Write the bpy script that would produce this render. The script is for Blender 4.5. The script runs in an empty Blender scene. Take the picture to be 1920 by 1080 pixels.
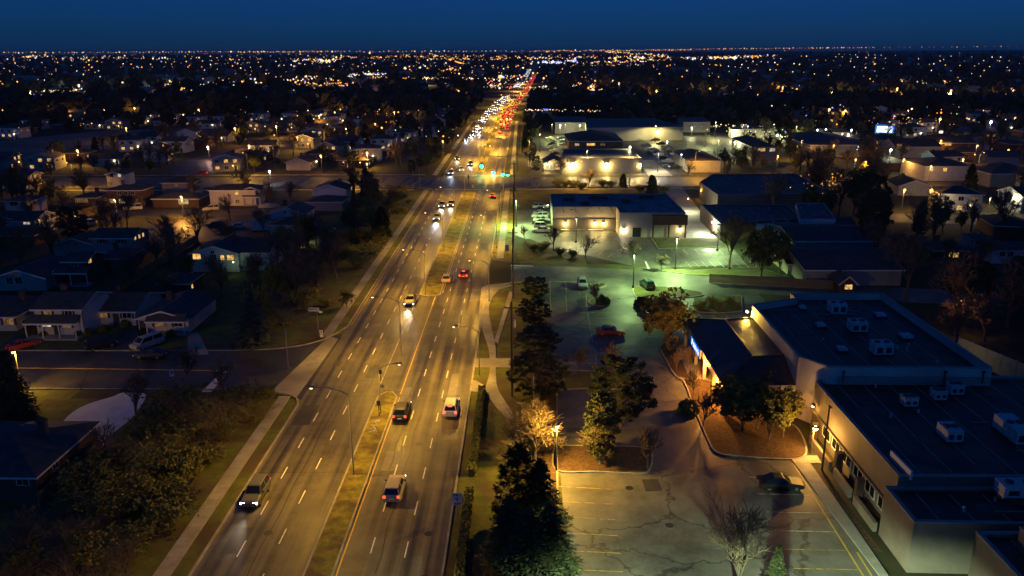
import bpy, math, random
from mathutils import Vector, Matrix

R = math.radians
sc = bpy.context.scene
COL = sc.collection
rnd = random.Random(11)

# ------------------------------------------------------------------ camera
IMW, IMH, FPX = 1920.0, 1080.0, 1500.0      # photograph size and focal length in its pixels
CAM_H = 44.0                                # drone height, metres
VPX, VPY = 983.0, 93.0                      # vanishing point of the avenue (avenue runs along +Y)
ROLL = R(0.27)
PITCH = math.atan((IMH / 2 - VPY) / FPX)
YAW = math.atan((VPX - IMW / 2) / FPX * math.cos(PITCH))
_cp, _sp = math.cos(PITCH), math.sin(PITCH)
_rz = Matrix.Rotation(YAW, 3, 'Z')
_rt = _rz @ Vector((1, 0, 0)); _up = _rz @ Vector((0, _sp, _cp)); _fw = _rz @ Vector((0, _cp, -_sp))
_c, _s = math.cos(ROLL), math.sin(ROLL)
CRIGHT = _rt * _c - _up * _s
CUP = _rt * _s + _up * _c
cam_data = bpy.data.cameras.new('camera')
cam_data.sensor_width = 36.0
cam_data.lens = FPX / IMW * 36.0
cam_data.clip_start = 1.0
cam_data.clip_end = 40000.0
cam = bpy.data.objects.new('camera', cam_data)
COL.objects.link(cam)
cam.matrix_world = Matrix(((CRIGHT.x, CUP.x, -_fw.x, 0), (CRIGHT.y, CUP.y, -_fw.y, 0),
                           (CRIGHT.z, CUP.z, -_fw.z, CAM_H), (0, 0, 0, 1)))
sc.camera = cam

# ------------------------------------------------------------------ sky (after sunset, glow behind the camera)
world = bpy.data.worlds.new('World')
sc.world = world
world.use_nodes = True
wn = world.node_tree
sky = wn.nodes.new('ShaderNodeTexSky')
sky.sky_type = 'NISHITA'
sky.sun_disc = False
sky.sun_elevation = R(11.0)
sky.sun_rotation = R(190)
sky.ozone_density = 6.0
tint = wn.nodes.new('ShaderNodeMix'); tint.data_type = 'RGBA'; tint.blend_type = 'MULTIPLY'
tint.inputs[0].default_value = 1.0
tint.inputs[7].default_value = (0.040, 0.30, 1.0, 1)
wn.links.new(sky.outputs[0], tint.inputs[6])
airglow = wn.nodes.new('ShaderNodeMix'); airglow.data_type = 'RGBA'; airglow.blend_type = 'ADD'   # even dusk and city glow of the whole sky
airglow.inputs[0].default_value = 1.0
airglow.inputs[7].default_value = (0.06, 0.38, 1.10, 1)
wn.links.new(tint.outputs[2], airglow.inputs[6])
wn.links.new(airglow.outputs[2], wn.nodes['Background'].inputs[0])
wn.nodes['Background'].inputs[1].default_value = 0.05 * 0.62
sc.view_settings.view_transform = 'Standard'
sc.view_settings.look = 'None'
sc.view_settings.exposure = 0.0
sc.view_settings.gamma = 1.0
sc.view_settings.use_curve_mapping = False
sc.cycles.use_denoising = True
sc.cycles.max_bounces = 3
sc.cycles.diffuse_bounces = 1
sc.cycles.glossy_bounces = 2
sc.cycles.transmission_bounces = 2
sc.cycles.sample_clamp_indirect = 0.6
sc.cycles.sample_clamp_direct = 0.0
sc.cycles.use_light_tree = True
sc.cycles.use_adaptive_sampling = True
sc.cycles.adaptive_threshold = 0.02
sc.cycles.caustics_reflective = False
sc.cycles.caustics_refractive = False


def G(px, py, z=0.0):
    """Point of the plan at height z that the survey photograph shows at pixel (px, py)."""
    u = (px - IMW / 2) / FPX; v = (IMH / 2 - py) / FPX
    d = CRIGHT * u + CUP * v + _fw
    t = (CAM_H - z) / -d.z
    return Vector((d.x * t, d.y * t, z))


def depth_of(p):
    return (Vector(p) - Vector((0, 0, CAM_H))).dot(_fw)


# ------------------------------------------------------------------ scene helpers
def tag(o, label=None, cat=None, group=None, kind=None):
    if label: o['label'] = label
    if cat: o['category'] = cat
    if group: o['group'] = group
    if kind: o['kind'] = kind
    return o


def thing(name, label, cat, loc=(0, 0, 0), rz=0.0, group=None):
    o = bpy.data.objects.new(name, None)
    COL.objects.link(o)
    o.empty_display_size = 0.3
    o.location = loc
    o.rotation_euler = (0, 0, rz)
    return tag(o, label, cat, group)


def obj(name, mesh, parent=None, loc=None, rz=None, scale=None):
    o = bpy.data.objects.new(name, mesh)
    COL.objects.link(o)
    if parent is not None: o.parent = parent
    if loc is not None: o.location = loc
    if rz is not None: o.rotation_euler = (0, 0, rz)
    if scale is not None: o.scale = scale
    return o


def copy_tree(o, parent=None):
    c = o.copy()
    COL.objects.link(c)
    c.parent = parent
    for ch in o.children:
        copy_tree(ch, c)
    return c


class MB:
    """collects faces; build() links them as ONE mesh object"""
    def __init__(self):
        self.v = []; self.f = []; self.m = []

    def face(self, pts, mi=0):
        i = len(self.v)
        self.v.extend([tuple(p) for p in pts])
        self.f.append(tuple(range(i, i + len(pts))))
        self.m.append(mi)

    def box(self, x0, x1, y0, y1, z0, z1, mi=0):
        i = len(self.v)
        self.v.extend([(x0, y0, z0), (x1, y0, z0), (x1, y1, z0), (x0, y1, z0),
                       (x0, y0, z1), (x1, y0, z1), (x1, y1, z1), (x0, y1, z1)])
        for q in ((0, 3, 2, 1), (4, 5, 6, 7), (0, 1, 5, 4), (1, 2, 6, 5), (2, 3, 7, 6), (3, 0, 4, 7)):
            self.f.append(tuple(i + k for k in q)); self.m.append(mi)
        return self

    def prism(self, poly, z0, z1, mi=0, mtop=None, bottom=False):
        a = sum(poly[k - 1][0] * poly[k][1] - poly[k][0] * poly[k - 1][1] for k in range(len(poly)))
        if a < 0: poly = poly[::-1]
        n = len(poly); i = len(self.v)
        self.v.extend([(p[0], p[1], z0) for p in poly]); self.v.extend([(p[0], p[1], z1) for p in poly])
        for k in range(n):
            j = (k + 1) % n
            self.f.append((i + k, i + j, i + n + j, i + n + k)); self.m.append(mi)
        self.f.append(tuple(i + n + k for k in range(n))); self.m.append(mi if mtop is None else mtop)
        if bottom:
            self.f.append(tuple(i + k for k in reversed(range(n)))); self.m.append(mi)
        return self

    def sheet(self, poly, z, mi=0):
        a = sum(poly[k - 1][0] * poly[k][1] - poly[k][0] * poly[k - 1][1] for k in range(len(poly)))
        if a < 0: poly = poly[::-1]
        self.face([(p[0], p[1], z) for p in poly], mi)
        return self

    def tube(self, p, q, r0, r1, n=6, mi=0, cap=True):
        p = Vector(p); q = Vector(q); d = q - p
        if d.length < 1e-6: return self
        d.normalize()
        a = d.orthogonal().normalized(); b = d.cross(a)
        i = len(self.v)
        for (c, r) in ((p, r0), (q, r1)):
            for k in range(n):
                t = 2 * math.pi * k / n
                self.v.append(tuple(c + a * (r * math.cos(t)) + b * (r * math.sin(t))))
        for k in range(n):
            j = (k + 1) % n
            self.f.append((i + k, i + j, i + n + j, i + n + k)); self.m.append(mi)
        if cap:
            self.f.append(tuple(i + k for k in reversed(range(n)))); self.m.append(mi)
            self.f.append(tuple(i + n + k for k in range(n))); self.m.append(mi)
        return self

    def path(self, pts, r, n=6, mi=0):
        for k in range(len(pts) - 1):
            r0 = r[k] if isinstance(r, (list, tuple)) else r
            r1 = r[k + 1] if isinstance(r, (list, tuple)) else r
            self.tube(pts[k], pts[k + 1], r0, r1, n, mi)
        return self

    def ball(self, c, r, n=8, m=5, mi=0, sz=1.0):
        i = len(self.v)
        for a in range(m + 1):
            th = math.pi * a / m
            for b in range(n):
                ph = 2 * math.pi * b / n
                self.v.append((c[0] + r * math.sin(th) * math.cos(ph), c[1] + r * math.sin(th) * math.sin(ph), c[2] + sz * r * math.cos(th)))
        for a in range(m):
            for b in range(n):
                j = (b + 1) % n
                self.f.append((i + a * n + b, i + (a + 1) * n + b, i + (a + 1) * n + j, i + a * n + j)); self.m.append(mi)
        return self

    def mesh(self, name, mats, smooth=False):
        me = bpy.data.meshes.new(name)
        me.from_pydata(self.v, [], self.f)
        if not isinstance(mats, (list, tuple)): mats = [mats]
        for mt in mats: me.materials.append(mt)
        if len(mats) > 1: me.polygons.foreach_set('material_index', self.m)
        if smooth: me.polygons.foreach_set('use_smooth', [True] * len(me.polygons))
        me.update()
        return me

    def build(self, name, mats, parent=None, loc=None, rz=None, smooth=False):
        return obj(name, self.mesh(name, mats, smooth), parent, loc, rz)


# ------------------------------------------------------------------ materials (all procedural)
def _bsdf(name):
    m = bpy.data.materials.new(name)
    m.use_nodes = True
    return m, m.node_tree, m.node_tree.nodes['Principled BSDF']


def plain(name, c, rough=0.7, metal=0.0, coat=0.0):
    m, nt, b = _bsdf(name)
    b.inputs['Base Color'].default_value = (*c, 1)
    b.inputs['Roughness'].default_value = rough
    b.inputs['Metallic'].default_value = metal
    b.inputs['Coat Weight'].default_value = coat
    return m


def noisy(name, c1, c2, scale=1.0, rough=(0.7, 0.9), stretch=(1, 1, 1), bump=0.0, bscale=None, detail=6.0, c3=None, s3=0.1, coords='Object', lo=0.35, hi=0.65):
    m, nt, b = _bsdf(name)
    N = nt.nodes; L = nt.links
    tc = N.new('ShaderNodeTexCoord'); mp = N.new('ShaderNodeMapping'); mp.inputs['Scale'].default_value = stretch
    if coords == 'World':
        geo = N.new('ShaderNodeNewGeometry'); L.new(geo.outputs['Position'], mp.inputs[0])
    else:
        L.new(tc.outputs[coords], mp.inputs[0])
    nz = N.new('ShaderNodeTexNoise'); nz.inputs['Scale'].default_value = scale; nz.inputs['Detail'].default_value = detail
    nz.inputs['Roughness'].default_value = 0.62
    L.new(mp.outputs[0], nz.inputs['Vector'])
    cr = N.new('ShaderNodeValToRGB')
    cr.color_ramp.elements[0].position = lo; cr.color_ramp.elements[0].color = (*c1, 1)
    cr.color_ramp.elements[1].position = hi; cr.color_ramp.elements[1].color = (*c2, 1)
    L.new(nz.outputs['Fac'], cr.inputs[0])
    out = cr.outputs[0]
    if c3 is not None:
        n3 = N.new('ShaderNodeTexNoise'); n3.inputs['Scale'].default_value = s3; n3.inputs['Detail'].default_value = 3
        L.new(mp.outputs[0], n3.inputs['Vector'])
        r3 = N.new('ShaderNodeValToRGB'); r3.color_ramp.elements[0].position = 0.45; r3.color_ramp.elements[1].position = 0.62
        L.new(n3.outputs['Fac'], r3.inputs[0])
        mx = N.new('ShaderNodeMix'); mx.data_type = 'RGBA'
        L.new(r3.outputs[0], mx.inputs[0]); L.new(out, mx.inputs[6]); mx.inputs[7].default_value = (*c3, 1)
        out = mx.outputs[2]
    L.new(out, b.inputs['Base Color'])
    mr = N.new('ShaderNodeMapRange'); mr.inputs[3].default_value = rough[0]; mr.inputs[4].default_value = rough[1]
    L.new(nz.outputs['Fac'], mr.inputs[0]); L.new(mr.outputs[0], b.inputs['Roughness'])
    if bump:
        nb = N.new('ShaderNodeTexNoise'); nb.inputs['Scale'].default_value = bscale or scale * 6; nb.inputs['Detail'].default_value = 3
        L.new(mp.outputs[0], nb.inputs['Vector'])
        bp = N.new('ShaderNodeBump'); bp.inputs['Strength'].default_value = bump; bp.inputs['Distance'].default_value = 0.1
        L.new(nb.outputs['Fac'], bp.inputs['Height']); L.new(bp.outputs[0], b.inputs['Normal'])
    return m


def asphalt(name, base, streak=True, crack=0.0, pale=None):
    m, nt, b = _bsdf(name)
    N = nt.nodes; L = nt.links
    geo = N.new('ShaderNodeNewGeometry')
    mp = N.new('ShaderNodeMapping'); mp.inputs['Scale'].default_value = (1.15, 0.012, 1) if streak else (0.12, 0.12, 1)
    L.new(geo.outputs['Position'], mp.inputs[0])
    n1 = N.new('ShaderNodeTexNoise'); n1.inputs['Scale'].default_value = 1.0; n1.inputs['Detail'].default_value = 4
    L.new(mp.outputs[0], n1.inputs['Vector'])
    n2 = N.new('ShaderNodeTexNoise'); n2.inputs['Scale'].default_value = 0.35; n2.inputs['Detail'].default_value = 8; n2.inputs['Roughness'].default_value = 0.7
    L.new(geo.outputs['Position'], n2.inputs['Vector'])
    n3 = N.new('ShaderNodeTexNoise'); n3.inputs['Scale'].default_value = 9; n3.inputs['Detail'].default_value = 3
    L.new(geo.outputs['Position'], n3.inputs['Vector'])
    add = N.new('ShaderNodeMath'); add.operation = 'ADD'
    c1 = N.new('ShaderNodeMapRange'); c1.inputs[1].default_value = 0.36; c1.inputs[2].default_value = 0.64; c1.inputs[3].default_value = 0.2 if streak else 0.35; c1.inputs[4].default_value = 0.8 if streak else 0.65
    L.new(n1.outputs['Fac'], c1.inputs[0])
    L.new(c1.outputs[0], add.inputs[0]); L.new(n2.outputs['Fac'], add.inputs[1])
    add2 = N.new('ShaderNodeMath'); add2.operation = 'MULTIPLY_ADD'; add2.inputs[1].default_value = 0.35
    L.new(n3.outputs['Fac'], add2.inputs[0]); L.new(add.outputs[0], add2.inputs[2])
    mr = N.new('ShaderNodeMapRange'); mr.inputs[1].default_value = 0.85; mr.inputs[2].default_value = 1.5
    mr.inputs[3].default_value = 0.38; mr.inputs[4].default_value = 1.65
    L.new(add2.outputs[0], mr.inputs[0])
    mul = N.new('ShaderNodeVectorMath'); mul.operation = 'SCALE'; mul.inputs[0].default_value = base
    L.new(mr.outputs[0], mul.inputs['Scale'])
    out = mul.outputs[0]
    if crack:
        vo = N.new('ShaderNodeTexVoronoi'); vo.feature = 'DISTANCE_TO_EDGE'; vo.inputs['Scale'].default_value = crack
        wob = N.new('ShaderNodeTexNoise'); wob.inputs['Scale'].default_value = 0.7; wob.inputs['Detail'].default_value = 4
        L.new(geo.outputs['Position'], wob.inputs['Vector'])
        vm = N.new('ShaderNodeVectorMath'); vm.operation = 'MULTIPLY_ADD'; vm.inputs[1].default_value = (3, 3, 0)
        L.new(wob.outputs['Color'], vm.inputs[0]); L.new(geo.outputs['Position'], vm.inputs[2])
        L.new(vm.outputs[0], vo.inputs['Vector'])
        cr = N.new('ShaderNodeMapRange'); cr.inputs[1].default_value = 0.0; cr.inputs[2].default_value = 0.012
        cr.inputs[3].default_value = 0.35; cr.inputs[4].default_value = 1.0
        L.new(vo.outputs['Distance'], cr.inputs[0])
        m2 = N.new('ShaderNodeVectorMath'); m2.operation = 'SCALE'
        L.new(out, m2.inputs[0]); L.new(cr.outputs[0], m2.inputs['Scale']); out = m2.outputs[0]
    L.new(out, b.inputs['Base Color'])
    rr = N.new('ShaderNodeMapRange'); rr.inputs[1].default_value = 0.3; rr.inputs[2].default_value = 0.7
    rr.inputs[3].default_value = 0.42; rr.inputs[4].default_value = 0.75
    L.new(n1.outputs['Fac'], rr.inputs[0]); L.new(rr.outputs[0], b.inputs['Roughness'])
    bp = N.new('ShaderNodeBump'); bp.inputs['Strength'].default_value = 0.25; bp.inputs['Distance'].default_value = 0.03
    L.new(n3.outputs['Fac'], bp.inputs['Height']); L.new(bp.outputs[0], b.inputs['Normal'])
    return m


def lined(name, c1, c2, scale, axis='Z', rough=0.75, depth=0.3):
    """siding, shingle courses or brick courses: fine relief and grain on a wall or roof"""
    m, nt, b = _bsdf(name)
    N = nt.nodes; L = nt.links
    tc = N.new('ShaderNodeTexCoord')
    wv = N.new('ShaderNodeTexWave'); wv.wave_type = 'BANDS'; wv.bands_direction = axis; wv.wave_profile = 'SAW'
    wv.inputs['Scale'].default_value = scale; wv.inputs['Distortion'].default_value = 0.4
    L.new(tc.outputs['Object'], wv.inputs['Vector'])
    nz = N.new('ShaderNodeTexNoise'); nz.inputs['Scale'].default_value = 0.9; nz.inputs['Detail'].default_value = 6
    L.new(tc.outputs['Object'], nz.inputs['Vector'])
    cr = N.new('ShaderNodeValToRGB')
    cr.color_ramp.elements[0].position = 0.3; cr.color_ramp.elements[0].color = (*c1, 1)
    cr.color_ramp.elements[1].position = 0.7; cr.color_ramp.elements[1].color = (*c2, 1)
    L.new(nz.outputs['Fac'], cr.inputs[0]); L.new(cr.outputs[0], b.inputs['Base Color'])
    bp = N.new('ShaderNodeBump'); bp.inputs['Strength'].default_value = depth; bp.inputs['Distance'].default_value = 0.04
    L.new(wv.outputs['Fac'], bp.inputs['Height']); L.new(bp.outputs[0], b.inputs['Normal'])
    b.inputs['Roughness'].default_value = rough
    return m


def glow(name, c, s):
    m = bpy.data.materials.new(name)
    m.use_nodes = True
    nt = m.node_tree
    nt.nodes.clear()
    e = nt.nodes.new('ShaderNodeEmission'); o = nt.nodes.new('ShaderNodeOutputMaterial')
    e.inputs[0].default_value = (*c, 1); e.inputs[1].default_value = s
    nt.links.new(e.outputs[0], o.inputs[0])
    m.cycles.emission_sampling = 'NONE'
    return m


def litwin(name, c, s):
    """a lit window: curtain folds and a darker room, giving off warm light"""
    m = bpy.data.materials.new(name)
    m.use_nodes = True
    nt = m.node_tree; N = nt.nodes; L = nt.links
    N.clear()
    tc = N.new('ShaderNodeTexCoord')
    oi = N.new('ShaderNodeObjectInfo')
    nz = N.new('ShaderNodeTexNoise'); nz.noise_dimensions = '4D'; nz.inputs['Scale'].default_value = 2.2; nz.inputs['Detail'].default_value = 1
    wmul = N.new('ShaderNodeMath'); wmul.operation = 'MULTIPLY'; wmul.inputs[1].default_value = 40
    L.new(oi.outputs['Random'], wmul.inputs[0]); L.new(wmul.outputs[0], nz.inputs['W'])
    L.new(tc.outputs['Object'], nz.inputs['Vector'])
    mr = N.new('ShaderNodeMapRange'); mr.inputs[1].default_value = 0.35; mr.inputs[2].default_value = 0.7
    mr.inputs[3].default_value = 0.35 * s; mr.inputs[4].default_value = 1.5 * s
    L.new(nz.outputs['Fac'], mr.inputs[0])
    e = N.new('ShaderNodeEmission'); o = N.new('ShaderNodeOutputMaterial')
    e.inputs[0].default_value = (*c, 1)
    L.new(mr.outputs[0], e.inputs[1]); L.new(e.outputs[0], o.inputs[0])
    m.cycles.emission_sampling = 'NONE'
    return m


M = {}
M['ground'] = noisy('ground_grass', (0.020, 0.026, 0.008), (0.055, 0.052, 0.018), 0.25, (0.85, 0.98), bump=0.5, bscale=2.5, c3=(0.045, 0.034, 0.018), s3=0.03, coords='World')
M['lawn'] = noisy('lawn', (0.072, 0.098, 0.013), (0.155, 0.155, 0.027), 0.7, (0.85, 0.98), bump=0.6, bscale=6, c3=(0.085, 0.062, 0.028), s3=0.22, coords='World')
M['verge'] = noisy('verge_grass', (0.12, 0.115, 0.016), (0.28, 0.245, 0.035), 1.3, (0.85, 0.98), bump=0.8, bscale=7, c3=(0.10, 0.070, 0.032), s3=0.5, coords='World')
M['mulch'] = noisy('mulch', (0.05, 0.026, 0.013), (0.13, 0.075, 0.036), 3.0, (0.9, 1.0), bump=0.9, bscale=9, coords='World')
M['field'] = noisy('dry_field', (0.12, 0.10, 0.085), (0.26, 0.22, 0.18), 0.06, (0.9, 1.0), stretch=(0.35, 1, 1), bump=0.3, coords='World')
M['road'] = asphalt('road_asphalt', (0.095, 0.084, 0.066))
M['street'] = asphalt('street_asphalt', (0.055, 0.053, 0.052), streak=False, crack=0.06)
M['lot'] = asphalt('lot_asphalt', (0.135, 0.130, 0.112), streak=False, crack=0.075)
M['concrete'] = noisy('concrete', (0.27, 0.25, 0.215), (0.42, 0.395, 0.345), 0.6, (0.7, 0.9), bump=0.2, bscale=8, c3=(0.22, 0.20, 0.17), s3=0.15, coords='World')
M['kerb'] = noisy('kerb_concrete', (0.24, 0.225, 0.19), (0.40, 0.375, 0.32), 0.8, (0.7, 0.9), coords='World')
M['dark_line'] = plain('dark_road_line', (0.018, 0.017, 0.016), 0.6)
M['white_paint'] = noisy('white_road_paint', (0.42, 0.40, 0.36), (0.78, 0.76, 0.70), 2.5, (0.5, 0.7), coords='World', lo=0.3, hi=0.5)
M['yellow_paint'] = noisy('yellow_road_paint', (0.36, 0.22, 0.03), (0.72, 0.46, 0.06), 2.5, (0.5, 0.7), coords='World', lo=0.3, hi=0.5)
M['worn_yellow'] = noisy('worn_yellow_paint', (0.14, 0.10, 0.04), (0.60, 0.40, 0.07), 1.8, (0.5, 0.8), coords='World', lo=0.36, hi=0.56)
M['faint_paint'] = noisy('worn_road_paint', (0.10, 0.095, 0.075), (0.62, 0.58, 0.44), 1.6, (0.5, 0.8), coords='World', lo=0.38, hi=0.55)
M['precast'] = noisy('painted_block_wall', (0.17, 0.142, 0.118), (0.25, 0.215, 0.185), 0.35, (0.75, 0.9), c3=(0.14, 0.118, 0.10), s3=0.12)
M['parapet_wall'] = noisy('pale_parapet_wall', (0.50, 0.46, 0.43), (0.62, 0.58, 0.55), 0.3, (0.75, 0.9), c3=(0.42, 0.38, 0.36), s3=0.12)
M['store_wall'] = noisy('store_precast', (0.48, 0.44, 0.35), (0.58, 0.54, 0.44), 0.25, (0.75, 0.9), c3=(0.44, 0.40, 0.32), s3=0.1)
M['brown_band'] = noisy('brown_fascia', (0.10, 0.06, 0.04), (0.17, 0.10, 0.065), 0.6)
M['flat_roof'] = noisy('flat_roof_membrane', (0.026, 0.021, 0.014), (0.115, 0.096, 0.066), 0.13, (0.3, 0.85), c3=(0.045, 0.038, 0.026), s3=0.3, bump=0.2, lo=0.4, hi=0.62)
M['blue_roof'] = noisy('wet_gravel_roof', (0.08, 0.085, 0.09), (0.26, 0.27, 0.28), 0.16, (0.25, 0.8), c3=(0.06, 0.06, 0.065), s3=0.28)
M['shingle'] = lined('dark_shingles', (0.060, 0.050, 0.041), (0.115, 0.098, 0.082), 2.6, 'Z', 0.82, 0.5)
M['shingle_b'] = lined('brown_shingles', (0.065, 0.048, 0.038), (0.11, 0.085, 0.068), 2.6, 'Z', 0.82, 0.5)
M['shingle_g'] = lined('grey_shingles', (0.075, 0.070, 0.066), (0.13, 0.12, 0.11), 2.6, 'Z', 0.82, 0.5)
M['glazed'] = lined('glossy_metal_tiles', (0.050, 0.032, 0.022), (0.085, 0.056, 0.04), 1.1, 'Y', 0.38, 0.55)
M['siding_w'] = lined('white_siding', (0.60, 0.57, 0.55), (0.72, 0.69, 0.66), 2.4, 'Z', 0.6, 0.5)
M['siding_b'] = lined('pale_blue_siding', (0.42, 0.50, 0.58), (0.52, 0.60, 0.68), 2.4, 'Z', 0.6, 0.5)
M['siding_c'] = lined('cream_siding', (0.50, 0.45, 0.36), (0.62, 0.56, 0.46), 2.4, 'Z', 0.6, 0.5)
M['brick'] = lined('brown_brick', (0.12, 0.062, 0.042), (0.20, 0.11, 0.075), 4.0, 'Z', 0.85, 0.4)
M['brick_d'] = lined('dark_brick', (0.075, 0.048, 0.038), (0.12, 0.08, 0.062), 4.0, 'Z', 0.85, 0.4)
M['stucco'] = noisy('grey_stucco', (0.26, 0.25, 0.24), (0.34, 0.33, 0.31), 0.6)
M['trim'] = plain('white_trim', (0.72, 0.71, 0.69), 0.5)
M['dark_trim'] = plain('dark_trim', (0.03, 0.032, 0.036), 0.5)
M['shutter'] = plain('dark_shutter', (0.035, 0.045, 0.055), 0.6)
M['glass'] = plain('dark_glass', (0.012, 0.016, 0.022), 0.08)
M['warm_win'] = litwin('warm_lit_window', (1.0, 0.56, 0.14), 0.95)
M['pale_win'] = litwin('pale_lit_window', (1.0, 0.78, 0.42), 0.60)
M['dim_win'] = litwin('dim_lit_window', (1.0, 0.50, 0.14), 0.16)
M['wood'] = noisy('fence_wood', (0.16, 0.115, 0.07), (0.27, 0.20, 0.125), 2.0, (0.8, 0.95), stretch=(6, 6, 0.4))
M['steel'] = noisy('galvanised_steel', (0.30, 0.29, 0.28), (0.42, 0.41, 0.40), 1.0, (0.4, 0.55))
M['steel'].node_tree.nodes['Principled BSDF'].inputs['Metallic'].default_value = 0.6
M['pole_wood'] = noisy('utility_pole_wood', (0.055, 0.042, 0.032), (0.10, 0.08, 0.06), 1.5, (0.85, 0.95), stretch=(3, 3, 0.3))
M['hvac'] = noisy('rooftop_unit_metal', (0.40, 0.41, 0.42), (0.60, 0.61, 0.62), 1.3, (0.4, 0.6))
M['pale'] = noisy('pale_paving', (0.62, 0.60, 0.60), (0.80, 0.78, 0.77), 0.5, (0.6, 0.85), coords='World')
M['black'] = plain('black_rubber', (0.012, 0.012, 0.013), 0.75)
M['rim'] = plain('alloy_rim', (0.45, 0.45, 0.46), 0.3, 0.8)
M['plate'] = plain('number_plate', (0.75, 0.75, 0.72), 0.5)
M['bark'] = noisy('bark', (0.075, 0.058, 0.042), (0.15, 0.12, 0.09), 2.0, (0.85, 0.95), stretch=(4, 4, 0.8))
M['twig'] = noisy('twigs', (0.10, 0.072, 0.048), (0.20, 0.15, 0.10), 1.0, (0.85, 0.95))
M['needle'] = noisy('pine_needles', (0.022, 0.034, 0.012), (0.060, 0.075, 0.026), 1.2, (0.6, 0.85))
M['needle_b'] = noisy('blue_spruce_needles', (0.045, 0.065, 0.055), (0.10, 0.125, 0.10), 1.2, (0.6, 0.85))
M['leaf'] = noisy('yellowing_leaves', (0.15, 0.14, 0.018), (0.29, 0.255, 0.035), 1.4, (0.5, 0.8))
M['leaf_d'] = noisy('dull_leaves', (0.075, 0.095, 0.016), (0.16, 0.165, 0.03), 1.2, (0.6, 0.85))
M['dry'] = noisy('dry_stems', (0.15, 0.115, 0.06), (0.28, 0.225, 0.13), 1.4, (0.8, 0.95))
M['far_leaf'] = noisy('far_foliage', (0.030, 0.030, 0.022), (0.080, 0.074, 0.050), 0.05, (0.9, 1.0), coords='World')
M['sodium'] = glow('sodium_lamp', (1.0, 0.50, 0.12), 6)
M['sodium_far'] = glow('sodium_lamp_far', (1.0, 0.42, 0.08), 3)
M['halide'] = glow('metal_halide_lamp', (0.86, 1.0, 0.62), 14)
M['warm_lamp'] = glow('warm_wall_lamp', (1.0, 0.78, 0.40), 14)
M['cool_lamp'] = glow('cool_lamp', (0.80, 0.86, 1.0), 10)
M['head_on'] = glow('headlight_on', (0.95, 0.95, 1.0), 16)
M['head_blue'] = glow('headlight_blue_white', (0.55, 0.70, 1.0), 16)
M['tail_on'] = glow('tail_light_on', (1.0, 0.06, 0.025), 3.2)
M['brake_on'] = glow('brake_light_on', (1.0, 0.05, 0.03), 7)
M['green_on'] = glow('green_signal', (0.02, 1.0, 0.45), 14)
M['sign_blue'] = glow('blue_lit_sign', (0.02, 0.16, 1.0), 1.3)
M['sign_white'] = glow('white_lit_lettering', (0.75, 0.88, 1.0), 2.0)
M['screen'] = glow('white_lit_screen', (0.80, 0.92, 1.0), 3.0)
M['screen_blue'] = glow('blue_screen_edge', (0.03, 0.16, 0.95), 1.6)
M['head_off'] = plain('headlight_off', (0.55, 0.56, 0.58), 0.15)
M['tail_off'] = plain('tail_light_off', (0.25, 0.012, 0.010), 0.2)
M['sign_face'] = plain('sign_face_white', (0.75, 0.74, 0.72), 0.45)
M['sign_ink'] = plain('sign_black', (0.02, 0.02, 0.02), 0.5)
M['sign_navy'] = plain('sign_navy', (0.03, 0.05, 0.22), 0.5)
M['sign_red'] = plain('sign_red', (0.45, 0.03, 0.02), 0.5)
PAINT = {}


def paint(c):
    if c not in PAINT:
        cc = dict(white=(0.62, 0.60, 0.56), black=(0.012, 0.012, 0.013), red=(0.33, 0.022, 0.012), silver=(0.40, 0.40, 0.40),
                  grey=(0.10, 0.105, 0.11), green=(0.02, 0.05, 0.03), navy=(0.012, 0.018, 0.04), beige=(0.42, 0.36, 0.27))[c]
        PAINT[c] = plain(c + '_car_paint', cc, 0.5, 0.0, 0.0)
    return PAINT[c]


SODIUM = (1.0, 0.51, 0.05)
GREENISH = (0.60, 1.0, 0.32)
WARM = (1.0, 0.68, 0.20)
ORANGE = (1.0, 0.42, 0.06)
COOLW = (0.85, 0.92, 1.0)


def light(kind, name, parent, loc, power, color, size=0.3, down=True, rot=None, spot=None):
    d = bpy.data.lights.new(name, kind)
    d.energy = power; d.color = color
    if kind == 'AREA':
        d.shape = 'DISK'; d.size = size
    else:
        d.shadow_soft_size = size
    if kind == 'SPOT' and spot:
        d.spot_size = spot; d.spot_blend = 0.6
    o = bpy.data.objects.new(name, d)
    COL.objects.link(o)
    o.parent = parent; o.location = loc
    if rot is not None: o.rotation_euler = rot
    return o
# ================================================================== SETTING: ground, roads, lots
def struct(o):
    o['kind'] = 'structure'
    return o


def P2(pts):
    return [(G(*p).x, G(*p).y) for p in pts]


def flat(name, poly, z, mat):
    return struct(MB().sheet(poly, z).build(name, mat))


def smooth_line(pts, n=6):
    """Catmull-Rom through 2D points"""
    out = []
    P = [pts[0]] + list(pts) + [pts[-1]]
    for i in range(1, len(P) - 2):
        for k in range(n):
            t = k / n
            a, b, c, d = [Vector(P[i + j][:2]) for j in (-1, 0, 1, 2)]
            q = 0.5 * ((2 * b) + (c - a) * t + (2 * a - 5 * b + 4 * c - d) * t * t + (3 * b - a - 3 * c + d) * t ** 3)
            out.append((q.x, q.y))
    out.append(tuple(pts[-1][:2]))
    return out


def offset_line(pts, d):
    out = []
    for i, p in enumerate(pts):
        a = Vector(pts[max(0, i - 1)]); b = Vector(pts[min(len(pts) - 1, i + 1)])
        t = (b - a)
        if t.length < 1e-6: t = Vector((0, 1))
        t.normalize()
        out.append((p[0] - t.y * d, p[1] + t.x * d))
    return out


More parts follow.
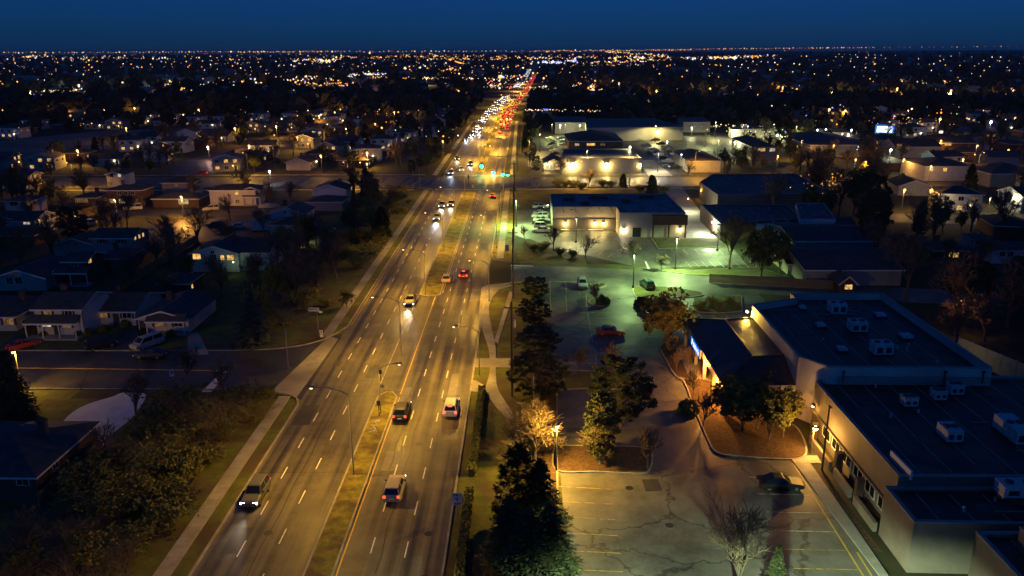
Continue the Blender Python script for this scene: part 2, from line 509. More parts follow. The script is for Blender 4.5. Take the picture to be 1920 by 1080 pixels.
def kerb(name, pts, w=0.22, h=0.13, z=0.0, mat='kerb'):
    a = offset_line(pts, w / 2); b = offset_line(pts, -w / 2)
    mb = MB()
    for i in range(len(pts) - 1):
        q = [b[i], b[i + 1], a[i + 1], a[i]]
        mb.face([(*q[0], z + h), (*q[1], z + h), (*q[2], z + h), (*q[3], z + h)])
        mb.face([(*q[1], z), (*q[0], z), (*q[0], z + h), (*q[1], z + h)][::-1])
        mb.face([(*q[3], z), (*q[2], z), (*q[2], z + h), (*q[3], z + h)][::-1])
    for i, j in ((0, 0), (-1, -1)):
        mb.face([(*a[i], z), (*b[i], z), (*b[i], z + h), (*a[i], z + h)])
    return struct(mb.build(name, M[mat]))


BEND = [(-100, 0), (520, 0), (600, 1.0), (700, 4.5), (832, 11), (1200, 23), (1578, 33), (3000, 59), (7000, 120)]


def bend(y):
    for (a, va), (b, vb) in zip(BEND, BEND[1:]):
        if y <= b:
            return va + (vb - va) * (y - a) / (b - a)
    return BEND[-1][1]


def strip(name, x0, x1, ys, z, mat):
    mb = MB()
    for a, b in zip(ys, ys[1:]):
        mb.face([(x0 + bend(a), a, z), (x1 + bend(a), a, z), (x1 + bend(b), b, z), (x0 + bend(b), b, z)])
    return struct(mb.build(name, mat))


# ground: one sheet to the horizon
S = 14000.0
mb = MB()
mb.face([(-S, -600, 0), (S, -600, 0), (S, S, 0), (-S, S, 0)])
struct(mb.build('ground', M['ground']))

YS = [-40, 20, 60, 100, 140, 180, 220, 260, 300, 360, 420, 470, 520, 560, 600, 650, 700, 760, 832, 950, 1100, 1300, 1578, 2000, 2600, 3400, 4600, 6500]
RL, RR = -29.2, -7.1          # kerb lines of the avenue
road = strip('main_road', RL, RR, YS, 0.012, M['road'])
# cross street at the lights
flat('cross_street', [(-420, 267), (-29, 265.5), (-7, 265.5), (60, 267), (330, 262), (330, 279), (60, 286), (-7, 288), (-29, 288), (-420, 285)], 0.008, M['road'])
# side street on the left with its flared mouth
flat('side_street', smooth_line([(-27, 94.5), (-30.2, 97.3), (-33.5, 98.8), (-40, 99.5), (-70, 99.7)], 5) + [(-150, 99.7), (-150, 113.8)] +
     smooth_line([(-70, 113.8), (-44, 113.9), (-36, 115.2), (-31.5, 118.5), (-27, 124)], 5), 0.008, M['street'])
# residential street and turning circle behind
flat('residential_street', P2([(120, 404), (300, 407), (420, 404), (640, 398), (640, 389), (420, 392), (300, 393), (120, 392)]), 0.006, M['street'])
bulb = G(372, 430)
flat('turning_circle', [(bulb.x + 15.5 * math.cos(a * math.pi / 16), bulb.y + 15.5 * math.sin(a * math.pi / 16)) for a in range(32)], 0.010, M['street'])
flat('far_crescent', P2([(312, 322), (350, 300), (400, 287), (470, 276), (640, 262), (640, 266), (470, 283), (412, 296), (392, 312), (420, 325), (330, 328)]), 0.008, M['street'])
flat('back_street', P2([(560, 348), (640, 345), (730, 338), (730, 330), (640, 335), (560, 339)]), 0.004, M['street'])
flat('park_road', P2([(60, 236), (200, 233), (440, 231), (440, 227), (200, 228), (60, 226)]), 0.008, M['street'])
flat('park_field', P2([(-60, 312), (60, 305), (180, 283), (300, 262), (420, 246), (360, 240), (180, 246), (60, 258), (-60, 270)]), 0.004, M['field'])
flat('tree_lined_street', P2([(1432, 303), (1442, 302), (1530, 345), (1560, 362), (1535, 362)]), 0.006, M['street'])
flat('east_street', P2([(1640, 415), (1960, 425), (1960, 405), (1640, 400)]), 0.006, M['street'])
flat('far_avenue', P2([(1690, 226), (1760, 236), (1960, 285), (1960, 272), (1770, 228), (1700, 220)]), 0.006, M['street'])
flat('shopping_yard', P2([(1030, 166), (1185, 166), (1185, 176), (1025, 177)]), 0.006, M['lot'])
flat('orange_lit_yard', P2([(1130, 213), (1290, 214), (1300, 207), (1130, 206)]), 0.006, M['lot'])

# verges and lawns
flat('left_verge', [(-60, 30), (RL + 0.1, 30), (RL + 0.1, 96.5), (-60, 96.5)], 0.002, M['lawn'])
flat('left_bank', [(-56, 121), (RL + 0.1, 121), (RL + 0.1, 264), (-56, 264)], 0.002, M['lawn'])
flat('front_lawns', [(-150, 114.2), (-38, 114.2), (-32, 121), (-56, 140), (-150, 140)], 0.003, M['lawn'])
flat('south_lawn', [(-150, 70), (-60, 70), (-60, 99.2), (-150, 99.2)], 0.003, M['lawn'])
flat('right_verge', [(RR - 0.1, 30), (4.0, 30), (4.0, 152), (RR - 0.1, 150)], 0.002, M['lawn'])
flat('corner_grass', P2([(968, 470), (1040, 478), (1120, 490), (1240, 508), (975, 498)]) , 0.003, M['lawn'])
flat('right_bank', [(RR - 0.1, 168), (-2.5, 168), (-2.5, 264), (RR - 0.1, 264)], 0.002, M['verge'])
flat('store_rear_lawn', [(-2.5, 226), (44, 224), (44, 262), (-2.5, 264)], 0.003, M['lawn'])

# raised medians with grass tops and kerbs
def median(name, y0, y1, xa, xb):
    pts = [(xa, y0)] + [(xa, y) for y in range(int(y0) + 10, int(y1), 20)] + [(xa, y1 - 1.5), ((xa + xb) / 2 - 0.4, y1), ((xa + xb) / 2 + 0.4, y1), (xb, y1 - 1.5)] + \
          [(xb, y) for y in range(int(y1) - 12, int(y0), -20)] + [(xb, y0), ((xa + xb) / 2 + 0.4, y0 - 1.2), ((xa + xb) / 2 - 0.4, y0 - 1.2)]
    pts = [(x + bend(y), y) for x, y in pts]
    o = struct(MB().prism(pts, 0.0, 0.15).build(name, M['verge']))
    k = kerb(name + '_kerb', pts + [pts[0]], 0.2, 0.17)
    return o


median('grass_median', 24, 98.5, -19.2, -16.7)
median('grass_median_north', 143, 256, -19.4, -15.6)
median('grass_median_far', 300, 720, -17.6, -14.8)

# kerbs
kerb('left_kerb', [(RL, 20), (RL, 60), (RL, 93.8)] + smooth_line([(RL, 94.5), (-30.2, 97.0), (-33.5, 98.6), (-40, 99.3), (-60, 99.55)], 4))
kerb('side_street_kerb_south', [(-60.2, 99.56), (-90, 99.56), (-140, 99.56)])
kerb('left_kerb_north', smooth_line([(-60, 114.0), (-44, 114.1), (-36.3, 115.4), (-31.8, 118.8), (RL, 125)], 4) + [(RL, 170), (RL, 220), (RL, 255)] + smooth_line([(RL, 256), (-30.5, 262), (-36, 264.8), (-60, 266.3)], 4))
kerb('side_street_kerb_north', [(-60.2, 114.0), (-74, 114.0), (-78.5, 114.0)])
kerb('side_street_kerb_west', [(-84, 114.0), (-100, 114.0), (-150, 114.0)])
kerb('right_kerb', [(RR, 20), (RR, 60), (RR, 100), (RR, 140), (RR, 144)] + smooth_line([(RR, 144.5), (-6.2, 148.5), (-2, 151.2), (3, 151.8)], 4))
kerb('right_kerb_north', smooth_line([(2, 166.2), (-3, 167), (-6.3, 169.5), (RR, 175)], 4) + [(RR, 200), (RR, 255)] + smooth_line([(RR, 256), (-5.8, 262), (0, 264.8), (30, 266)], 4))
for nm, x in (('left_kerb_far', RL), ('right_kerb_far', RR)):
    kerb(nm, [(x + bend(y), y) for y in (294, 340, 380, 420, 470, 520, 560, 600, 650, 700, 760)])
kerb('cross_street_kerb', [(-400, 267), (-200, 266.8), (-61, 266.4)])
kerb('cross_street_kerb_north', [(-400, 285.5), (-200, 286.5), (-40, 288.6)])

# pavements (each concrete slab is a piece of its own where the picture shows the joints)
slab_mesh = {}


def slab(parent, x0, x1, y0, y1, z=0.11):
    key = (round(x1 - x0, 2), round(y1 - y0, 2))
    if key not in slab_mesh:
        slab_mesh[key] = MB().box(0, key[0], 0, key[1] - 0.03, -0.1, 0.0).mesh('slab', M['concrete'])
    return obj('slab', slab_mesh[key], parent, (x0, y0, z))


lw = struct(MB().box(-32.42, -30.88, 20, 97.2, 0.0, 0.06).build('left_sidewalk', M['concrete']))
y = 46.0
while y < 96:
    slab(lw, -32.4, -30.9, y, y + 1.6); y += 1.6
lw2 = struct(MB().box(-32.42, -30.88, 120, 262, 0.0, 0.06).build('left_sidewalk_north', M['concrete']))
y = 120.0
while y < 190:
    slab(lw2, -32.4, -30.9, y, y + 1.6); y += 1.6
MBs = MB().box(-32.4, -30.9, 190, 262, 0.061, 0.10)
MBs.build('walk_top', M['concrete'], lw2)
xw = struct(MB().prism([(-34.0, 98.6), (-30.0, 97.2), (-29.4, 119.5), (-31.2, 120.4)], 0.0, 0.022).build('street_mouth_apron', M['concrete']))
rw = struct(MB().prism(P2(smooth_line([(903, 540), (898, 590), (905, 620), (917, 660), (918, 700), (911, 730), (925, 757), (948, 785), (952, 815), (952, 850)], 3) +
            smooth_line([(967, 850), (966, 815), (963, 780), (945, 750), (931, 720), (930, 660), (925, 630), (917, 590), (920, 565), (935, 545), (960, 536), (940, 533), (915, 535)], 3)), 0.0, 0.11).build('right_sidewalk', M['concrete']))
struct(MB().prism(P2([(955, 547), (963, 549), (934, 645), (927, 640)]), 0.0, 0.115).build('branch_path', M['concrete']))
struct(MB().prism(P2([(889, 673), (957, 673), (957, 690), (887, 690)]), 0.0, 0.106).build('crossing_pad', M['concrete']))
struct(MB().prism(P2([(884, 713), (893, 715), (909, 724), (907, 737), (881, 735)]), 0.0, 0.106).build('bus_stop_pad', M['concrete']))
rw2 = struct(MB().box(-5.9, -4.3, 170, 264, 0.0, 0.1).build('right_sidewalk_north', M['concrete']))
struct(MB().box(-5.9 + 1, -4.3 + 1, 292, 520, 0.0, 0.1).build('right_sidewalk_far', M['concrete']))
struct(MB().box(-33.4, -31.6, 292, 520, 0.0, 0.1).build('left_sidewalk_far', M['concrete']))
struct(MB().box(-200, -36, 259.8, 261.6, 0.0, 0.1).build('cross_street_walk', M['concrete']))
struct(MB().box(-2, 60, 260.0, 262.0, 0.0, 0.1).build('cross_street_walk_east', M['concrete']))
struct(MB().box(-200, -36, 292.5, 294.3, 0.0, 0.1).build('cross_street_walk_north', M['concrete']))

# parking lots and drives on the right
lot = flat('parking_lot', [(4.0, 38), (31.6, 38), (31.6, 80), (33, 118), (44, 118), (44, 150.5), (4.0, 152.6)], 0.006, M['lot'])
drive = flat('plaza_drive', P2([(958, 496), (1230, 507), (1500, 531), (1800, 545), (1800, 572), (1380, 549), (1200, 534), (958, 530)]), 0.010, M['lot'])
lot_b = flat('store_lot', P2([(990, 446), (1040, 468), (1110, 481), (1205, 503), (1400, 496), (1375, 466), (1300, 440), (1035, 430)]), 0.006, M['lot'])
lot_c = flat('side_lot', P2([(966, 396), (1005, 388), (1045, 388), (1045, 446), (985, 448), (966, 440)]), 0.008, M['lot'])
flat('service_lane', P2([(1244, 352), (1278, 350), (1352, 446), (1284, 446)]), 0.010, M['concrete'])
flat('warehouse_yard', [(2, 294), (62, 292), (62, 330), (96, 330), (110, 440), (52, 470), (2, 420)], 0.003, M['street'])
flat('warehouse_lane', P2([(1195, 300), (1225, 300), (1262, 330), (1216, 330)]), 0.008, M['concrete'])
flat('pale_drive', smooth_line(P2([(213, 743), (232, 736), (270, 738), (271, 750), (252, 778), (238, 792), (210, 815), (195, 850), (110, 850), (112, 800), (150, 764), (213, 743)]), 4)[:-1], 0.007, M['pale'])
flat('driveway', P2([(352, 665), (392, 665), (372, 622), (352, 622)]), 0.010, M['concrete'])
flat('driveway', P2([(180, 664), (250, 664), (278, 622), (248, 622)]), 0.010, M['street'])
flat('driveway', P2([(20, 663), (68, 663), (75, 640), (40, 640)]), 0.010, M['street'])

# raised planted islands with kerbs
def island(name, pts, mat, smooth=True, h=0.14):
    w = P2(pts) if not isinstance(pts[0], Vector) else pts
    if smooth: w = smooth_line(w + [w[0]], 5)[:-1]
    o = struct(MB().prism(w, 0.0, h).build(name, M[mat]))
    kerb(name + '_kerb', w + [w[0]], 0.2, h + 0.03)
    return o


island('planted_island', [(1040, 836), (1100, 838), (1200, 840), (1222, 852), (1218, 880), (1200, 889), (1120, 886), (1042, 882)], 'mulch')
island('planted_island', [(1045, 697), (1120, 697), (1170, 700), (1180, 715), (1165, 730), (1100, 729), (1045, 728)], 'lawn')
island('planted_island', [(1236, 652), (1252, 640), (1266, 650), (1290, 705), (1278, 710), (1262, 700)], 'mulch')
island('planted_island', [(1268, 712), (1282, 716), (1300, 760), (1325, 820), (1345, 850), (1400, 858), (1490, 862), (1512, 845), (1490, 800), (1440, 790), (1360, 745), (1330, 715)], 'mulch')
island('planted_island', [(1108, 562), (1135, 561), (1142, 573), (1120, 574), (1105, 569)], 'lawn')
island('planted_island', [(1105, 534), (1128, 532), (1136, 536), (1118, 541)], 'lawn')
island('planted_island', [(1208, 590), (1222, 580), (1300, 588), (1302, 596), (1240, 601), (1215, 598)], 'lawn')
island('planted_island', [(1300, 560), (1390, 556), (1392, 585), (1345, 588), (1300, 585)], 'lawn', False)
island('planted_island', [(1186, 540), (1235, 538), (1310, 548), (1310, 556), (1240, 560), (1196, 560)], 'lawn')
island('planted_island', [(1222, 448), (1362, 447), (1375, 463), (1235, 467)], 'lawn', False)
island('planted_island', [(1205, 505), (1300, 508), (1420, 502), (1480, 520), (1300, 516)], 'lawn', False)
island('lot_verge', [(1044, 700), (1046, 1090), (1010, 1090), (1000, 700)], 'mulch', False)

# building walk
struct(MB().prism(P2([(1480, 858), (1510, 857), (1600, 985), (1665, 1080), (1648, 1080)]), 0.0, 0.12).build('building_walk', M['concrete']))
struct(MB().prism(P2([(1482, 856), (1532, 856), (1540, 870), (1490, 870)]), 0.0, 0.135).build('building_walk_link', M['concrete']))
flat('building_bed', P2([(1512, 872), (1530, 880), (1655, 1035), (1618, 1040)]), 0.03, M['mulch'])
struct(MB().prism(P2([(1245, 640), (1300, 640), (1330, 720), (1352, 760), (1310, 760)]), 0.0, 0.12).build('canopy_walk', M['concrete']))

# ------------------------------------------------------------------ painted markings: each one a piece of its road
def mark(parent, name, poly, z, mat):
    return MB().sheet(poly, z).build(name, M[mat], parent)


dash = MB().sheet([(-0.062, -1.25), (0.062, -1.25), (0.062, 1.25), (-0.062, 1.25)], 0).mesh('lane_dash', M['white_paint'])
for x, off in ((-26.0, 0.0), (-22.75, 2.0), (-13.95, 0.6), (-10.75, 0.0)):
    y = 42.8 + off
    while y < 455:
        if not (262 < y < 292):
            obj('lane_dash', dash, road, (x + bend(y), y, 0.017))
        y += 6.9
for x0, y0, y1, mt, w in ((-16.45, 98, 143, 'yellow_paint', 0.13), (-16.4, 20, 97, 'yellow_paint', 0.10), (-15.3, 144, 255, 'yellow_paint', 0.10), (-28.75, 126, 255, 'yellow_paint', 0.09), (-19.7, 100, 142, 'faint_paint', 0.1)):
    mark(road, 'edge_line', [(x0, y0), (x0 + w, y0), (x0 + w, y1), (x0, y1)], 0.0165, mt)
for y0 in (261.0, 291.4):
    mark(road, 'stop_line' if y0 < 270 else 'crossing_line', [(-28.9, y0), (-7.4, y0), (-7.4, y0 + 0.45), (-28.9, y0 + 0.45)], 0.0175, 'white_paint')
mark(road, 'crossing_line', [(-28.9, 264.2), (-7.4, 264.2), (-7.4, 264.45), (-28.9, 264.45)], 0.0175, 'faint_paint')
mark(road, 'crossing_line', [(-28.9, 288.6), (-7.4, 288.6), (-7.4, 288.85), (-28.9, 288.85)], 0.0175, 'faint_paint')
for k in range(4):
    mark(road, 'turn_guide', [(-31.5 - k * 3.2, 269), (-31.2 - k * 3.2, 269), (-29.6 - k * 3.2, 284), (-29.9 - k * 3.2, 284)], 0.018, 'faint_paint')
for yy in (77.3, 97.2, 119.5, 147.0, 186.0, 222.0):     # thin dark lines across the carriageway
    mark(road, 'dark_road_line', [(RL + 0.2, yy), (RR - 0.2, yy + 0.3), (RR - 0.2, yy + 0.36), (RL + 0.2, yy + 0.07)], 0.0152, 'dark_line')
for x0, ya, yb in ((-14.7, 78, 104), (-13.0, 60, 92), (-24.2, 55, 92), (-11.9, 110, 140), (-21.0, 100, 118)):
    pts = [(x0 + 0.12 * math.sin(k * 1.7), ya + (yb - ya) * k / 12) for k in range(13)]
    a = offset_line(pts, 0.04); b = offset_line(pts, -0.04)
    mark(road, 'dark_road_line', a + b[::-1], 0.0146, 'dark_line')
side = bpy.data.objects['side_street']
mark(side, 'centre_line', P2([(0, 689), (150, 690.5), (425, 694.5), (425, 696), (150, 692), (0, 690.5)]), 0.013, 'yellow_paint')
mark(side, 'stop_line', P2([(378, 735), (396, 735), (429, 697), (416, 697)]), 0.013, 'white_paint')


def stall(parent, a, b, mat='faint_paint', w=0.12):
    p = G(*a).xy; q = G(*b).xy
    t = (q - p).normalized(); n = Vector((-t.y, t.x)) * w / 2
    mark(parent, 'stall_line', [p - n, q - n, q + n, p + n], 0.014, mat)


for yy, xr in ((915, 1147), (943, 1151), (972, 1153.5), (1002, 1158), (1035, 1163.5), (1070, 1168)):
    stall(lot, (1047, yy - 3), (xr, yy + 2.5), 'worn_yellow', 0.1)
for yy, xa, xb in ((894, 1405, 1425), (926, 1420, 1518), (960, 1437, 1560), (995, 1453, 1567), (1030, 1470, 1590), (1066, 1488, 1608)):
    stall(lot, (xa, yy), (xb, yy + 2.5), 'worn_yellow' if yy > 1000 else 'faint_paint')
stall(lot, (1487, 868), (1620, 1082), 'yellow_paint', 0.16)
stall(lot, (1607, 1036), (1636, 1082), 'yellow_paint', 0.16)
for yy, xa, xb in ((586, 1085, 1147), (596, 1067, 1150), (607, 1069, 1153), (618, 1066, 1120), (630, 1070, 1160), (641, 1071, 1162), (654, 1072, 1166), (667, 1074, 1168), (681, 1066, 1170)):
    stall(lot, (xa, yy), (xb, yy + 1))
for x, ya, yb in ((1031, 528, 586), (1060, 530, 548), (1061, 553, 584), (1099, 552, 584), (1029, 552, 566)):
    stall(lot, (x, ya), (x + 2, yb), 'yellow_paint', 0.1)
stall(lot, (1101, 582), (1112, 645)); stall(lot, (1116, 655), (1119, 694)); stall(lot, (1168, 640), (1170, 680))
stall(lot, (1186, 542), (1212, 592), 'white_paint', 0.14)
for k in range(4):
    stall(lot, (1312 + 24 * k, 590), (1318 + 26 * k, 600), 'yellow_paint')
for k in range(11):
    stall(lot_b, (1258 + 22 * k, 467), (1268 + 22 * k, 477))
for k in range(9):
    stall(lot_b, (1285 + 15 * k, 490), (1296 + 15.5 * k, 501), 'yellow_paint' if k % 2 else 'faint_paint')
stall(lot_b, (1065, 468), (1071, 461), 'yellow_paint'); stall(lot_b, (1120, 479), (1131, 471), 'yellow_paint'); stall(lot_b, (1139, 484), (1149, 475), 'yellow_paint')
stall(lot_b, (1210, 490), (1216, 503), 'white_paint', 0.3)
mark(drive, 'kerb_line', P2([(958, 497), (1000, 498.5), (1000, 500), (958, 498.5)]), 0.0135, 'white_paint')
mark(lot, 'lot_edge_line', P2([(1030, 527), (1090, 528), (1090, 529), (1030, 528)]), 0.0135, 'faint_paint')

# manhole covers and asphalt repairs
mh = MB().tube((0, 0, 0), (0, 0, 0.006), 0.42, 0.42, 16).mesh('manhole_cover', M['dark_trim'])
for par, pts in ((road, ((-24.3, 66), (-12.1, 84), (-21.4, 108), (-9.3, 124), (-24.6, 150), (-12.2, 176), (-27.4, 131), (-9.0, 66))), (lot, (G(1255, 985).xy, G(1180, 915).xy, G(1240, 690).xy, G(1160, 560).xy)), (side, ((-52, 104), (-66, 109)))):
    for q in pts: obj('manhole_cover', mh, par, (q[0], q[1], 0.0135 if par is not lot else 0.009))
rp = random.Random(8)
M['repair'] = asphalt('asphalt_repair', (0.050, 0.046, 0.040), streak=False)
M['repair_pale'] = asphalt('pale_asphalt_repair', (0.15, 0.14, 0.12), streak=False)
for k in range(22):
    x = rp.choice((-27.4, -24.3, -21.2, -15.2, -12.3, -9.0)) + rp.uniform(-0.6, 0.6); y = rp.uniform(50, 250); w = rp.uniform(0.5, 1.2); d = rp.uniform(1.5, 9)
    mark(road, 'asphalt_repair', [(x - w, y), (x + w, y + 0.1), (x + w * 0.95, y + d), (x - w, y + d * 0.97)], 0.0136 + 0.00004 * k, 'repair' if k % 3 else 'repair_pale')
for k in range(16):
    x = rp.uniform(6, 27); y = rp.uniform(52, 148); w = rp.uniform(0.6, 2.0); d = rp.uniform(1.0, 4.5)
    mark(lot, 'asphalt_repair', [(x - w, y), (x + w, y + 0.2), (x + w * 0.9, y + d), (x - w * 1.1, y + d * 0.95)], 0.0078 + 0.00005 * k, 'repair' if k % 3 else 'repair_pale')
# ================================================================== BUILDINGS
def ray(px, py):
    u = (px - IMW / 2) / FPX; v = (IMH / 2 - py) / FPX
    return CRIGHT * u + CUP * v + _fw


def on_y(px, py, y):
    d = ray(px, py); t = y / d.y
    return Vector((d.x * t, y, CAM_H + d.z * t))


def on_x(px, py, x):
    d = ray(px, py); t = x / d.x
    return Vector((x, d.y * t, CAM_H + d.z * t))


def inset(poly, d):
    a = sum(poly[k - 1][0] * poly[k][1] - poly[k][0] * poly[k - 1][1] for k in range(len(poly)))
    if a < 0: poly = poly[::-1]
    out = []; n = len(poly)
    for i in range(n):
        p0 = Vector(poly[i - 1]); p1 = Vector(poly[i]); p2 = Vector(poly[(i + 1) % n])
        e1 = (p1 - p0).normalized(); e2 = (p2 - p1).normalized()
        n1 = Vector((-e1.y, e1.x)); n2 = Vector((-e2.y, e2.x))
        k = n1 + n2
        k = k / max(0.3, k.dot(n1))
        out.append(tuple(p1 + k * d))
    return poly, out


def flat_building(name, label, cat, poly, h, par, wall, roofm, group=None, coping='stucco', cop_h=0.12):
    """flat-roofed block: outside wall, roof deck sunk behind a parapet, metal coping"""
    c = Vector((sum(p[0] for p in poly) / len(poly), sum(p[1] for p in poly) / len(poly), 0))
    t = thing(name, label, cat, c, 0, group)
    poly = [(p[0] - c.x, p[1] - c.y) for p in poly]
    out, inn = inset(poly, 0.3)
    n = len(out)
    mb = MB()
    for i in range(n):
        j = (i + 1) % n
        mb.face([(*out[i], 0), (*out[j], 0), (*out[j], h), (*out[i], h)])
        mb.face([(*inn[j], h - par - 0.05), (*inn[i], h - par - 0.05), (*inn[i], h), (*inn[j], h)])
    mb.build('wall', wall, t)
    MB().sheet(inn, h - par).build('roof', roofm, t)
    # membrane seams, drains and a conduit on the roof deck
    x0_, x1_ = min(p[0] for p in inn), max(p[0] for p in inn); y0_, y1_ = min(p[1] for p in inn), max(p[1] for p in inn)
    if y0_ + c.y < 240 and len(poly) < 9:
        rs = random.Random(int(c.x * 7))
        sm = MB()
        xx = x0_ + 2.2
        yb_ = sorted(p[1] for p in inn)
        ya, yb = yb_[1] + 0.4, yb_[-2] - 0.4
        while xx < x1_ - 2.5:
            if abs(yb - ya) > 3: sm.box(xx, xx + 0.12, ya, yb, h - par + 0.004, h - par + 0.02)
            xx += 3.0
        sm.build('roof_seams', M['flat_roof'] if roofm is not M['flat_roof'] else M['stucco'], t)
        dr = MB()
        for k in range(7):
            px_, py_ = rs.uniform(x0_ + 3, x1_ - 3), rs.uniform(ya + 1, yb - 1) if yb - ya > 3 else (ya + yb) / 2
            dr.tube((px_, py_, h - par), (px_, py_, h - par + rs.uniform(0.3, 0.6)), 0.12, 0.12, 6)
        dr.build('vent_pipes', M['hvac'], t)
        if yb - ya > 4:
            cd = MB()
            for k in range(9):
                px_, py_ = rs.uniform(x0_ + 2, x1_ - 5), rs.uniform(ya + 0.5, yb - 2.5); w_, d_ = rs.uniform(0.8, 4.0), rs.uniform(0.5, 2.0)
                MB().sheet([(px_, py_), (px_ + w_, py_ + 0.1), (px_ + w_ * 0.94, py_ + d_), (px_ + 0.1, py_ + d_ * 0.9)], h - par + 0.024 + 0.0015 * k).build('roof_patch', M['shingle_g'] if c.y < 125 else M['dark_trim'], t)
            for k in range(3):
                px_, py_ = rs.uniform(x0_ + 2, x1_ - 9), rs.uniform(ya + 1, yb - 3)
                cd.path([(px_, py_, h - par + 0.1), (px_ + rs.uniform(2, 6), py_, h - par + 0.1), (px_ + rs.uniform(2, 6), py_ + rs.uniform(0.5, 2), h - par + 0.1)], 0.05, 5)
            cd.build('roof_conduits', M['steel'], t)
    o2, i2 = inset(poly, -0.05)[1], inset(poly, 0.35)[1]
    mb = MB()
    for i in range(n):
        j = (i + 1) % n
        mb.face([(*o2[i], h + cop_h), (*o2[j], h + cop_h), (*i2[j], h + cop_h), (*i2[i], h + cop_h)])
        mb.face([(*o2[i], h + 0.002), (*o2[j], h + 0.002), (*o2[j], h + cop_h), (*o2[i], h + cop_h)])
        mb.face([(*i2[j], h + 0.002), (*i2[i], h + 0.002), (*i2[i], h + cop_h), (*i2[j], h + cop_h)])
    mb.build('coping', M[coping], t)
    return t


_win_frame = MB()
for (a, b, c, d) in ((-0.5, 0.5, 0.44, 0.5), (-0.5, 0.5, -0.5, -0.44), (-0.5, -0.45, -0.44, 0.44), (0.45, 0.5, -0.44, 0.44), (-0.02, 0.02, -0.44, 0.44)):
    _win_frame.box(a, b, -0.06, 0.05, c, d)
WFRAME = _win_frame.mesh('window_frame', M['trim'])
PANES = {}
for k in ('warm_win', 'pale_win', 'dim_win', 'glass'):
    PANES[k] = MB().box(-0.46, 0.46, -0.02, 0.04, -0.46, 0.46).mesh('pane', M[k])
SHUT = MB().box(-0.5, 0.5, -0.04, 0.02, -0.5, 0.5).mesh('shutter', M['shutter'])
WK = dict(warm='warm_win', pale='pale_win', dim='dim_win', dark='glass')


def window(parent, p, w, h, kind='dark', face='f', shutters=False):
    """p: centre in the parent's space; face f = -Y, r = +X, l = -X, b = +Y"""
    rz = dict(f=0, r=math.pi / 2, b=math.pi, l=-math.pi / 2)[face]
    o = obj('window', WFRAME, parent, p, rz, (w, 1, h))
    obj('pane', PANES[WK[kind]], o)
    if shutters:
        for s in (-1, 1):
            off = Matrix.Rotation(rz, 3, 'Z') @ Vector((s * (w / 2 + 0.2), -0.02, 0))
            obj('shutter', SHUT, parent, Vector(p) + off, rz, (0.34, 1, h * 1.02))
    return o


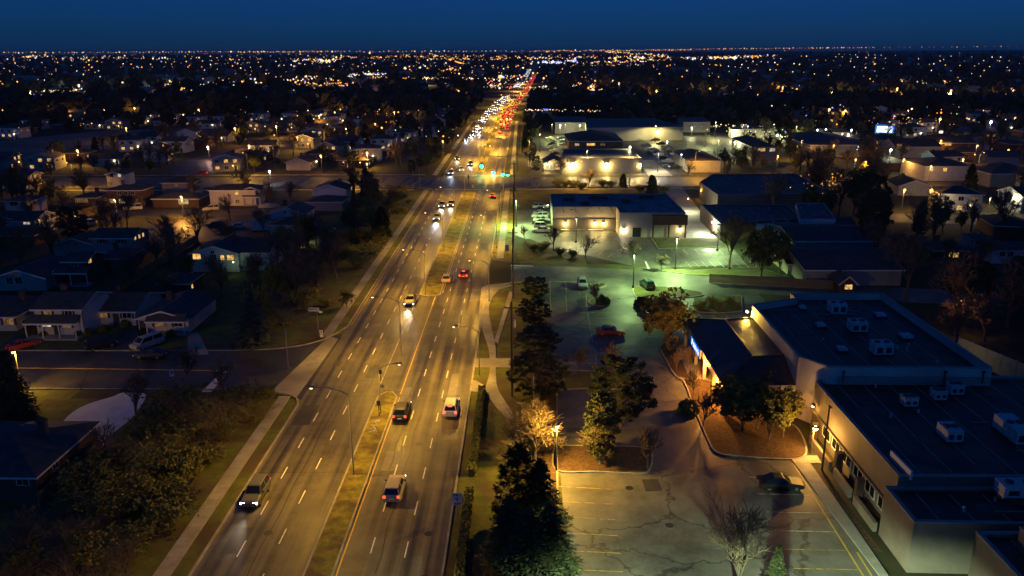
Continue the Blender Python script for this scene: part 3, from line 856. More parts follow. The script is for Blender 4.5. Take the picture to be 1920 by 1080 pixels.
def volume(t, x0, x1, yf, h, depth, roof, rise, wall, roofm, trim='trim', ov=0.45):
    """one block of a house, in the space of t: wall, roof, eave trim. gable_x: ridge along x; gable_y: gable to the street; hip"""
    y0, y1 = yf, yf + depth
    cx, cy = (x0 + x1) / 2, (y0 + y1) / 2
    w = x1 - x0
    mb = MB().box(x0, x1, y0, y1, 0, h - 0.02)
    th = 0.16
    rf = MB(); tr = MB()
    if roof == 'gable_x':
        for x, fl in ((x0, 1), (x1, 0)):
            tri = [(x, y0, h - 0.02), (x, cy, h + rise - 0.05), (x, y1, h - 0.02)]
            mb.face(tri if not fl else tri[::-1])
        s = rise / (depth / 2)
        for sg, ye in ((-1, y0), (1, y1)):
            yo = ye + sg * ov; zo = h - s * ov
            a = [(x0 - ov, yo, zo), (x1 + ov, yo, zo), (x1 + ov, cy, h + rise), (x0 - ov, cy, h + rise)]
            b = [(p[0], p[1], p[2] + th) for p in a]
            rf.face(b if sg < 0 else b[::-1]); rf.face(a[::-1] if sg < 0 else a)
            for i in range(4):
                j = (i + 1) % 4
                rf.face([a[i], a[j], b[j], b[i]] if sg < 0 else [a[j], a[i], b[i], b[j]])
        tr.box(x0 - ov, x1 + ov, y0 - ov - 0.06, y0 - ov, h - s * ov - 0.08, h - s * ov + th)
        for x in (x0 - ov - 0.04, x1 + ov):
            for sg, ye in ((-1, y0 - ov), (1, y1 + ov)):
                zo = h - s * ov
                q = [(x, ye, zo - 0.1), (x, cy, h + rise - 0.1), (x, cy, h + rise + th), (x, ye, zo + th)]
                for dx in (0, 0.04):
                    tr.face([(p[0] + dx, p[1], p[2]) for p in q])
    elif roof == 'gable_y':
        for y, fl in ((y0, 0), (y1, 1)):
            tri = [(x0, y, h - 0.02), (x1, y, h - 0.02), (cx, y, h + rise - 0.05)]
            mb.face(tri if not fl else tri[::-1])
        s = rise / (w / 2)
        for sg, xe in ((-1, x0), (1, x1)):
            xo = xe + sg * ov; zo = h - s * ov
            a = [(xo, y0 - ov, zo), (cx, y0 - ov, h + rise), (cx, y1 + ov, h + rise), (xo, y1 + ov, zo)]
            b = [(p[0], p[1], p[2] + th) for p in a]
            rf.face(b if sg < 0 else b[::-1]); rf.face(a[::-1] if sg < 0 else a)
            for i in range(4):
                j = (i + 1) % 4
                rf.face([a[i], a[j], b[j], b[i]] if sg < 0 else [a[j], a[i], b[i], b[j]])
            q = [(xo, zo - 0.1), (cx, h + rise - 0.1), (cx, h + rise + th), (xo, zo + th)]
            for dy in (-0.06, -0.01):
                tr.face([(p[0], y0 - ov + dy, p[1]) for p in q])
    else:
        s = rise / (min(w, depth) / 2)
        e = [(x0 - ov, y0 - ov), (x1 + ov, y0 - ov), (x1 + ov, y1 + ov), (x0 - ov, y1 + ov)]
        zo = h - 0.04
        if w >= depth:
            r0, r1 = (x0 + depth / 2, cy, h + rise), (x1 - depth / 2, cy, h + rise)
            E = [(*p, zo + th) for p in e]
            rf.face([E[0], E[1], r1, r0]); rf.face([E[1], E[2], r1]); rf.face([E[2], E[3], r0, r1]); rf.face([E[3], E[0], r0])
        else:
            r0, r1 = (cx, y0 + w / 2, h + rise), (cx, y1 - w / 2, h + rise)
            E = [(*p, zo + th) for p in e]
            rf.face([E[0], E[1], r0]); rf.face([E[1], E[2], r1, r0]); rf.face([E[2], E[3], r1]); rf.face([E[3], E[0], r0, r1])
        for i in range(4):
            j = (i + 1) % 4
            tr.face([(*e[i], zo - 0.06), (*e[j], zo - 0.06), (*e[j], zo + th), (*e[i], zo + th)])
        rf.face([(*p, zo) for p in e[::-1]])
    mb.build('wall', wall, t)
    ro = rf.build('roof', roofm, t)
    tr.build('eave_trim', M[trim], ro)


def V(pl, pr, py, h, depth, roof, rise, wall='siding_w', roofm='shingle'):
    if h < 5.4 and py > 320:
        h *= 0.88
    a = G(pl, py, h); b = G(pr, py, h)
    return dict(x0=a.x, x1=b.x, yf=(a.y + b.y) / 2, h=h, depth=depth, roof=roof, rise=rise, wall=M[wall], roofm=M[roofm])


def house(name, label, vols, wins=(), porch=None, chimney=None, door=None, group=None, cat='house', trim='trim'):
    if cat in ('house', 'shed'):
        for v in vols:
            v['depth'] *= 0.85
            v['rise'] = 0.31 * (v['depth'] if v['roof'] == 'gable_x' else (v['x1'] - v['x0']) if v['roof'] == 'gable_y' else min(v['depth'], v['x1'] - v['x0'])) / 2
    v0 = vols[0]
    c = Vector(((v0['x0'] + v0['x1']) / 2, v0['yf'] + v0['depth'] / 2, 0))
    t = thing(name, label, cat, c, 0, group)
    for v in vols:
        volume(t, v['x0'] - c.x, v['x1'] - c.x, v['yf'] - c.y, v['h'], v['depth'], v['roof'], v['rise'], v['wall'], v['roofm'], trim)
    for w in wins:
        face, vi, px, py, ww, hh, kind = w[:7]
        v = vols[vi]
        if face == 'f':
            p = on_y(px, py, v['yf'] - 0.03)
            p.x = min(max(p.x, v['x0'] + ww / 2 + 0.15), v['x1'] - ww / 2 - 0.15)
        else:
            p = on_x(px, py, v['x1'] + 0.03)
            p.y = min(max(p.y, v['yf'] + ww / 2 + 0.2), v['yf'] + v['depth'] - ww / 2 - 0.2)
        p.z = min(max(p.z, 0.3 + hh / 2), v['h'] + (v['rise'] * 0.5 if v['roof'].startswith('gable') else 0) - hh / 2 - 0.1)
        window(t, p - c, ww, hh, kind, face, len(w) > 7)
    if porch:
        vi, xa, xb, dp, z = porch
        v = vols[vi]
        x0 = v['x0'] + (v['x1'] - v['x0']) * xa - c.x; x1 = v['x0'] + (v['x1'] - v['x0']) * xb - c.x
        yf = v['yf'] - c.y
        pr = MB()
        a = [(x0, yf - dp, z), (x1, yf - dp, z), (x1, yf - 0.02, z + 0.9), (x0, yf - 0.02, z + 0.9)]
        b = [(p[0], p[1], p[2] + 0.14) for p in a]
        pr.face(b); pr.face(a[::-1])
        for i in range(4):
            pr.face([a[i], a[(i + 1) % 4], b[(i + 1) % 4], b[i]])
        po = pr.build('porch_roof', v['roofm'], t)
        MB().box(x0, x1, yf - dp - 0.06, yf - dp, z - 0.1, z + 0.15).build('eave_trim', M[trim], po)
        n = max(2, int((x1 - x0) / 2.6) + 1)
        post = MB().box(-0.07, 0.07, -0.07, 0.07, 0, z).mesh('post', M['trim'])
        for k in range(n):
            obj('post', post, t, (x0 + 0.2 + (x1 - x0 - 0.4) * k / (n - 1), yf - dp + 0.2, 0))
        MB().box(x0, x1, yf - dp, yf - 0.02, 0, 0.3).build('porch_floor', M['concrete'], t)
    if door:
        px, py, kind = door
        p = on_y(px, py, v0['yf'] - 0.05) - c
        MB().box(-0.5, 0.5, -0.05, 0.03, 0.05, 2.1).build('door', M['shutter'] if kind != 'lit' else M['pale_win'], t, (p.x, p.y, 0))
    if cat == 'house' and chimney is None and (v0['x1'] - v0['x0']) > 5 and int(abs(c.x * 13)) % 3 < 2:
        chimney = ((v0['x1'] - v0['x0']) * 0.22 * (1 if int(abs(c.x)) % 2 else -1), v0['depth'] * 0.12, v0['h'] + v0['rise'] * 0.55)
    if chimney:
        x, y, z = chimney
        MB().box(-0.4, 0.4, -0.35, 0.35, 0, 1.6).box(-0.46, 0.46, -0.41, 0.41, 1.6, 1.75).build('chimney', M['brick'], t, (x, y, z))
    return t


# ------------------------------------------------------------------ near houses on the left, one by one
house('bungalow', 'cream bungalow with hip roof at the left edge, facing the dim side street', [V(-75, 27, 594, 2.8, 13, 'hip', 2.3, 'siding_c', 'shingle_b')],
      [('f', 0, 16, 601, 1.8, 1.3, 'dim', 1), ('r', 0, 45, 607, 1.0, 1.0, 'dark')])
house('two_storey_house', 'pinkish white two-storey house with columned porch facing the side street', [V(63, 151, 579, 5.3, 10.5, 'gable_x', 2.3, 'siding_w', 'shingle')],
      [('f', 0, 89, 584, 1.3, 1.1, 'dim', 1), ('f', 0, 128, 585, 1.3, 1.1, 'dark', 1), ('f', 0, 86, 606, 1.7, 1.3, 'pale', 1), ('f', 0, 124, 608, 1.7, 1.2, 'dim', 1)],
      porch=(0, -0.12, 0.98, 2.0, 2.7), door=(106, 612, 'dark'))
house('bungalow', 'white shuttered bungalow between the porch house and the front-gabled bungalow', [V(168, 252, 583, 2.9, 12, 'gable_x', 2.5, 'siding_w', 'shingle')],
      [('f', 0, 194, 589, 1.4, 1.3, 'dim', 1), ('f', 0, 238, 590, 1.6, 1.3, 'dark', 1)], door=(217, 592, 'dark'))
house('bungalow', 'white bungalow with a front gable, last house before the dark spruce', [V(258, 352, 597, 2.8, 14, 'gable_y', 2.2, 'siding_w', 'shingle')],
      [('f', 0, 298, 606, 1.5, 1.1, 'dim', 1), ('f', 0, 334, 607, 1.4, 1.0, 'dark', 1)], porch=(0, 0.22, 1.0, 1.6, 2.3), door=(268, 612, 'dark'))
house('two_storey_house', 'dark house with low front gable and one lit upstairs end window', [V(118, 160, 490, 5.2, 8, 'gable_x', 1.9, 'brick_d', 'shingle'), V(-12, 84, 521, 2.9, 13, 'gable_y', 2.6, 'stucco', 'shingle')],
      [('f', 0, 139, 494, 1.6, 1.1, 'dark'), ('r', 0, 168, 488, 1.3, 1.2, 'warm'), ('f', 1, 18, 526, 1.3, 1.5, 'dark'), ('f', 1, 35, 526, 1.4, 1.5, 'dark'), ('r', 1, 102, 503, 1.2, 1.1, 'dark')], porch=(0, -0.3, 1.25, 2.2, 2.6))
house('two_storey_house', 'grey two-storey house with three small lit end windows near the turning circle', [V(172, 247, 446, 5.3, 9.5, 'gable_x', 2.2, 'stucco', 'shingle'), V(99, 178, 459, 3.0, 9, 'gable_y', 2.3, 'stucco', 'shingle')],
      [('f', 0, 192, 452, 1.5, 1.2, 'dark', 1), ('f', 0, 226, 452, 1.5, 1.2, 'dark', 1), ('r', 0, 253, 446, 0.9, 1.0, 'warm'), ('r', 0, 261, 443, 0.9, 1.0, 'warm'), ('r', 0, 268, 440, 0.9, 1.0, 'warm'), ('f', 1, 141, 451, 0.6, 0.6, 'dark')])
house('bungalow', 'low dark hip-roofed bungalow in front of the grey two-storey house', [V(182, 232, 485, 2.8, 10, 'hip', 2.2, 'brick_d', 'shingle')],
      [('f', 0, 213, 492, 1.2, 1.3, 'dark')])
house('two_storey_house', 'pale blue gabled house at the left edge with lit windows upstairs', [V(-20, 63, 414, 4.9, 11, 'gable_x', 2.6, 'siding_b', 'shingle'), V(-20, 30, 413, 4.9, 6, 'gable_y', 1.6, 'siding_b', 'shingle')],
      [('f', 0, 50, 417, 1.8, 1.1, 'pale'), ('f', 1, 15, 416, 1.2, 0.7, 'dim'), ('f', 1, 27, 415, 0.8, 0.6, 'dim'), ('r', 0, 75, 414, 1.6, 1.1, 'warm'), ('r', 0, 88, 408, 1.5, 1.2, 'dark'), ('r', 0, 97, 405, 1.2, 1.2, 'dark'), ('r', 0, 75, 430, 1.4, 1.2, 'pale')])
house('bungalow', 'dark low roof below the pale blue gabled house at the left edge', [V(-50, 62, 442, 2.8, 10, 'hip', 2.2, 'brick_d', 'shingle')])
house('two_storey_house', 'long pale blue house with three yellow lit windows under a front gable', [V(358, 446, 475, 4.5, 12, 'gable_y', 2.6, 'siding_b', 'shingle'), V(440, 503, 473, 4.5, 13, 'gable_x', 2.6, 'siding_b', 'shingle')],
      [('f', 0, 369, 481, 1.8, 1.3, 'warm'), ('f', 0, 400, 482, 1.4, 1.2, 'dark'), ('f', 0, 417, 483, 0.9, 1.2, 'warm'), ('f', 0, 432, 483, 1.5, 1.2, 'warm'), ('f', 0, 398, 467, 0.8, 0.8, 'dark'), ('r', 1, 508, 478, 1.2, 1.1, 'dark'), ('r', 1, 517, 470, 1.2, 1.1, 'dim'), ('r', 1, 512, 495, 1.2, 1.4, 'dark')])
house('garden_shed', 'small dark hip-roofed outbuilding with one lit window, below the long blue house', [V(298, 352, 532, 2.4, 8, 'hip', 1.7, 'brick_d', 'shingle')],
      [('r', 0, 360, 537, 0.9, 0.9, 'warm')], cat='shed')
house('two_storey_house', 'pale blue house with weathered grey roof and small roof vents', [V(507, 572, 400, 4.8, 10, 'gable_y', 2.2, 'siding_b', 'shingle_g'), V(470, 510, 415, 2.7, 8, 'gable_y', 1.5, 'siding_b', 'shingle')],
      [('f', 0, 534, 394, 0.7, 0.7, 'dark'), ('r', 0, 577, 402, 1.2, 1.2, 'dim'), ('r', 0, 587, 397, 1.2, 1.2, 'dim'), ('r', 0, 594, 392, 1.0, 1.1, 'dim')])
house('bungalow', 'dark hip-roofed bungalow in front of the grey-roofed blue house', [V(505, 578, 422, 2.9, 10, 'hip', 2.3, 'siding_b', 'shingle')])
house('cottage', 'small pale blue cottage with white window wall near the avenue bank', [V(578, 611, 442, 2.7, 9, 'gable_x', 1.8, 'siding_b', 'shingle')],
      [('r', 0, 616, 441, 1.0, 1.0, 'dark'), ('r', 0, 620, 438, 1.0, 1.0, 'dark')])
house('two_storey_house', 'pale house with hipped dark roof nearest the traffic lights on the left', [V(586, 648, 356, 4.8, 10, 'gable_y', 2.2, 'siding_b', 'shingle'), V(575, 640, 379, 2.9, 10, 'hip', 2.2, 'stucco', 'shingle')],
      [('r', 0, 655, 357, 1.4, 1.3, 'dark'), ('r', 0, 660, 352, 1.0, 1.0, 'warm'), ('r', 1, 646, 380, 1.0, 1.0, 'dark')])
house('two_storey_house', 'brown brick two-storey house behind the yellow-lit street lamp', [V(199, 266, 357, 5.2, 9, 'hip', 2.2, 'brick', 'shingle')],
      [('f', 0, 224, 362, 1.2, 1.1, 'dark'), ('f', 0, 236, 362, 1.2, 1.1, 'dark'), ('f', 0, 249, 362, 1.2, 1.1, 'dark'), ('f', 0, 210, 377, 1.6, 1.3, 'pale'), ('f', 0, 230, 377, 2.2, 1.4, 'pale'), ('f', 0, 256, 378, 1.0, 1.5, 'dim')])
house('two_storey_house', 'dark hip-roofed house second from the left end of the circle, faint arched vent', [V(303, 360, 343, 5.0, 9, 'hip', 2.4, 'stucco', 'shingle_b')],
      [('f', 0, 330, 347, 0.9, 0.7, 'dim'), ('r', 0, 366, 345, 1.0, 1.2, 'warm')])
house('bungalow', 'dark bungalow with a glowing white bay window at the turning circle', [V(286, 372, 373, 2.9, 10, 'hip', 2.2, 'brick_d', 'shingle')],
      [('f', 0, 344, 378, 3.0, 1.5, 'pale')])
house('two_storey_house', 'white gabled house with four yellow windows facing the turning circle', [V(392, 478, 357, 5.2, 10, 'hip', 2.3, 'siding_w', 'shingle_b'), V(455, 486, 356, 5.2, 4, 'gable_y', 1.9, 'siding_w', 'shingle_g')],
      [('f', 0, 444, 362, 1.1, 1.1, 'warm'), ('f', 1, 459, 362, 1.3, 1.3, 'pale'), ('f', 1, 468, 362, 1.0, 1.3, 'pale'), ('f', 1, 477, 360, 1.0, 1.6, 'warm'), ('f', 0, 445, 378, 1.2, 1.2, 'dim')], porch=(1, 0.0, 1.1, 1.6, 2.6))
house('two_storey_house', 'pinkish house with hip roof left of the long lit fence', [V(8, 56, 377, 4.6, 9, 'hip', 2.2, 'siding_w', 'shingle')],
      [('f', 0, 26, 381, 2.4, 1.2, 'dark'), ('f', 0, 54, 381, 0.9, 1.1, 'pale'), ('r', 0, 66, 380, 1.2, 1.1, 'dark')])
house('two_storey_house', 'long white two-storey house with an orange lit porch at the left edge', [V(-30, 52, 331, 5.3, 9, 'gable_x', 2.2, 'siding_w', 'shingle'), V(46, 68, 346, 2.7, 6, 'hip', 1.5, 'brick', 'shingle')],
      [('f', 0, 7, 335, 1.6, 1.2, 'dark'), ('f', 0, 18, 335, 1.2, 1.1, 'dark'), ('f', 0, 30, 334, 1.2, 1.1, 'dark'), ('r', 0, 64, 329, 1.2, 1.0, 'warm'), ('f', 1, 52, 350, 1.6, 1.5, 'warm'), ('f', 1, 60, 350, 1.6, 1.5, 'warm'), ('f', 0, 8, 350, 1.6, 1.3, 'dim')])
house('bungalow', 'dark brick bungalow with three dim windows, left of the lit lamp', [V(137, 180, 371, 2.8, 9, 'hip', 2.1, 'brick', 'shingle')],
      [('f', 0, 145, 376, 1.4, 1.2, 'dim'), ('f', 0, 153, 376, 1.1, 1.2, 'dim'), ('f', 0, 161, 376, 1.2, 1.2, 'dim')])
house('two_storey_house', 'white front-gabled house among bare trees behind the brick house', [V(199, 231, 327, 4.7, 9, 'gable_y', 2.0, 'siding_w', 'shingle')],
      [('f', 0, 209, 329, 1.2, 1.2, 'dark'), ('f', 0, 224, 329, 1.2, 1.2, 'pale'), ('f', 0, 200, 343, 1.2, 1.2, 'dim')])
house('bungalow', 'brick bungalow in the bottom left corner with white gutter corner', [V(-140, 66, 893, 3.2, 14.0, 'hip', 2.2, 'brick_d', 'shingle')],
      [('f', 0, 42, 900, 1.3, 0.9, 'dark'), ('r', 0, 103, 869, 1.2, 1.0, 'dark')])
dp = G(66, 893, 2.8)
house('bungalow', 'long dark bungalow under bare trees at the right edge, one yellow window', [V(1835, 1870, 452, 3.2, 8, 'hip', 1.8, 'siding_w', 'shingle'), V(1862, 1960, 470, 3.2, 9, 'hip', 2.0, 'siding_b', 'shingle')],
      [('f', 0, 1843, 462, 1.0, 1.2, 'warm'), ('f', 1, 1880, 474, 1.2, 1.2, 'dark'), ('f', 1, 1895, 476, 1.2, 1.2, 'dark')])
house('bungalow', 'hidden dark bungalow showing two small orange window panes', [V(1755, 1830, 470, 2.8, 9, 'hip', 1.8, 'brick_d', 'shingle')],
      [('f', 0, 1782, 477, 0.9, 1.0, 'warm'), ('f', 0, 1792, 478, 1.3, 1.1, 'warm')])
house('garden_shed', 'rounded dark hut with a yellow latticed window beside the plaza drive', [V(1576, 1604, 530, 2.5, 5, 'gable_y', 1.2, 'brick_d', 'shingle')],
      [('f', 0, 1591, 538, 1.5, 1.0, 'warm')], cat='hut')
house('long_hall', 'long dark gabled hall with pale end wall beyond the plaza drive', [V(1512, 1692, 506, 3.6, 20, 'gable_x', 1.5, 'stucco', 'shingle'), V(1478, 1512, 494, 2.6, 10, 'gable_x', 1.4, 'siding_c', 'shingle')], cat='building')
house('long_hall', 'dark wide-roofed hall behind the long gabled hall', [V(1490, 1640, 452, 4.2, 18, 'gable_x', 1.2, 'stucco', 'shingle')], cat='building')
house('white_shed', 'pale end-lit shed with a lamp at the right of the school', [V(1580, 1612, 436, 3.2, 16, 'gable_x', 1.0, 'siding_w', 'shingle')], cat='shed')

# ------------------------------------------------------------------ shopping plaza on the right
low = flat_building('plaza_block', 'large low plaza block with dark flat roof and tan side wall', 'building', [(34.7, 66.4), (74, 66.0), (74, 90), (36.5, 90), (34.7, 88.3)], 6.0, 0.28, M['precast'], M['flat_roof'])
c = low.location
MB().box(33.15, 33.5, 66.6, 71.5, 0, 0.95).box(33.15, 33.5, 72.6, 77.0, 0, 0.95).box(33.15, 33.5, 78.2, 84.5, 0, 0.95).build('planter_wall', M['precast'], low, (-c.x, -c.y, 0))
for yy in (71.9, 77.4, 84.9):
    MB().box(-0.45, 0.25, -0.35, 0.35, 0, 2.6).build('pier', M['brick_d'], low, (33.9 - c.x, yy - c.y, 0))
for k in range(6):
    window(low, (34.67 - c.x, 68.4 + 3.0 * k - c.y, 1.75), 2.3, 1.3, 'dark', 'l')
MB().box(34.4, 34.7, 66.5, 88.2, 2.55, 2.75).build('ledge', M['precast'], low, (-c.x, -c.y, 0))
up = flat_building('plaza_block', 'taller plaza block with deep parapet, angled corner and rooftop units', 'building', [(33.6, 112.4), (33.6, 91.6), (36.0, 88.3), (55.0, 87.9), (55.0, 118.0), (41.0, 118.0), (41.0, 115.6)], 7.9, 0.9, M['parapet_wall'], M['flat_roof'])
c = up.location
MB().box(37.2, 54.8, 87.72, 87.88, 6.0, 6.85).build('wall_base_band', M['stucco'], up, (-c.x, -c.y, 0))
for px in (1580, 1770, 1842):
    p = on_y(px, 712, 87.7)
    MB().box(-0.06, 0.06, -0.12, 0.0, -1.2, 0.3).box(-0.16, 0.16, -0.2, 0.0, 0.1, 0.3).build('downpipe', M['dark_trim'], up, (p.x - c.x, p.y - c.y, 7.4))
flat_building('plaza_annex', 'low tan annex with black flat roof at the bottom right', 'building', [(33.5, 60.4), (62, 59.6), (62, 66.2), (33.5, 66.2)], 5.0, 0.25, M['precast'], M['flat_roof'])
flat_building('plaza_annex', 'small stepped annex in the bottom right corner', 'building', [(37.6, 44), (60, 44), (60, 58.4), (37.6, 58.4)], 5.4, 0.3, M['precast'], M['flat_roof'])
flat_building('plaza_annex', 'raised corner block with tan edge at the bottom right', 'building', [(40.3, 44), (62, 44), (62, 57.2), (40.3, 57.2)], 6.6, 0.4, M['precast'], M['flat_roof'])

# restaurant canopy with glossy hipped roof
can = thing('canopy_pavilion', 'pavilion with glossy dark tiled hip roof and blue lit sign', 'building', (29, 104, 0))
ox, oy = 29, 104
ez = 4.2
E_ = [(24.6, 91.4, ez), (33.55, 91.4, ez), (33.55, 116.6, ez), (24.6, 116.6, ez)]
T_ = [(29.6, 96.8, 5.9), (33.55, 96.8, 6.2), (33.55, 111.4, 6.2), (29.6, 111.4, 5.9)]
rm = MB()
rm.face([E_[0], E_[1], T_[1], T_[0]]); rm.face([E_[3], E_[0], T_[0], T_[3]]); rm.face([E_[2], E_[3], T_[3], T_[2]]); rm.face([T_[0], T_[1], T_[2], T_[3]])
ro = rm.build('roof', M['glazed'], can, (-ox, -oy, 0))
ridge = MB()
for a, b in ((E_[0], T_[0]), (E_[3], T_[3]), (T_[0], T_[3]), (T_[0], T_[1]), (T_[3], T_[2])):
    ridge.tube((a[0], a[1], a[2] + 0.05), (b[0], b[1], b[2] + 0.05), 0.1, 0.1, 5)
ridge.build('ridge_cap', M['glazed'], ro)
MB().box(24.5, 24.62, 91.3, 116.7, ez - 0.75, ez + 0.08).box(24.62, 33.5, 91.28, 91.4, ez - 0.75, ez + 0.08).box(24.62, 33.5, 116.6, 116.72, ez - 0.75, ez + 0.08).build('fascia', M['siding_c'], can, (-ox, -oy, 0))
MB().sheet([(24.7, 91.5), (33.5, 91.5), (33.5, 116.5), (24.7, 116.5)], ez - 0.1).build('soffit', M['stucco'], can, (-ox, -oy, 0))
MB().box(27.4, 33.5, 93.2, 115.0, 0, ez - 0.12).build('wall', M['precast'], can, (-ox, -oy, 0))
for k in range(6):
    window(can, (27.37 - ox, 95.2 + 3.5 * k - oy, 1.7), 2.2, 2.2, 'dim' if k in (1, 3) else 'dark', 'l')
col_m = MB().box(-0.22, 0.22, -0.22, 0.22, 0, ez - 0.12).mesh('column', M['siding_c'])
for yy in (92.0, 97.5, 103.0, 108.5, 116.0):
    obj('column', col_m, can, (25.0 - ox, yy - oy, 0))
sg = thing('lit_sign', 'blue lit sign with white lettering on the pavilion fascia', 'sign', (24.3, 106.6, 3.55))
MB().box(0.0, 0.2, -3.4, 2.6, -0.55, 0.75).build('sign_box', M['dark_trim'], sg)
MB().box(-0.03, 0.0, -3.35, 2.55, -0.5, 0.7).build('sign_panel', M['sign_blue'], sg)
lt = MB()
for (ya, yb, za, zb) in ((1.75, 1.95, -0.35, 0.55), (1.45, 1.6, -0.1, 0.5), (0.75, 0.9, -0.3, 0.35), (0.3, 0.45, -0.3, 0.35), (0.45, 0.75, 0.2, 0.35), (0.45, 0.75, -0.3, -0.15),
                         (-0.15, 0.0, -0.3, 0.35), (-0.6, -0.45, -0.3, 0.35), (-0.45, -0.15, 0.2, 0.35), (-0.45, -0.15, -0.3, -0.15), (-1.1, -0.95, -0.3, 0.35), (-1.7, -1.5, -0.25, 0.3), (-2.3, -2.1, -0.35, 0.4), (-2.75, -2.6, -0.3, 0.2)):
    lt.box(-0.05, -0.03, ya, yb, za, zb)      # strokes as blurred as the photograph shows them
lt.build('lettering', M['sign_white'], sg)

# store with the blue-lit roof
st = flat_building('store_building', 'pale box store with blue-lit flat roof and row of wall lamps', 'building', [(7.4, 198.8), (23.4, 198.8), (23.4, 190.9), (39.2, 190.9), (39.2, 217.5), (7.4, 217.5)], 6.0, 0.2, M['store_wall'], M['blue_roof'])
c = st.location
MB().box(7.38, 23.2, 198.62, 198.8, 0, 2.9).build('wall_base_band', M['precast'], st, (-c.x, -c.y, 0))
MB().box(31.2, 39.6, 189.7, 190.9, 3.3, 5.6).build('brown_canopy', M['brown_band'], st, (-c.x, -c.y, 0))
for xx in (31.4, 35.2, 39.2):
    MB().box(-0.18, 0.18, -0.18, 0.18, 0, 3.3).build('canopy_post', M['brown_band'], st, (xx - c.x, 190.0 - c.y, 0))
MB().box(26.6, 28.6, 190.82, 190.9, 0.1, 2.4).build('shop_door', M['glass'], st, (-c.x, -c.y, 0))
MB().box(9.5, 20.5, 197.6, 198.6, 0, 0.35).build('loading_step', M['concrete'], st, (-c.x, -c.y, 0))
for (xx, yy, w, d) in ((12, 210, 3.2, 2.0), (20, 212, 5, 1.6), (27, 208, 2.2, 2.2), (33, 213, 4, 1.5), (16, 204, 2.0, 1.6)):
    u = MB().box(-w / 2, w / 2, -d / 2, d / 2, 0, 0.55).box(-w / 2 + 0.2, w / 2 - 0.2, -d / 2 + 0.2, d / 2 - 0.2, 0.55, 0.7)
    u.build('roof_vent', M['dark_trim'], st, (xx - c.x, yy - c.y, 5.8))

# school-like flat roofed complex to the right of the service lane
def top_poly(pts, h):
    return [(G(*p, h).x, G(*p, h).y) for p in pts]


flat_building('school_block', 'big flat-roofed school block with warm lit entrance side', 'building', top_poly([(1346, 366), (1560, 362), (1492, 326), (1335, 327), (1312, 342)], 5.0), 5.0, 0.3, M['precast'], M['flat_roof'])
flat_building('school_block', 'low dark flat roof in front of the school, lamp on its corner', 'building', top_poly([(1352, 420), (1500, 410), (1478, 384), (1314, 384)], 4.2), 4.2, 0.2, M['brick'], M['flat_roof'])
flat_building('school_block', 'blue-lit low wall block right of the large bare tree', 'building', top_poly([(1418, 420), (1502, 420), (1500, 411), (1418, 411)], 4.0), 4.0, 0.2, M['siding_b'], M['flat_roof'])
flat_building('school_block', 'tall plain block with one small lit end window', 'building', top_poly([(1500, 411), (1567, 411), (1545, 381), (1492, 381)], 5.6), 5.6, 0.2, M['siding_b'], M['flat_roof'])

# warehouses beyond the cross street
flat_building('warehouse', 'floodlit warehouse with pale front wall and three lamps by the cross street', 'building', top_poly([(1050, 297), (1203, 297), (1180, 279), (1058, 279)], 5.6), 5.6, 0.2, M['store_wall'], M['flat_roof'])
house('showroom', 'small glazed showroom with sloped roof at the warehouse corner', [V(1020, 1056, 306, 3.2, 14, 'gable_y', 1.6, 'siding_c', 'shingle_g')],
      [('f', 0, 1026, 313, 1.6, 2.2, 'pale'), ('f', 0, 1035, 313, 1.6, 2.2, 'pale'), ('f', 0, 1044, 313, 1.6, 2.2, 'warm'), ('f', 0, 1053, 313, 1.6, 2.2, 'pale')], cat='building')
house('motel_block', 'dark hip-roofed brick block behind the floodlit warehouse', [V(1066, 1168, 265, 4.6, 34, 'hip', 3.0, 'brick', 'shingle')],
      [('f', 0, 1082, 271, 2.0, 1.2, 'pale'), ('f', 0, 1108, 271, 4.0, 1.2, 'warm'), ('f', 0, 1130, 271, 2.0, 1.0, 'dim')], cat='building')
flat_building('warehouse', 'long pale warehouse with two lamps behind the hip-roofed block', 'building', top_poly([(1100, 240), (1281, 238), (1226, 222), (1096, 223)], 6.5), 6.5, 0.2, M['store_wall'], M['flat_roof'])
flat_building('warehouse', 'left end of the far warehouses with two white floodlights', 'building', top_poly([(1041, 230), (1100, 230), (1098, 219), (1036, 219)], 6.0), 6.0, 0.2, M['stucco'], M['flat_roof'])
flat_building('warehouse', 'small pale warehouse with one bright corner lamp', 'building', top_poly([(1282, 229), (1332, 229), (1318, 220), (1270, 222)], 5.5), 5.5, 0.2, M['store_wall'], M['flat_roof'])
flat_building('warehouse', 'white-walled unit right of the twin floodlights', 'building', top_poly([(1372, 243), (1458, 241), (1450, 236), (1366, 238)], 4.5), 4.5, 0.2, M['siding_w'], M['flat_roof'])
house('office_block', 'dark-roofed office with lit windows beyond the service lane', [V(1412, 1458, 276, 5.5, 34, 'hip', 2.0, 'stucco', 'shingle')],
      [('f', 0, 1420, 281, 2.2, 1.4, 'pale'), ('f', 0, 1430, 281, 2.2, 1.4, 'warm'), ('f', 0, 1448, 281, 2.4, 1.4, 'pale')], cat='building')
house('office_block', 'brown-roofed low office with pale side wall by the cross street', [V(1290, 1352, 302, 4.2, 30, 'hip', 1.8, 'siding_c', 'shingle_b')], cat='building')
house('depot', 'wide dark flat-topped depot right of the office block', [V(1520, 1640, 272, 5.0, 46, 'hip', 2.4, 'stucco', 'shingle_g')], cat='building')
house('townhouse_row', 'long low townhouse row with lit end window below the lit billboard', [V(1680, 1765, 275, 4.6, 14, 'gable_x', 2.4, 'siding_c', 'shingle_b')],
      [('f', 0, 1684, 273, 2.0, 1.8, 'warm'), ('f', 0, 1702, 277, 1.6, 1.6, 'dim')], cat='building')
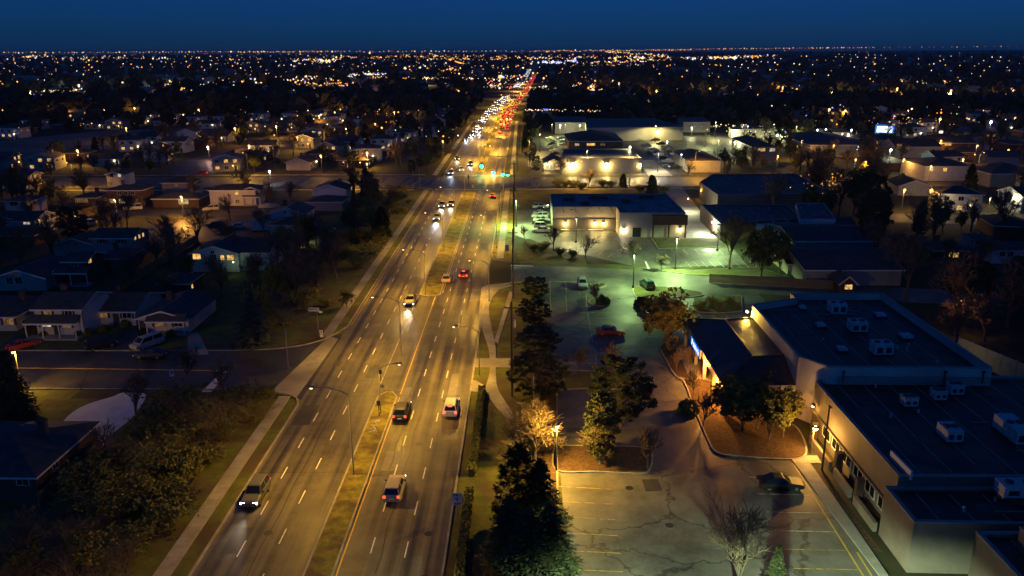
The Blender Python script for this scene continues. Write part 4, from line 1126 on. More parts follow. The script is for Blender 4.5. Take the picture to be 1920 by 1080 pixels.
house('townhouse_row', 'second townhouse row with orange windows right of the billboard', [V(1735, 1830, 268, 4.8, 14, 'gable_x', 2.4, 'brick', 'shingle_b')],
      [('f', 0, 1740, 268, 1.6, 1.4, 'dim'), ('f', 0, 1754, 268, 1.4, 1.4, 'warm'), ('f', 0, 1778, 270, 2.8, 1.4, 'warm')], cat='building')
house('motel_block', 'pale walled block with dark hip roof in the right middle distance', [V(1735, 1835, 312, 5.0, 18, 'hip', 2.2, 'siding_w', 'shingle')],
      [('f', 0, 1747, 315, 1.2, 1.6, 'pale'), ('f', 0, 1772, 318, 1.4, 1.4, 'warm')], cat='building')
house('motel_block', 'dark hipped roof with a lamp-lit stucco wall near the right edge', [V(1858, 1960, 326, 5.0, 18, 'hip', 2.6, 'stucco', 'shingle')], cat='building')
house('filling_station', 'white lit canopy front beside the red brake lights', [V(1000, 1034, 211, 5.0, 20, 'hip', 0.6, 'stucco', 'shingle_g')], cat='building')
for a, b, lb in ((1001, 1013, 'left white lit panel on the canopy front by the avenue'), (1015, 1027, 'right white lit panel on the canopy front by the avenue')):
    p = G(a, 218, 0.0); q = G(b, 218, 0.0)
    s_ = thing('storefront_sign', lb, 'sign', ((p.x + q.x) / 2, p.y - 1.5, 0))
    w_ = (q.x - p.x) / 2
    MB().box(-w_, w_, -0.1, 0.0, 1.6, 4.4).build('panel', M['screen'], s_)
    MB().box(-w_ - 0.1, w_ + 0.1, -0.15, 0.02, 4.4, 5.2).build('panel_top', M['screen_blue'], s_)
    MB().box(-0.15, 0.15, 0.0, 0.2, 0, 1.6).build('panel_post', M['steel'], s_)
p = G(1658, 250, 4.0)
bb = thing('billboard', 'bright white lit billboard with blue edge on the right', 'sign', p, R(-14))
MB().box(-4.2, 4.2, 0.0, 0.5, 0.0, 4.0).build('backing', M['screen_blue'], bb)
MB().box(-3.5, 3.5, -0.15, -0.02, 0.5, 3.3).build('screen', M['screen'], bb)
for s in (-2.5, 2.5):
    MB().tube((s, 0.3, -4), (s, 0.3, 0.0), 0.2, 0.2, 6).build('post', M['steel'], bb)

# ------------------------------------------------------------------ rooftop units
def big_unit(label, px, py, z, w=2.2, d=2.0, h=1.5):
    p = G(px, py, z)
    t = thing('rooftop_unit', label, 'rooftop unit', p, 0)
    MB().box(-w / 2 - 0.1, w / 2 + 0.1, -d / 2 - 0.1, d / 2 + 0.1, 0, 0.16).build('skid', M['dark_trim'], t)
    MB().box(-w / 2, w / 2, -d / 2, d / 2, 0.16, h).build('housing', M['hvac'], t)
    MB().box(-w / 2 - 0.05, w / 2 + 0.05, -d / 2 - 0.05, d / 2 + 0.05, h, h + 0.07).build('lid', M['hvac'], t)
    for s in (-0.25, 0.25):
        f = MB()
        n = 14
        f.tube((s * w, 0, h + 0.07), (s * w, 0, h + 0.22), 0.36, 0.36, n)
        f.build('fan_ring', M['dark_trim'], t)
    MB().box(-w * 0.38, -w * 0.08, -d / 2 - 0.02, -d / 2, 0.4, h - 0.35).build('louvre', M['dark_trim'], t)
    MB().box(w * 0.10, w * 0.4, -d / 2 - 0.02, -d / 2, 0.4, h - 0.35).build('louvre', M['dark_trim'], t)


def skylight(label, px, py, z, w=1.1):
    p = G(px, py, z)
    t = thing('roof_hatch', label, 'roof hatch', p, 0)
    MB().box(-w / 2 - 0.12, w / 2 + 0.12, -w / 2 - 0.12, w / 2 + 0.12, 0, 0.2).build('kerb_frame', M['dark_trim'], t)
    MB().box(-w / 2, w / 2, -w / 2, w / 2, 0.2, 0.55).build('lid', M['hvac'], t)


big_unit('pale rooftop unit farthest back on the tall plaza block', 1568, 586, 7.0)
big_unit('pale rooftop unit in the middle of the tall plaza block', 1606, 620, 7.0, 2.2, 1.8, 1.4)
big_unit('pale rooftop unit with grilles nearest the front parapet', 1651, 663, 7.0, 2.3, 1.8, 1.5)
skylight('small roof hatch left of the middle rooftop unit', 1538, 613, 7.0)
skylight('small roof hatch near the angled corner of the parapet', 1578, 658, 7.0)
skylight('small roof hatch at the back left of the tall plaza block', 1504, 580, 7.0, 0.9)
skylight('wide roof hatch right of the middle rooftop unit', 1650, 594, 7.0, 1.3)
skylight('wide roof hatch near the right parapet', 1698, 634, 7.0, 1.4)
big_unit('small unit below the tall parapet with worn front, on the low roof', 1703, 760, 5.72, 1.5, 1.3, 1.1)
big_unit('middle one of the three small units below the parapet', 1758, 748, 5.72, 1.4, 1.3, 1.1)
big_unit('small unit below the parapet nearest the right', 1789, 738, 5.72, 1.5, 1.3, 1.2)
big_unit('squat rooftop unit alone in the middle of the low roof', 1779, 822, 5.72, 1.6, 2.2, 1.3)
big_unit('long rooftop unit at the right edge of the low roof', 1898, 818, 5.72, 1.8, 4.2, 1.5)
big_unit('broad unit on the roof edge at the lower right', 1905, 928, 5.72, 3.2, 1.6, 1.2)
p = G(1688, 880, 5.72)
t = thing('roof_screen', 'narrow white screen panel standing on the low roof', 'screen', p, R(2))
MB().box(-0.1, 0.1, -2.0, 2.0, 0.0, 0.95).build('panel', M['trim'], t)
for s in (-1.6, 1.6):
    MB().tube((0.1, s, 0.8), (0.8, s, 0.0), 0.03, 0.03, 4).build('brace', M['steel'], t)

# ------------------------------------------------------------------ fences
def fence(label, a, b, h=1.8, mat='wood', step=2.4, zoff=0.0):
    p = G(*a); q = G(*b); d = (q - p); L_ = d.length; rz = math.atan2(d.y, d.x)
    t = thing('fence', label, 'fence', p, rz)
    n = max(1, round(L_ / step)); s = L_ / n
    nb = 12
    pm = MB()
    for k in range(nb):
        pm.box(s * k / nb + 0.008, s * (k + 1) / nb - 0.008, -0.02 + 0.006 * (k % 2), 0.02 + 0.006 * (k % 2), 0.05, h + 0.02 * ((k * 7) % 3 - 1))
    pm.box(0.05, s - 0.05, 0.032, 0.07, 0.35, 0.45).box(0.05, s - 0.05, 0.032, 0.07, h - 0.45, h - 0.35)
    pm = pm.mesh('board_panel', M[mat])
    post = MB().box(-0.06, 0.06, -0.07, 0.09, 0, h + 0.12).mesh('post', M[mat])
    for k in range(n):
        obj('board_panel', pm, t, (s * k, 0, 0)); obj('post', post, t, (s * k, 0, 0))
    obj('post', post, t, (L_, 0, 0))


fence('tall wooden fence lit by a small lamp, beside the white parked van', (106, 422), (206, 396), 2.6)
fence('long dark board fence running back between the gardens', (205, 560), (372, 452), 1.8)
fence('board fence behind the hut along the plaza drive', (1330, 530), (1560, 543), 1.8)
fence('pale board wall catching light at the right edge', (1793, 668), (1960, 742), 3.0, 'siding_c')
fence('low dark fence along the bottom left garden bank', (75, 950), (190, 850), 1.6)
# ================================================================== LAMPS, POLES, SIGNALS, SIGNS
def street_lamp(label, x, y, h, arm, color=SODIUM, power=900, lens='sodium', group='cobra-head lamps along the avenue', size=0.5):
    """tapered pole, bowed arm (arm = signed reach along x), flat cobra head with the lamp underneath"""
    t = thing('street_lamp', label, 'street lamp', (x, y, 0), 0, group)
    MB().tube((0, 0, 0), (0, 0, h), 0.085, 0.055, 8).tube((0, 0, 0), (0, 0, 0.35), 0.15, 0.14, 8).build('pole', M['steel'], t)
    s = 1 if arm > 0 else -1
    a = abs(arm)
    MB().path([(0, 0, h - 0.1), (s * a * 0.25, 0, h + 0.45), (s * a * 0.6, 0, h + 0.75), (s * a, 0, h + 0.82)], [0.06, 0.05, 0.045, 0.04], 6).build('arm', M['steel'], t)
    hd = MB()
    hx = s * a
    hd.box(min(hx, hx + s * 0.75), max(hx, hx + s * 0.75), -0.16, 0.16, h + 0.76, h + 0.92)
    ho = hd.build('lamp_head', M['steel'], t)
    xm = hx + s * 0.45
    MB().ball((xm, 0, h + 0.74), 0.2 if y < 300 else 0.32, 8, 5, 0, 0.6).build('lens', M[lens], ho)
    light('SPOT', 'lamp_light', t, (xm, 0, h + (0.55 if y < 300 else 0.4)), power * 4.2, color, size * 0.5, spot=R(156)).data.spot_blend = 0.3
    return t


POW = 2000
K = 0
for y, h, side_ in ((42, 9.5, 'L'), (76.8, 9.5, 'L'), (112, 8.5, 'L'), (143.2, 8.0, 'L'), (178, 8, 'L'), (213, 8, 'L'), (248, 8, 'L'),
                    (40, 7, 'R'), (104.6, 6.5, 'R'), (139, 7, 'R'), (180, 7, 'R'), (214, 7, 'R'), (248, 7, 'R')):
    lb = {(76.8, 'L'): 'tall median lamp nearest the bottom with arm over the left lanes', (143.2, 'L'): 'median lamp standing at the tip of the middle grass strip',
          (104.6, 'R'): 'curved-arm lamp on the right verge between two sidewalk pads'}.get((y, side_))
    if lb is None:
        lb = 'tall sodium lamp on the grass median before the traffic lights' if side_ == 'L' else 'sodium lamp on the right verge before the traffic lights'
    if side_ == 'L':
        street_lamp(lb, -18.3, y, h, -3.4, power=POW)
    else:
        street_lamp(lb, -6.2, y, h, -3.0, power=POW * 0.85)
street_lamp('shorter median lamp with arm over the right lanes', -18.0, 92.0, 6.0, 2.2, power=POW * 0.6)
for k, y in enumerate((300, 336, 372, 408, 444, 480, 520, 560, 600, 650, 700, 760, 832, 910, 1000, 1100)):
    b = bend(y)
    lb = 'sodium lamp on the avenue beyond the traffic lights'
    street_lamp(lb, -16.2 + b, y, 9.0, (-3.4 if k % 2 else 3.4), power=POW * (3.0 if y < 500 else 4.5), group='cobra-head lamps beyond the traffic lights', size=0.6)


for x, y, a, lb in ((-58, 264, -0.1, 'cross street lamp nearest the left slim poles'), (-100, 289.5, -0.1, 'cross street lamp second left of the crossing'), (-150, 264, -0.1, 'cross street lamp third left of the crossing'), (18, 264, 0.1, 'cross street lamp nearest the right bollard'), (62, 290, 0.1, 'cross street lamp before the brown-roofed office'), (110, 262, 0.1, 'cross street lamp behind the school'), (160, 284, 0.1, 'cross street lamp at the dark grove')):
    street_lamp(lb, x, y, 8.0, a * 8, (1.0, 0.47, 0.04), 2200, group='lamps of the cross street')


def post_lamp(label, base, h, color, power, lens, r=0.17, group=None, pole='steel', z0=0.0, lsize=0.15, name='post_lamp'):
    p = Vector(base) if len(base) == 3 else G(*base)
    t = thing(name, label, 'street lamp', p, 0, group)
    MB().tube((0, 0, z0), (0, 0, h), 0.09, 0.06, 7).build('pole', M[pole], t)
    MB().box(-0.05, 0.05, -0.45, 0.0, h - 0.02, h + 0.04).tube((0, -0.4, h + 0.10), (0, -0.4, h + 0.2), r * 1.5, r * 0.6, 8).build('lamp_cap', M['dark_trim'], t)
    MB().ball((0, -0.4, h - 0.06), r, 8, 5).build('lamp_globe', M[lens], t)
    light('POINT', 'lamp_light', t, (0, -0.4, h - 0.06 - r - 0.12), power, color, lsize)
    return t


RG = 'street lamps of the side streets'
post_lamp('glowing street lamp above the red parked car at the left edge', (41, 727), 5.4, SODIUM, 2600, 'sodium', 0.2)
post_lamp('yellow street lamp in front of the brown brick house', (221, 413), 5.8, SODIUM, 2000, 'sodium', 0.26)
post_lamp('orange street lamp behind the two bare trees of the turning circle', (345, 408), 6.0, ORANGE, 8000, 'sodium', 0.24)
post_lamp('small orange lamp before the white gabled house', (413, 384), 4.6, ORANGE, 500, 'sodium', 0.22)
post_lamp('white lamp in the dark garden between the houses', (508, 345), 4.5, COOLW, 600, 'cool_lamp', 0.35)
post_lamp('bright orange starry lamp above the far crescent', (444, 272), 8, ORANGE, 2600, 'sodium', 0.5)
post_lamp('violet-white lamp on the far crescent', (393, 300), 5.5, (1.0, 0.55, 0.4), 1800, 'cool_lamp', 0.4)
post_lamp('orange lamp above the back street left of the avenue', (604, 324), 6.5, ORANGE, 1500, 'sodium', 0.35)
post_lamp('orange lamp on the back street behind the round bare tree', (690, 338), 6, ORANGE, 900, 'sodium', 0.3)
post_lamp('slim lamp beside the yellow bushes before the crossing on the left', (831, 292), 6.5, SODIUM, 1500, 'sodium', 0.28)
for px, py in ((80, 227), (127, 224), (199, 226), (255, 222), (375, 226), (629, 232), (600, 240), (705, 258)):
    post_lamp('far orange lamp along the park road and crescents on the left', (px, py), 7, ORANGE, 1900, 'sodium', 0.5, RG)
for px, py in ((470, 300), (560, 282), (520, 258), (650, 262), (700, 245), (760, 250), (560, 236), (640, 222), (740, 228), (800, 240), (240, 262), (310, 300), (150, 310), (690, 315)):
    post_lamp('far amber lamp between the dark houses on the left', (px, py), 6, (1.0, 0.48, 0.08), 5000, 'sodium', 0.42, 'amber lamps between the left houses')
for px, py in ((1690, 330), (1740, 345), (1600, 330), (1560, 300), (1640, 262), (1760, 290), (1800, 330), (1885, 310), (1700, 225), (1620, 225), (1530, 228), (1840, 225), (1900, 240), (1740, 395), (1690, 395)):
    post_lamp('far amber lamp between the dark houses on the right', (px, py), 6, (1.0, 0.48, 0.08), 1300, 'sodium', 0.36, 'amber lamps between the right houses')
for px, py, cc in ((300, 185, ORANGE), (150, 175, COOLW), (60, 190, WARM), (420, 165, WARM), (560, 165, ORANGE), (640, 150, ORANGE), (720, 180, ORANGE), (800, 160, WARM), (860, 190, ORANGE), (1080, 180, (1, .5, .3)), (1160, 172, (1, .5, .3)), (1230, 190, ORANGE), (1330, 185, WARM), (1420, 200, ORANGE), (1560, 190, WARM), (1680, 185, ORANGE), (1780, 190, WARM), (1880, 200, ORANGE), (1466, 182, ORANGE), (320, 165, (.9, 1, .6))):
    post_lamp('very far street lamp glowing among the city lights', (px, py), 9, cc, 22000, 'sodium_far', 0.9, 'very far street lamps')
post_lamp('orange lamp inside the glowing bare tree at the right edge', (1789, 632), 6.2, ORANGE, 750, 'sodium', 0.17)
post_lamp('orange lamp on the tree-lined street beyond the school', (1455, 325), 6.5, ORANGE, 1600, 'sodium', 0.28)
post_lamp('left one of two tall starry orange lamps in the right distance', (1550, 247), 12, ORANGE, 3200, 'sodium', 0.6)
post_lamp('right one of two tall starry orange lamps in the right distance', (1580, 246), 11, ORANGE, 3000, 'sodium', 0.6)
post_lamp('green-white lamp before the townhouse row on the right', (1665, 318), 7.5, (0.8, 1.0, 0.6), 1800, 'halide', 0.4)
post_lamp('small pink-white lamp left of the green-white lamp', (1605, 303), 6, (1, .7, .6), 600, 'cool_lamp', 0.3)
post_lamp('orange lamp over the lit yard near the right edge', (1826, 309), 7.5, ORANGE, 1900, 'sodium', 0.35)
post_lamp('orange lamp lighting the yellow tree above the far warehouses', (1288, 213), 8, ORANGE, 4200, 'sodium', 0.5)
post_lamp('cool white lamp in the yard right of the floodlit warehouse', (1249, 296), 7, COOLW, 900, 'cool_lamp', 0.3)
post_lamp('violet-white lamp at the cross street kerb on the right', (1275, 331), 8, COOLW, 500, 'cool_lamp', 0.25)
for px, py, lb in ((1808, 383, 'white lamp between dark trees on the right, left of the driveway'), (1868, 386, 'violet-white lamp by the orange tree at the right edge'),
                   (1762, 402, 'white lamp among trees above the east street'), (1852, 400, 'small lamp right of the garage opening'), (1895, 398, 'small lamp nearest the right edge above the east street'),
                   (1865, 344, 'white lamp on the pale stucco wall, right middle distance')):
    post_lamp(lb, (px, py), 4.5, (1.0, 0.75, 0.4), 700, 'cool_lamp', 0.22)
post_lamp('starry white floodlight near the right horizon block', (1852, 263), 9, COOLW, 2600, 'cool_lamp', 0.6)
post_lamp('starry amber floodlight left of the white storefronts', (1758, 252), 8, ORANGE, 3000, 'sodium', 0.6)
# lot lamps on the plaza
post_lamp('yellow lamp hidden inside the bare tree by the lower lot', (1043, 884), 5.6, (1.0, 0.54, 0.07), 7500, 'warm_lamp', 0.15, pole='dark_trim')
t = post_lamp('very bright low lamp at the end of the building walk', (1521, 850), 3.4, (1.0, 0.48, 0.08), 2000, 'warm_lamp', 0.3)


def lot_lamp(label, base, h, color, power, group='slim lot lamps of the plaza'):
    p = G(*base) if len(base) == 2 else Vector(base)
    t = thing('lot_lamp', label, 'lot lamp', p, 0, group)
    MB().tube((0, 0, 0), (0, 0, h), 0.10, 0.075, 8).tube((0, 0, 0), (0, 0, 0.5), 0.24, 0.24, 10).build('pole', M['dark_trim'], t)
    hd = MB().box(-0.3, 0.3, -0.75, 0.1, h, h + 0.16).build('lamp_head', M['dark_trim'], t)
    MB().box(-0.24, 0.24, -0.68, -0.1, h - 0.02, h - 0.003).build('lens', M['halide'], hd)
    light('SPOT', 'lamp_light', t, (0, -0.4, h - 0.1), power * 2.9, color, 0.2, spot=R(164)).data.spot_blend = 0.2
    return t


lot_lamp('dark lot lamp beside the store parking stalls', (1266, 506), 6.8, GREENISH, 6000)
lot_lamp('thin lot lamp at the tip of the white kerb line in the upper lot', (1187, 541), 6.8, GREENISH, 2700)
lot_lamp('lot lamp on the kerb of the side lot left of the store', (968, 425), 7.0, GREENISH, 6500)
lot_lamp('lot lamp at the bottom edge of the lower lot', (16.0, 43.5, 0), 8.0, (0.74, 1.0, 0.55), 26000)
for k, (px, py, cc) in enumerate(((1340, 258, (1, 0.9, 0.3)), (1322, 275, (0.95, 1, 0.35)), (1400, 266, (1, 0.9, 0.3)), (1490, 268, (0.9, 1, 0.3)), (1345, 300, (1, 0.8, 0.25)), (1228, 266, (1, 0.9, 0.4)), (1012, 285, (1, 0.75, 0.2)), (1035, 262, (0.9, 1, 0.3)), (992, 300, (1, 0.6, 0.15)), (1100, 322, (1, 0.75, 0.3)), (1180, 322, (1, 0.75, 0.3)), (1500, 300, (1, 0.5, 0.1)), (1345, 470, GREENISH), (1080, 455, (1.0, 0.9, 0.4)))):  # extra lamps added to brighten the commercial strip and the store front
    lot_lamp(['lot lamp behind the small pale warehouse', 'lot lamp left of the dark-roofed office', 'lot lamp right of the dark-roofed office', 'lot lamp left of the wide depot', 'lot lamp by the brown-roofed office', 'lot lamp below the long pale warehouse', 'lot lamp on the showroom drive', 'lot lamp left of the hip-roofed block', 'lot lamp by the right roadside trees', 'left added lot lamp before the floodlit warehouse', 'right added lot lamp before the floodlit warehouse', 'lot lamp at the edge of the dark grove', 'lot lamp among the store parking stalls', 'lot lamp before the long store wall'][k], (px, py), 8.0 if py < 400 else 6.0, cc, 3600 if py < 400 else 2300, 'lot lamps of the commercial strip')
lot_lamp('lot lamp in the warehouse lane', (1233, 322), 7.0, (1.0, 0.92, 0.6), 2600)
lot_lamp('lot lamp on the lawn behind the hip-roofed block', (1060, 262), 8.0, (0.9, 1.0, 0.4), 3000)
lot_lamp('lot lamp on the orange-lit far yard', (1215, 212), 9.0, ORANGE, 9000)
lot_lamp('lot lamp on the far shopping yard', (1110, 174), 10.0, (1.0, 0.5, 0.3), 16000)
p = G(1541, 882)
t = thing('lot_lamp', 'dark unlit pole against the tan plaza wall', 'lot lamp', p, 0)
MB().tube((0, 0, 0), (0, 0, 7.6), 0.12, 0.09, 8).build('pole', M['dark_trim'], t)
MB().box(-0.1, 0.1, -0.5, 0.1, 7.6, 7.72).build('lamp_head', M['dark_trim'], t)


def wall_lamp(label, p, color, power, lens, face='f', group=None, r=0.16):
    rz = dict(f=0, r=math.pi / 2, b=math.pi, l=-math.pi / 2)[face]
    t = thing('wall_lamp', label, 'wall lamp', p, rz, group)
    MB().box(-0.22, 0.22, -0.32, 0.0, 0.0, 0.22).build('housing', M['dark_trim'], t)
    MB().ball((0, -0.24, -0.10), r, 8, 5).build('lamp_globe', M[lens], t)
    light('POINT', 'lamp_light', t, (0, -0.5, -0.16 - r), power, color, 0.15)
    return t


WL = 'wall lamps of the box store'
for px, py, lb in ((1060, 417, 'leftmost wall lamp under the long store wall'), (1115, 417, 'middle wall lamp under the long store wall'), (1132, 417, 'wall lamp nearest the store corner')):
    wall_lamp(lb, on_y(px, py, 198.6), WARM, 620, 'warm_lamp', 'f', WL)
wall_lamp('wall lamp on the projecting store front', on_y(1170, 429, 190.85), (1.0, 0.82, 0.5), 260, 'warm_lamp', 'f', WL)
wall_lamp('wall lamp under the brown store canopy', on_y(1275, 428, 190.85), (1.0, 0.72, 0.35), 220, 'warm_lamp', 'f', WL)
wall_lamp('bright floodlight on the left store wall above parked cars', on_x(1029, 384, 7.35), (0.90, 1.0, 0.45), 2500, 'halide', 'l')
p = on_x(1340, 416, G(1340, 416, 3.2).x)
wall_lamp('white floodlight on the school corner beside the big bare tree', G(1340, 416, 3.4) + Vector((-0.4, 0, 0)), (0.95, 1.0, 0.70), 5000, 'halide', 'l')
wall_lamp('floodlight on the school wall above the pale service lane', G(1296, 372, 4.0) + Vector((-0.6, 0, 0)), (1.0, 0.96, 0.55), 3000, 'halide', 'l')
wall_lamp('orange entrance lamp at the back of the school', G(1320, 354, 3.4) + Vector((-0.4, -0.3, 0)), ORANGE, 1200, 'sodium', 'l')
wall_lamp('orange floodlight on the corner of the tall plaza block', (33.3, 112.6, 6.9), (1.0, 0.58, 0.07), 3200, 'warm_lamp', 'l', None, 0.22)
wall_lamp('lamp under the pavilion eave beside the lit sign', (24.9, 101.0, 3.3), (1.0, 0.40, 0.06), 2200, 'warm_lamp', 'l', None, 0.1)
wall_lamp('lamp under the pavilion eave at the lower end', (24.9, 94.2, 3.3), (1.0, 0.38, 0.05), 2600, 'warm_lamp', 'l', None, 0.1)
wall_lamp('lamp on the long tan plaza wall beside the bright low lamp', (34.4, 86.9, 3.6), (1.0, 0.48, 0.07), 130, 'warm_lamp', 'l', None, 0.13)
wf = on_y(1073, 309, G(1073, 297, 5.6).y).y
for px, lb in ((1073, 'left floodlight on the floodlit warehouse front'), (1137, 'middle floodlight on the floodlit warehouse front'), (1200, 'right floodlight on the floodlit warehouse front'), (1026, 'small lamp on the showroom gable')):
    wall_lamp(lb, on_y(px, 307, wf - 0.05) if px > 1030 else on_y(px, 307, G(1038, 306, 3.2).y - 0.1), WARM, 4800 if px > 1030 else 1200, 'warm_lamp', 'f', None, 0.42 if px > 1030 else 0.25)
for px, py, z, pw, cc, ln, lb in ((1180, 276, 6.5, 900, (0.95, 1, 0.8), 'halide', 'white floodlight on the back corner of the floodlit warehouse'),
                           (1050, 235, 5.5, 2200, (1, 1, 0.8), 'halide', 'left white floodlight of the far pair by the avenue'), (1087, 235, 5.5, 2200, (1, 1, 0.7), 'halide', 'right white floodlight of the far pair by the avenue'),
                           (1165, 246, 4.6, 1900, WARM, 'warm_lamp', 'left amber floodlight on the long pale warehouse'), (1233, 246, 4.6, 1900, WARM, 'warm_lamp', 'right amber floodlight on the long pale warehouse'),
                           (1296, 240, 4.5, 2400, (0.95, 1, 0.7), 'halide', 'bright floodlight on the small pale warehouse'), (1372, 245, 4.2, 2800, (1, 1, 0.85), 'halide', 'brightest white floodlight right of the far warehouses'),
                           (1376, 267, 5.0, 1800, (0.9, 1, 0.7), 'halide', 'white floodlight beside the dark-roofed office'), (1464, 243, 5.0, 1600, (0.9, 1, 0.5), 'halide', 'greenish lamp right of the white-walled unit'),
                           (1455, 254, 5.0, 1500, (0.95, 1, 0.7), 'halide', 'lamp on the lawn behind the office'), (1530, 244, 5.0, 900, COOLW, 'cool_lamp', 'violet lamp left of the depot'),
                           (1546, 243, 5.0, 900, COOLW, 'cool_lamp', 'white lamp above the depot'), (1594, 244, 5, 900, COOLW, 'cool_lamp', 'white lamp right of the depot roof'),
                           (1272, 290, 4, 500, COOLW, 'cool_lamp', 'white lamp on the brown-roofed office side'), (1588, 252, 4, 900, COOLW, 'halide', 'pole lamp behind the depot ridge')):
    pw *= 1.3; cc = (cc[0], cc[1] * 0.93, cc[2] * 0.6)
    post_lamp(lb, G(px, py + z * 1500 / depth_of(G(px, py, z)), 0), z + 0.1, cc, pw, ln, 0.42, None)
wall_lamp('small lamp on the lit wooden fence', G(144, 403, 1.6) + Vector((0, -0.6, 0)), WARM, 60, 'warm_lamp', 'f', None, 0.14)
wall_lamp('greenish porch lamp by the long blue house', on_y(438, 490, G(440, 475, 4.5).y - 0.2), (0.8, 1.0, 0.3), 60, 'warm_lamp', 'f', None, 0.12)
wall_lamp('pale porch lamp on the blue gabled house at the left edge', G(72, 429, 2.4) + Vector((0.6, -0.5, 0)), (0.9, 1.0, 0.6), 70, 'warm_lamp', 'f', None, 0.16)
wall_lamp('yellow garden lamp behind the bank trees near the cottage', G(565, 447, 2.0), (1.0, 0.85, 0.2), 130, 'warm_lamp', 'f', None, 0.14)
wall_lamp('white lamp on the pale end-lit shed', G(1577, 430, 2.4) + Vector((-0.5, -0.3, 0)), (0.9, 1.0, 0.85), 110, 'cool_lamp', 'f', None, 0.14)
wall_lamp('lamp behind the pale board wall at the right edge', G(1795, 672, 1.4) + Vector((-1.5, 1.0, 0)), (1.0, 0.8, 0.25), 70, 'warm_lamp', 'f', None, 0.1)


# ------------------------------------------------------------------ utility poles with wires
POLES = [(-1.5, 97.3), (-1.9, 141), (-2.3, 186), (-2.6, 232), (-2.2, 300), (-1.8, 350), (-1.5, 400)]
for k, (x, y) in enumerate(POLES):
    lb = ['tall wooden utility pole beside the lower sidewalk', 'wooden utility pole beside the plaza entrance', 'third utility pole along the right verge', 'utility pole near the traffic lights'][k] if k < 4 else 'utility pole beyond the traffic lights on the right'
    t = thing('utility_pole', lb, 'utility pole', (x, y, 0), 0, 'utility poles along the right verge')
    MB().tube((0, 0, 0), (0, 0, 13.2), 0.16, 0.11, 8).build('pole', M['pole_wood'], t)
    MB().box(-0.9, 0.9, -0.06, 0.06, 12.3, 12.42).build('crossarm', M['pole_wood'], t)
    for s in (-0.8, 0.0, 0.8):
        MB().tube((s, 0, 12.42), (s, 0, 12.62), 0.05, 0.03, 6).build('insulator', M['steel'], t)
    if k % 2 == 0:
        MB().tube((0.3, -0.1, 9.8), (0.3, -0.1, 10.8), 0.26, 0.26, 10).build('transformer', M['steel'], t)
for s, z in ((-0.8, 12.6), (0.0, 12.6), (0.8, 12.6), (0.1, 9.0)):
    for k in range(3):
        a, b = POLES[k], POLES[k + 1]
        pts = []
        for i in range(9):
            f = i / 8
            pts.append((a[0] + s + (b[0] - a[0]) * f, a[1] + (b[1] - a[1]) * f, z - 1.6 * (1 - (2 * f - 1) ** 2) * 0.6))
        w = MB().path(pts, 0.012, 3).build('overhead_wire', M['black'])
        tag(w, 'thin dark overhead wire strung between utility poles on the right', 'wire', 'overhead wires on the right verge')
# leaning slim pole by the side street
for base, top_h, lb in (((541, 691), 6.2, 'slim pole on the corner of the side street'), ((775, 352), 6.0, 'left slim pole at the crossing corner'), ((787, 352), 7.0, 'right slim pole at the crossing corner'),
                        ((1180, 352), 5.5, 'dark post right of the crossing on the cross street')):
    p = G(*base)
    t = thing('signal_pole', lb, 'pole', p, 0)
    MB().tube((0, 0, 0), (0, 0, top_h), 0.09, 0.06, 7).build('pole', M['steel'], t)
    MB().box(-0.14, 0.14, -0.12, 0.12, top_h * 0.82, top_h * 0.82 + 0.45).build('box', M['steel'], t)

# ------------------------------------------------------------------ traffic signals
sgp = thing('traffic_signal', 'green traffic signals on a long mast arm over the right lanes', 'traffic signal', (-3.6, 291.5, 0), 0)
MB().tube((0, 0, 0), (0, 0, 7.2), 0.16, 0.12, 8).build('mast', M['steel'], sgp)
MB().path([(0, 0, 6.6), (-6, 0.4, 6.9), (-15, 1.2, 7.1)], [0.1, 0.08, 0.06], 6).build('mast_arm', M['steel'], sgp)
for (px, py, yy) in ((903, 312, 293.2), (925, 324, 292.0), (943, 328, 291.4), (952, 330, 291.2)):
    p = on_y(px, py, yy) - Vector((-3.6, 291.5, 0))
    hd = MB().box(p.x - 0.3, p.x + 0.3, p.y - 0.1, p.y + 0.2, p.z - 0.45, p.z + 1.35).build('signal_head', M['dark_trim'], sgp)
    MB().ball((p.x, p.y - 0.12, p.z), 0.62, 10, 5).build('green_lens', M['green_on'], hd)
    light('POINT', 'signal_light', sgp, (p.x, p.y - 1.1, p.z - 0.5), 500, (0.02, 1.0, 0.42), 0.2)
    if px == 952:
        pass
p = G(879, 353)
t = thing('traffic_signal', 'dark signal post on the median tip at the crossing', 'traffic signal', p, 0)
MB().tube((0, 0, 0), (0, 0, 4.4), 0.09, 0.07, 7).build('mast', M['dark_trim'], t)
MB().box(-0.25, 0.25, -0.15, 0.15, 3.2, 4.3).build('signal_head', M['dark_trim'], t)

# ------------------------------------------------------------------ signs
p = G(858, 966)
t = thing('lane_sign', 'white lane-use sign with black arrows on the right verge', 'sign', p, R(2))
MB().tube((0, 0, 0), (0, 0, 1.9), 0.03, 0.03, 6).build('post', M['steel'], t)
MB().box(-0.45, 0.45, -0.05, -0.035, 1.15, 2.5).build('panel', M['sign_face'], t)
g = MB()
for (x0, x1, z0, z1) in ((-0.36, -0.28, 2.16, 2.40), (-0.28, -0.16, 2.30, 2.40), (-0.22, -0.16, 2.22, 2.30), (-0.06, 0.02, 2.14, 2.44), (-0.13, 0.09, 2.2, 2.27), (0.18, 0.36, 2.14, 2.22),
                         (-0.04, 0.04, 1.62, 2.0), (-0.2, -0.04, 1.78, 1.85), (-0.2, -0.13, 1.85, 1.98), (0.04, 0.13, 1.7, 1.78), (0.06, 0.14, 1.9, 1.98)):
    g.box(x0, x1, -0.058, -0.051, z0, z1)
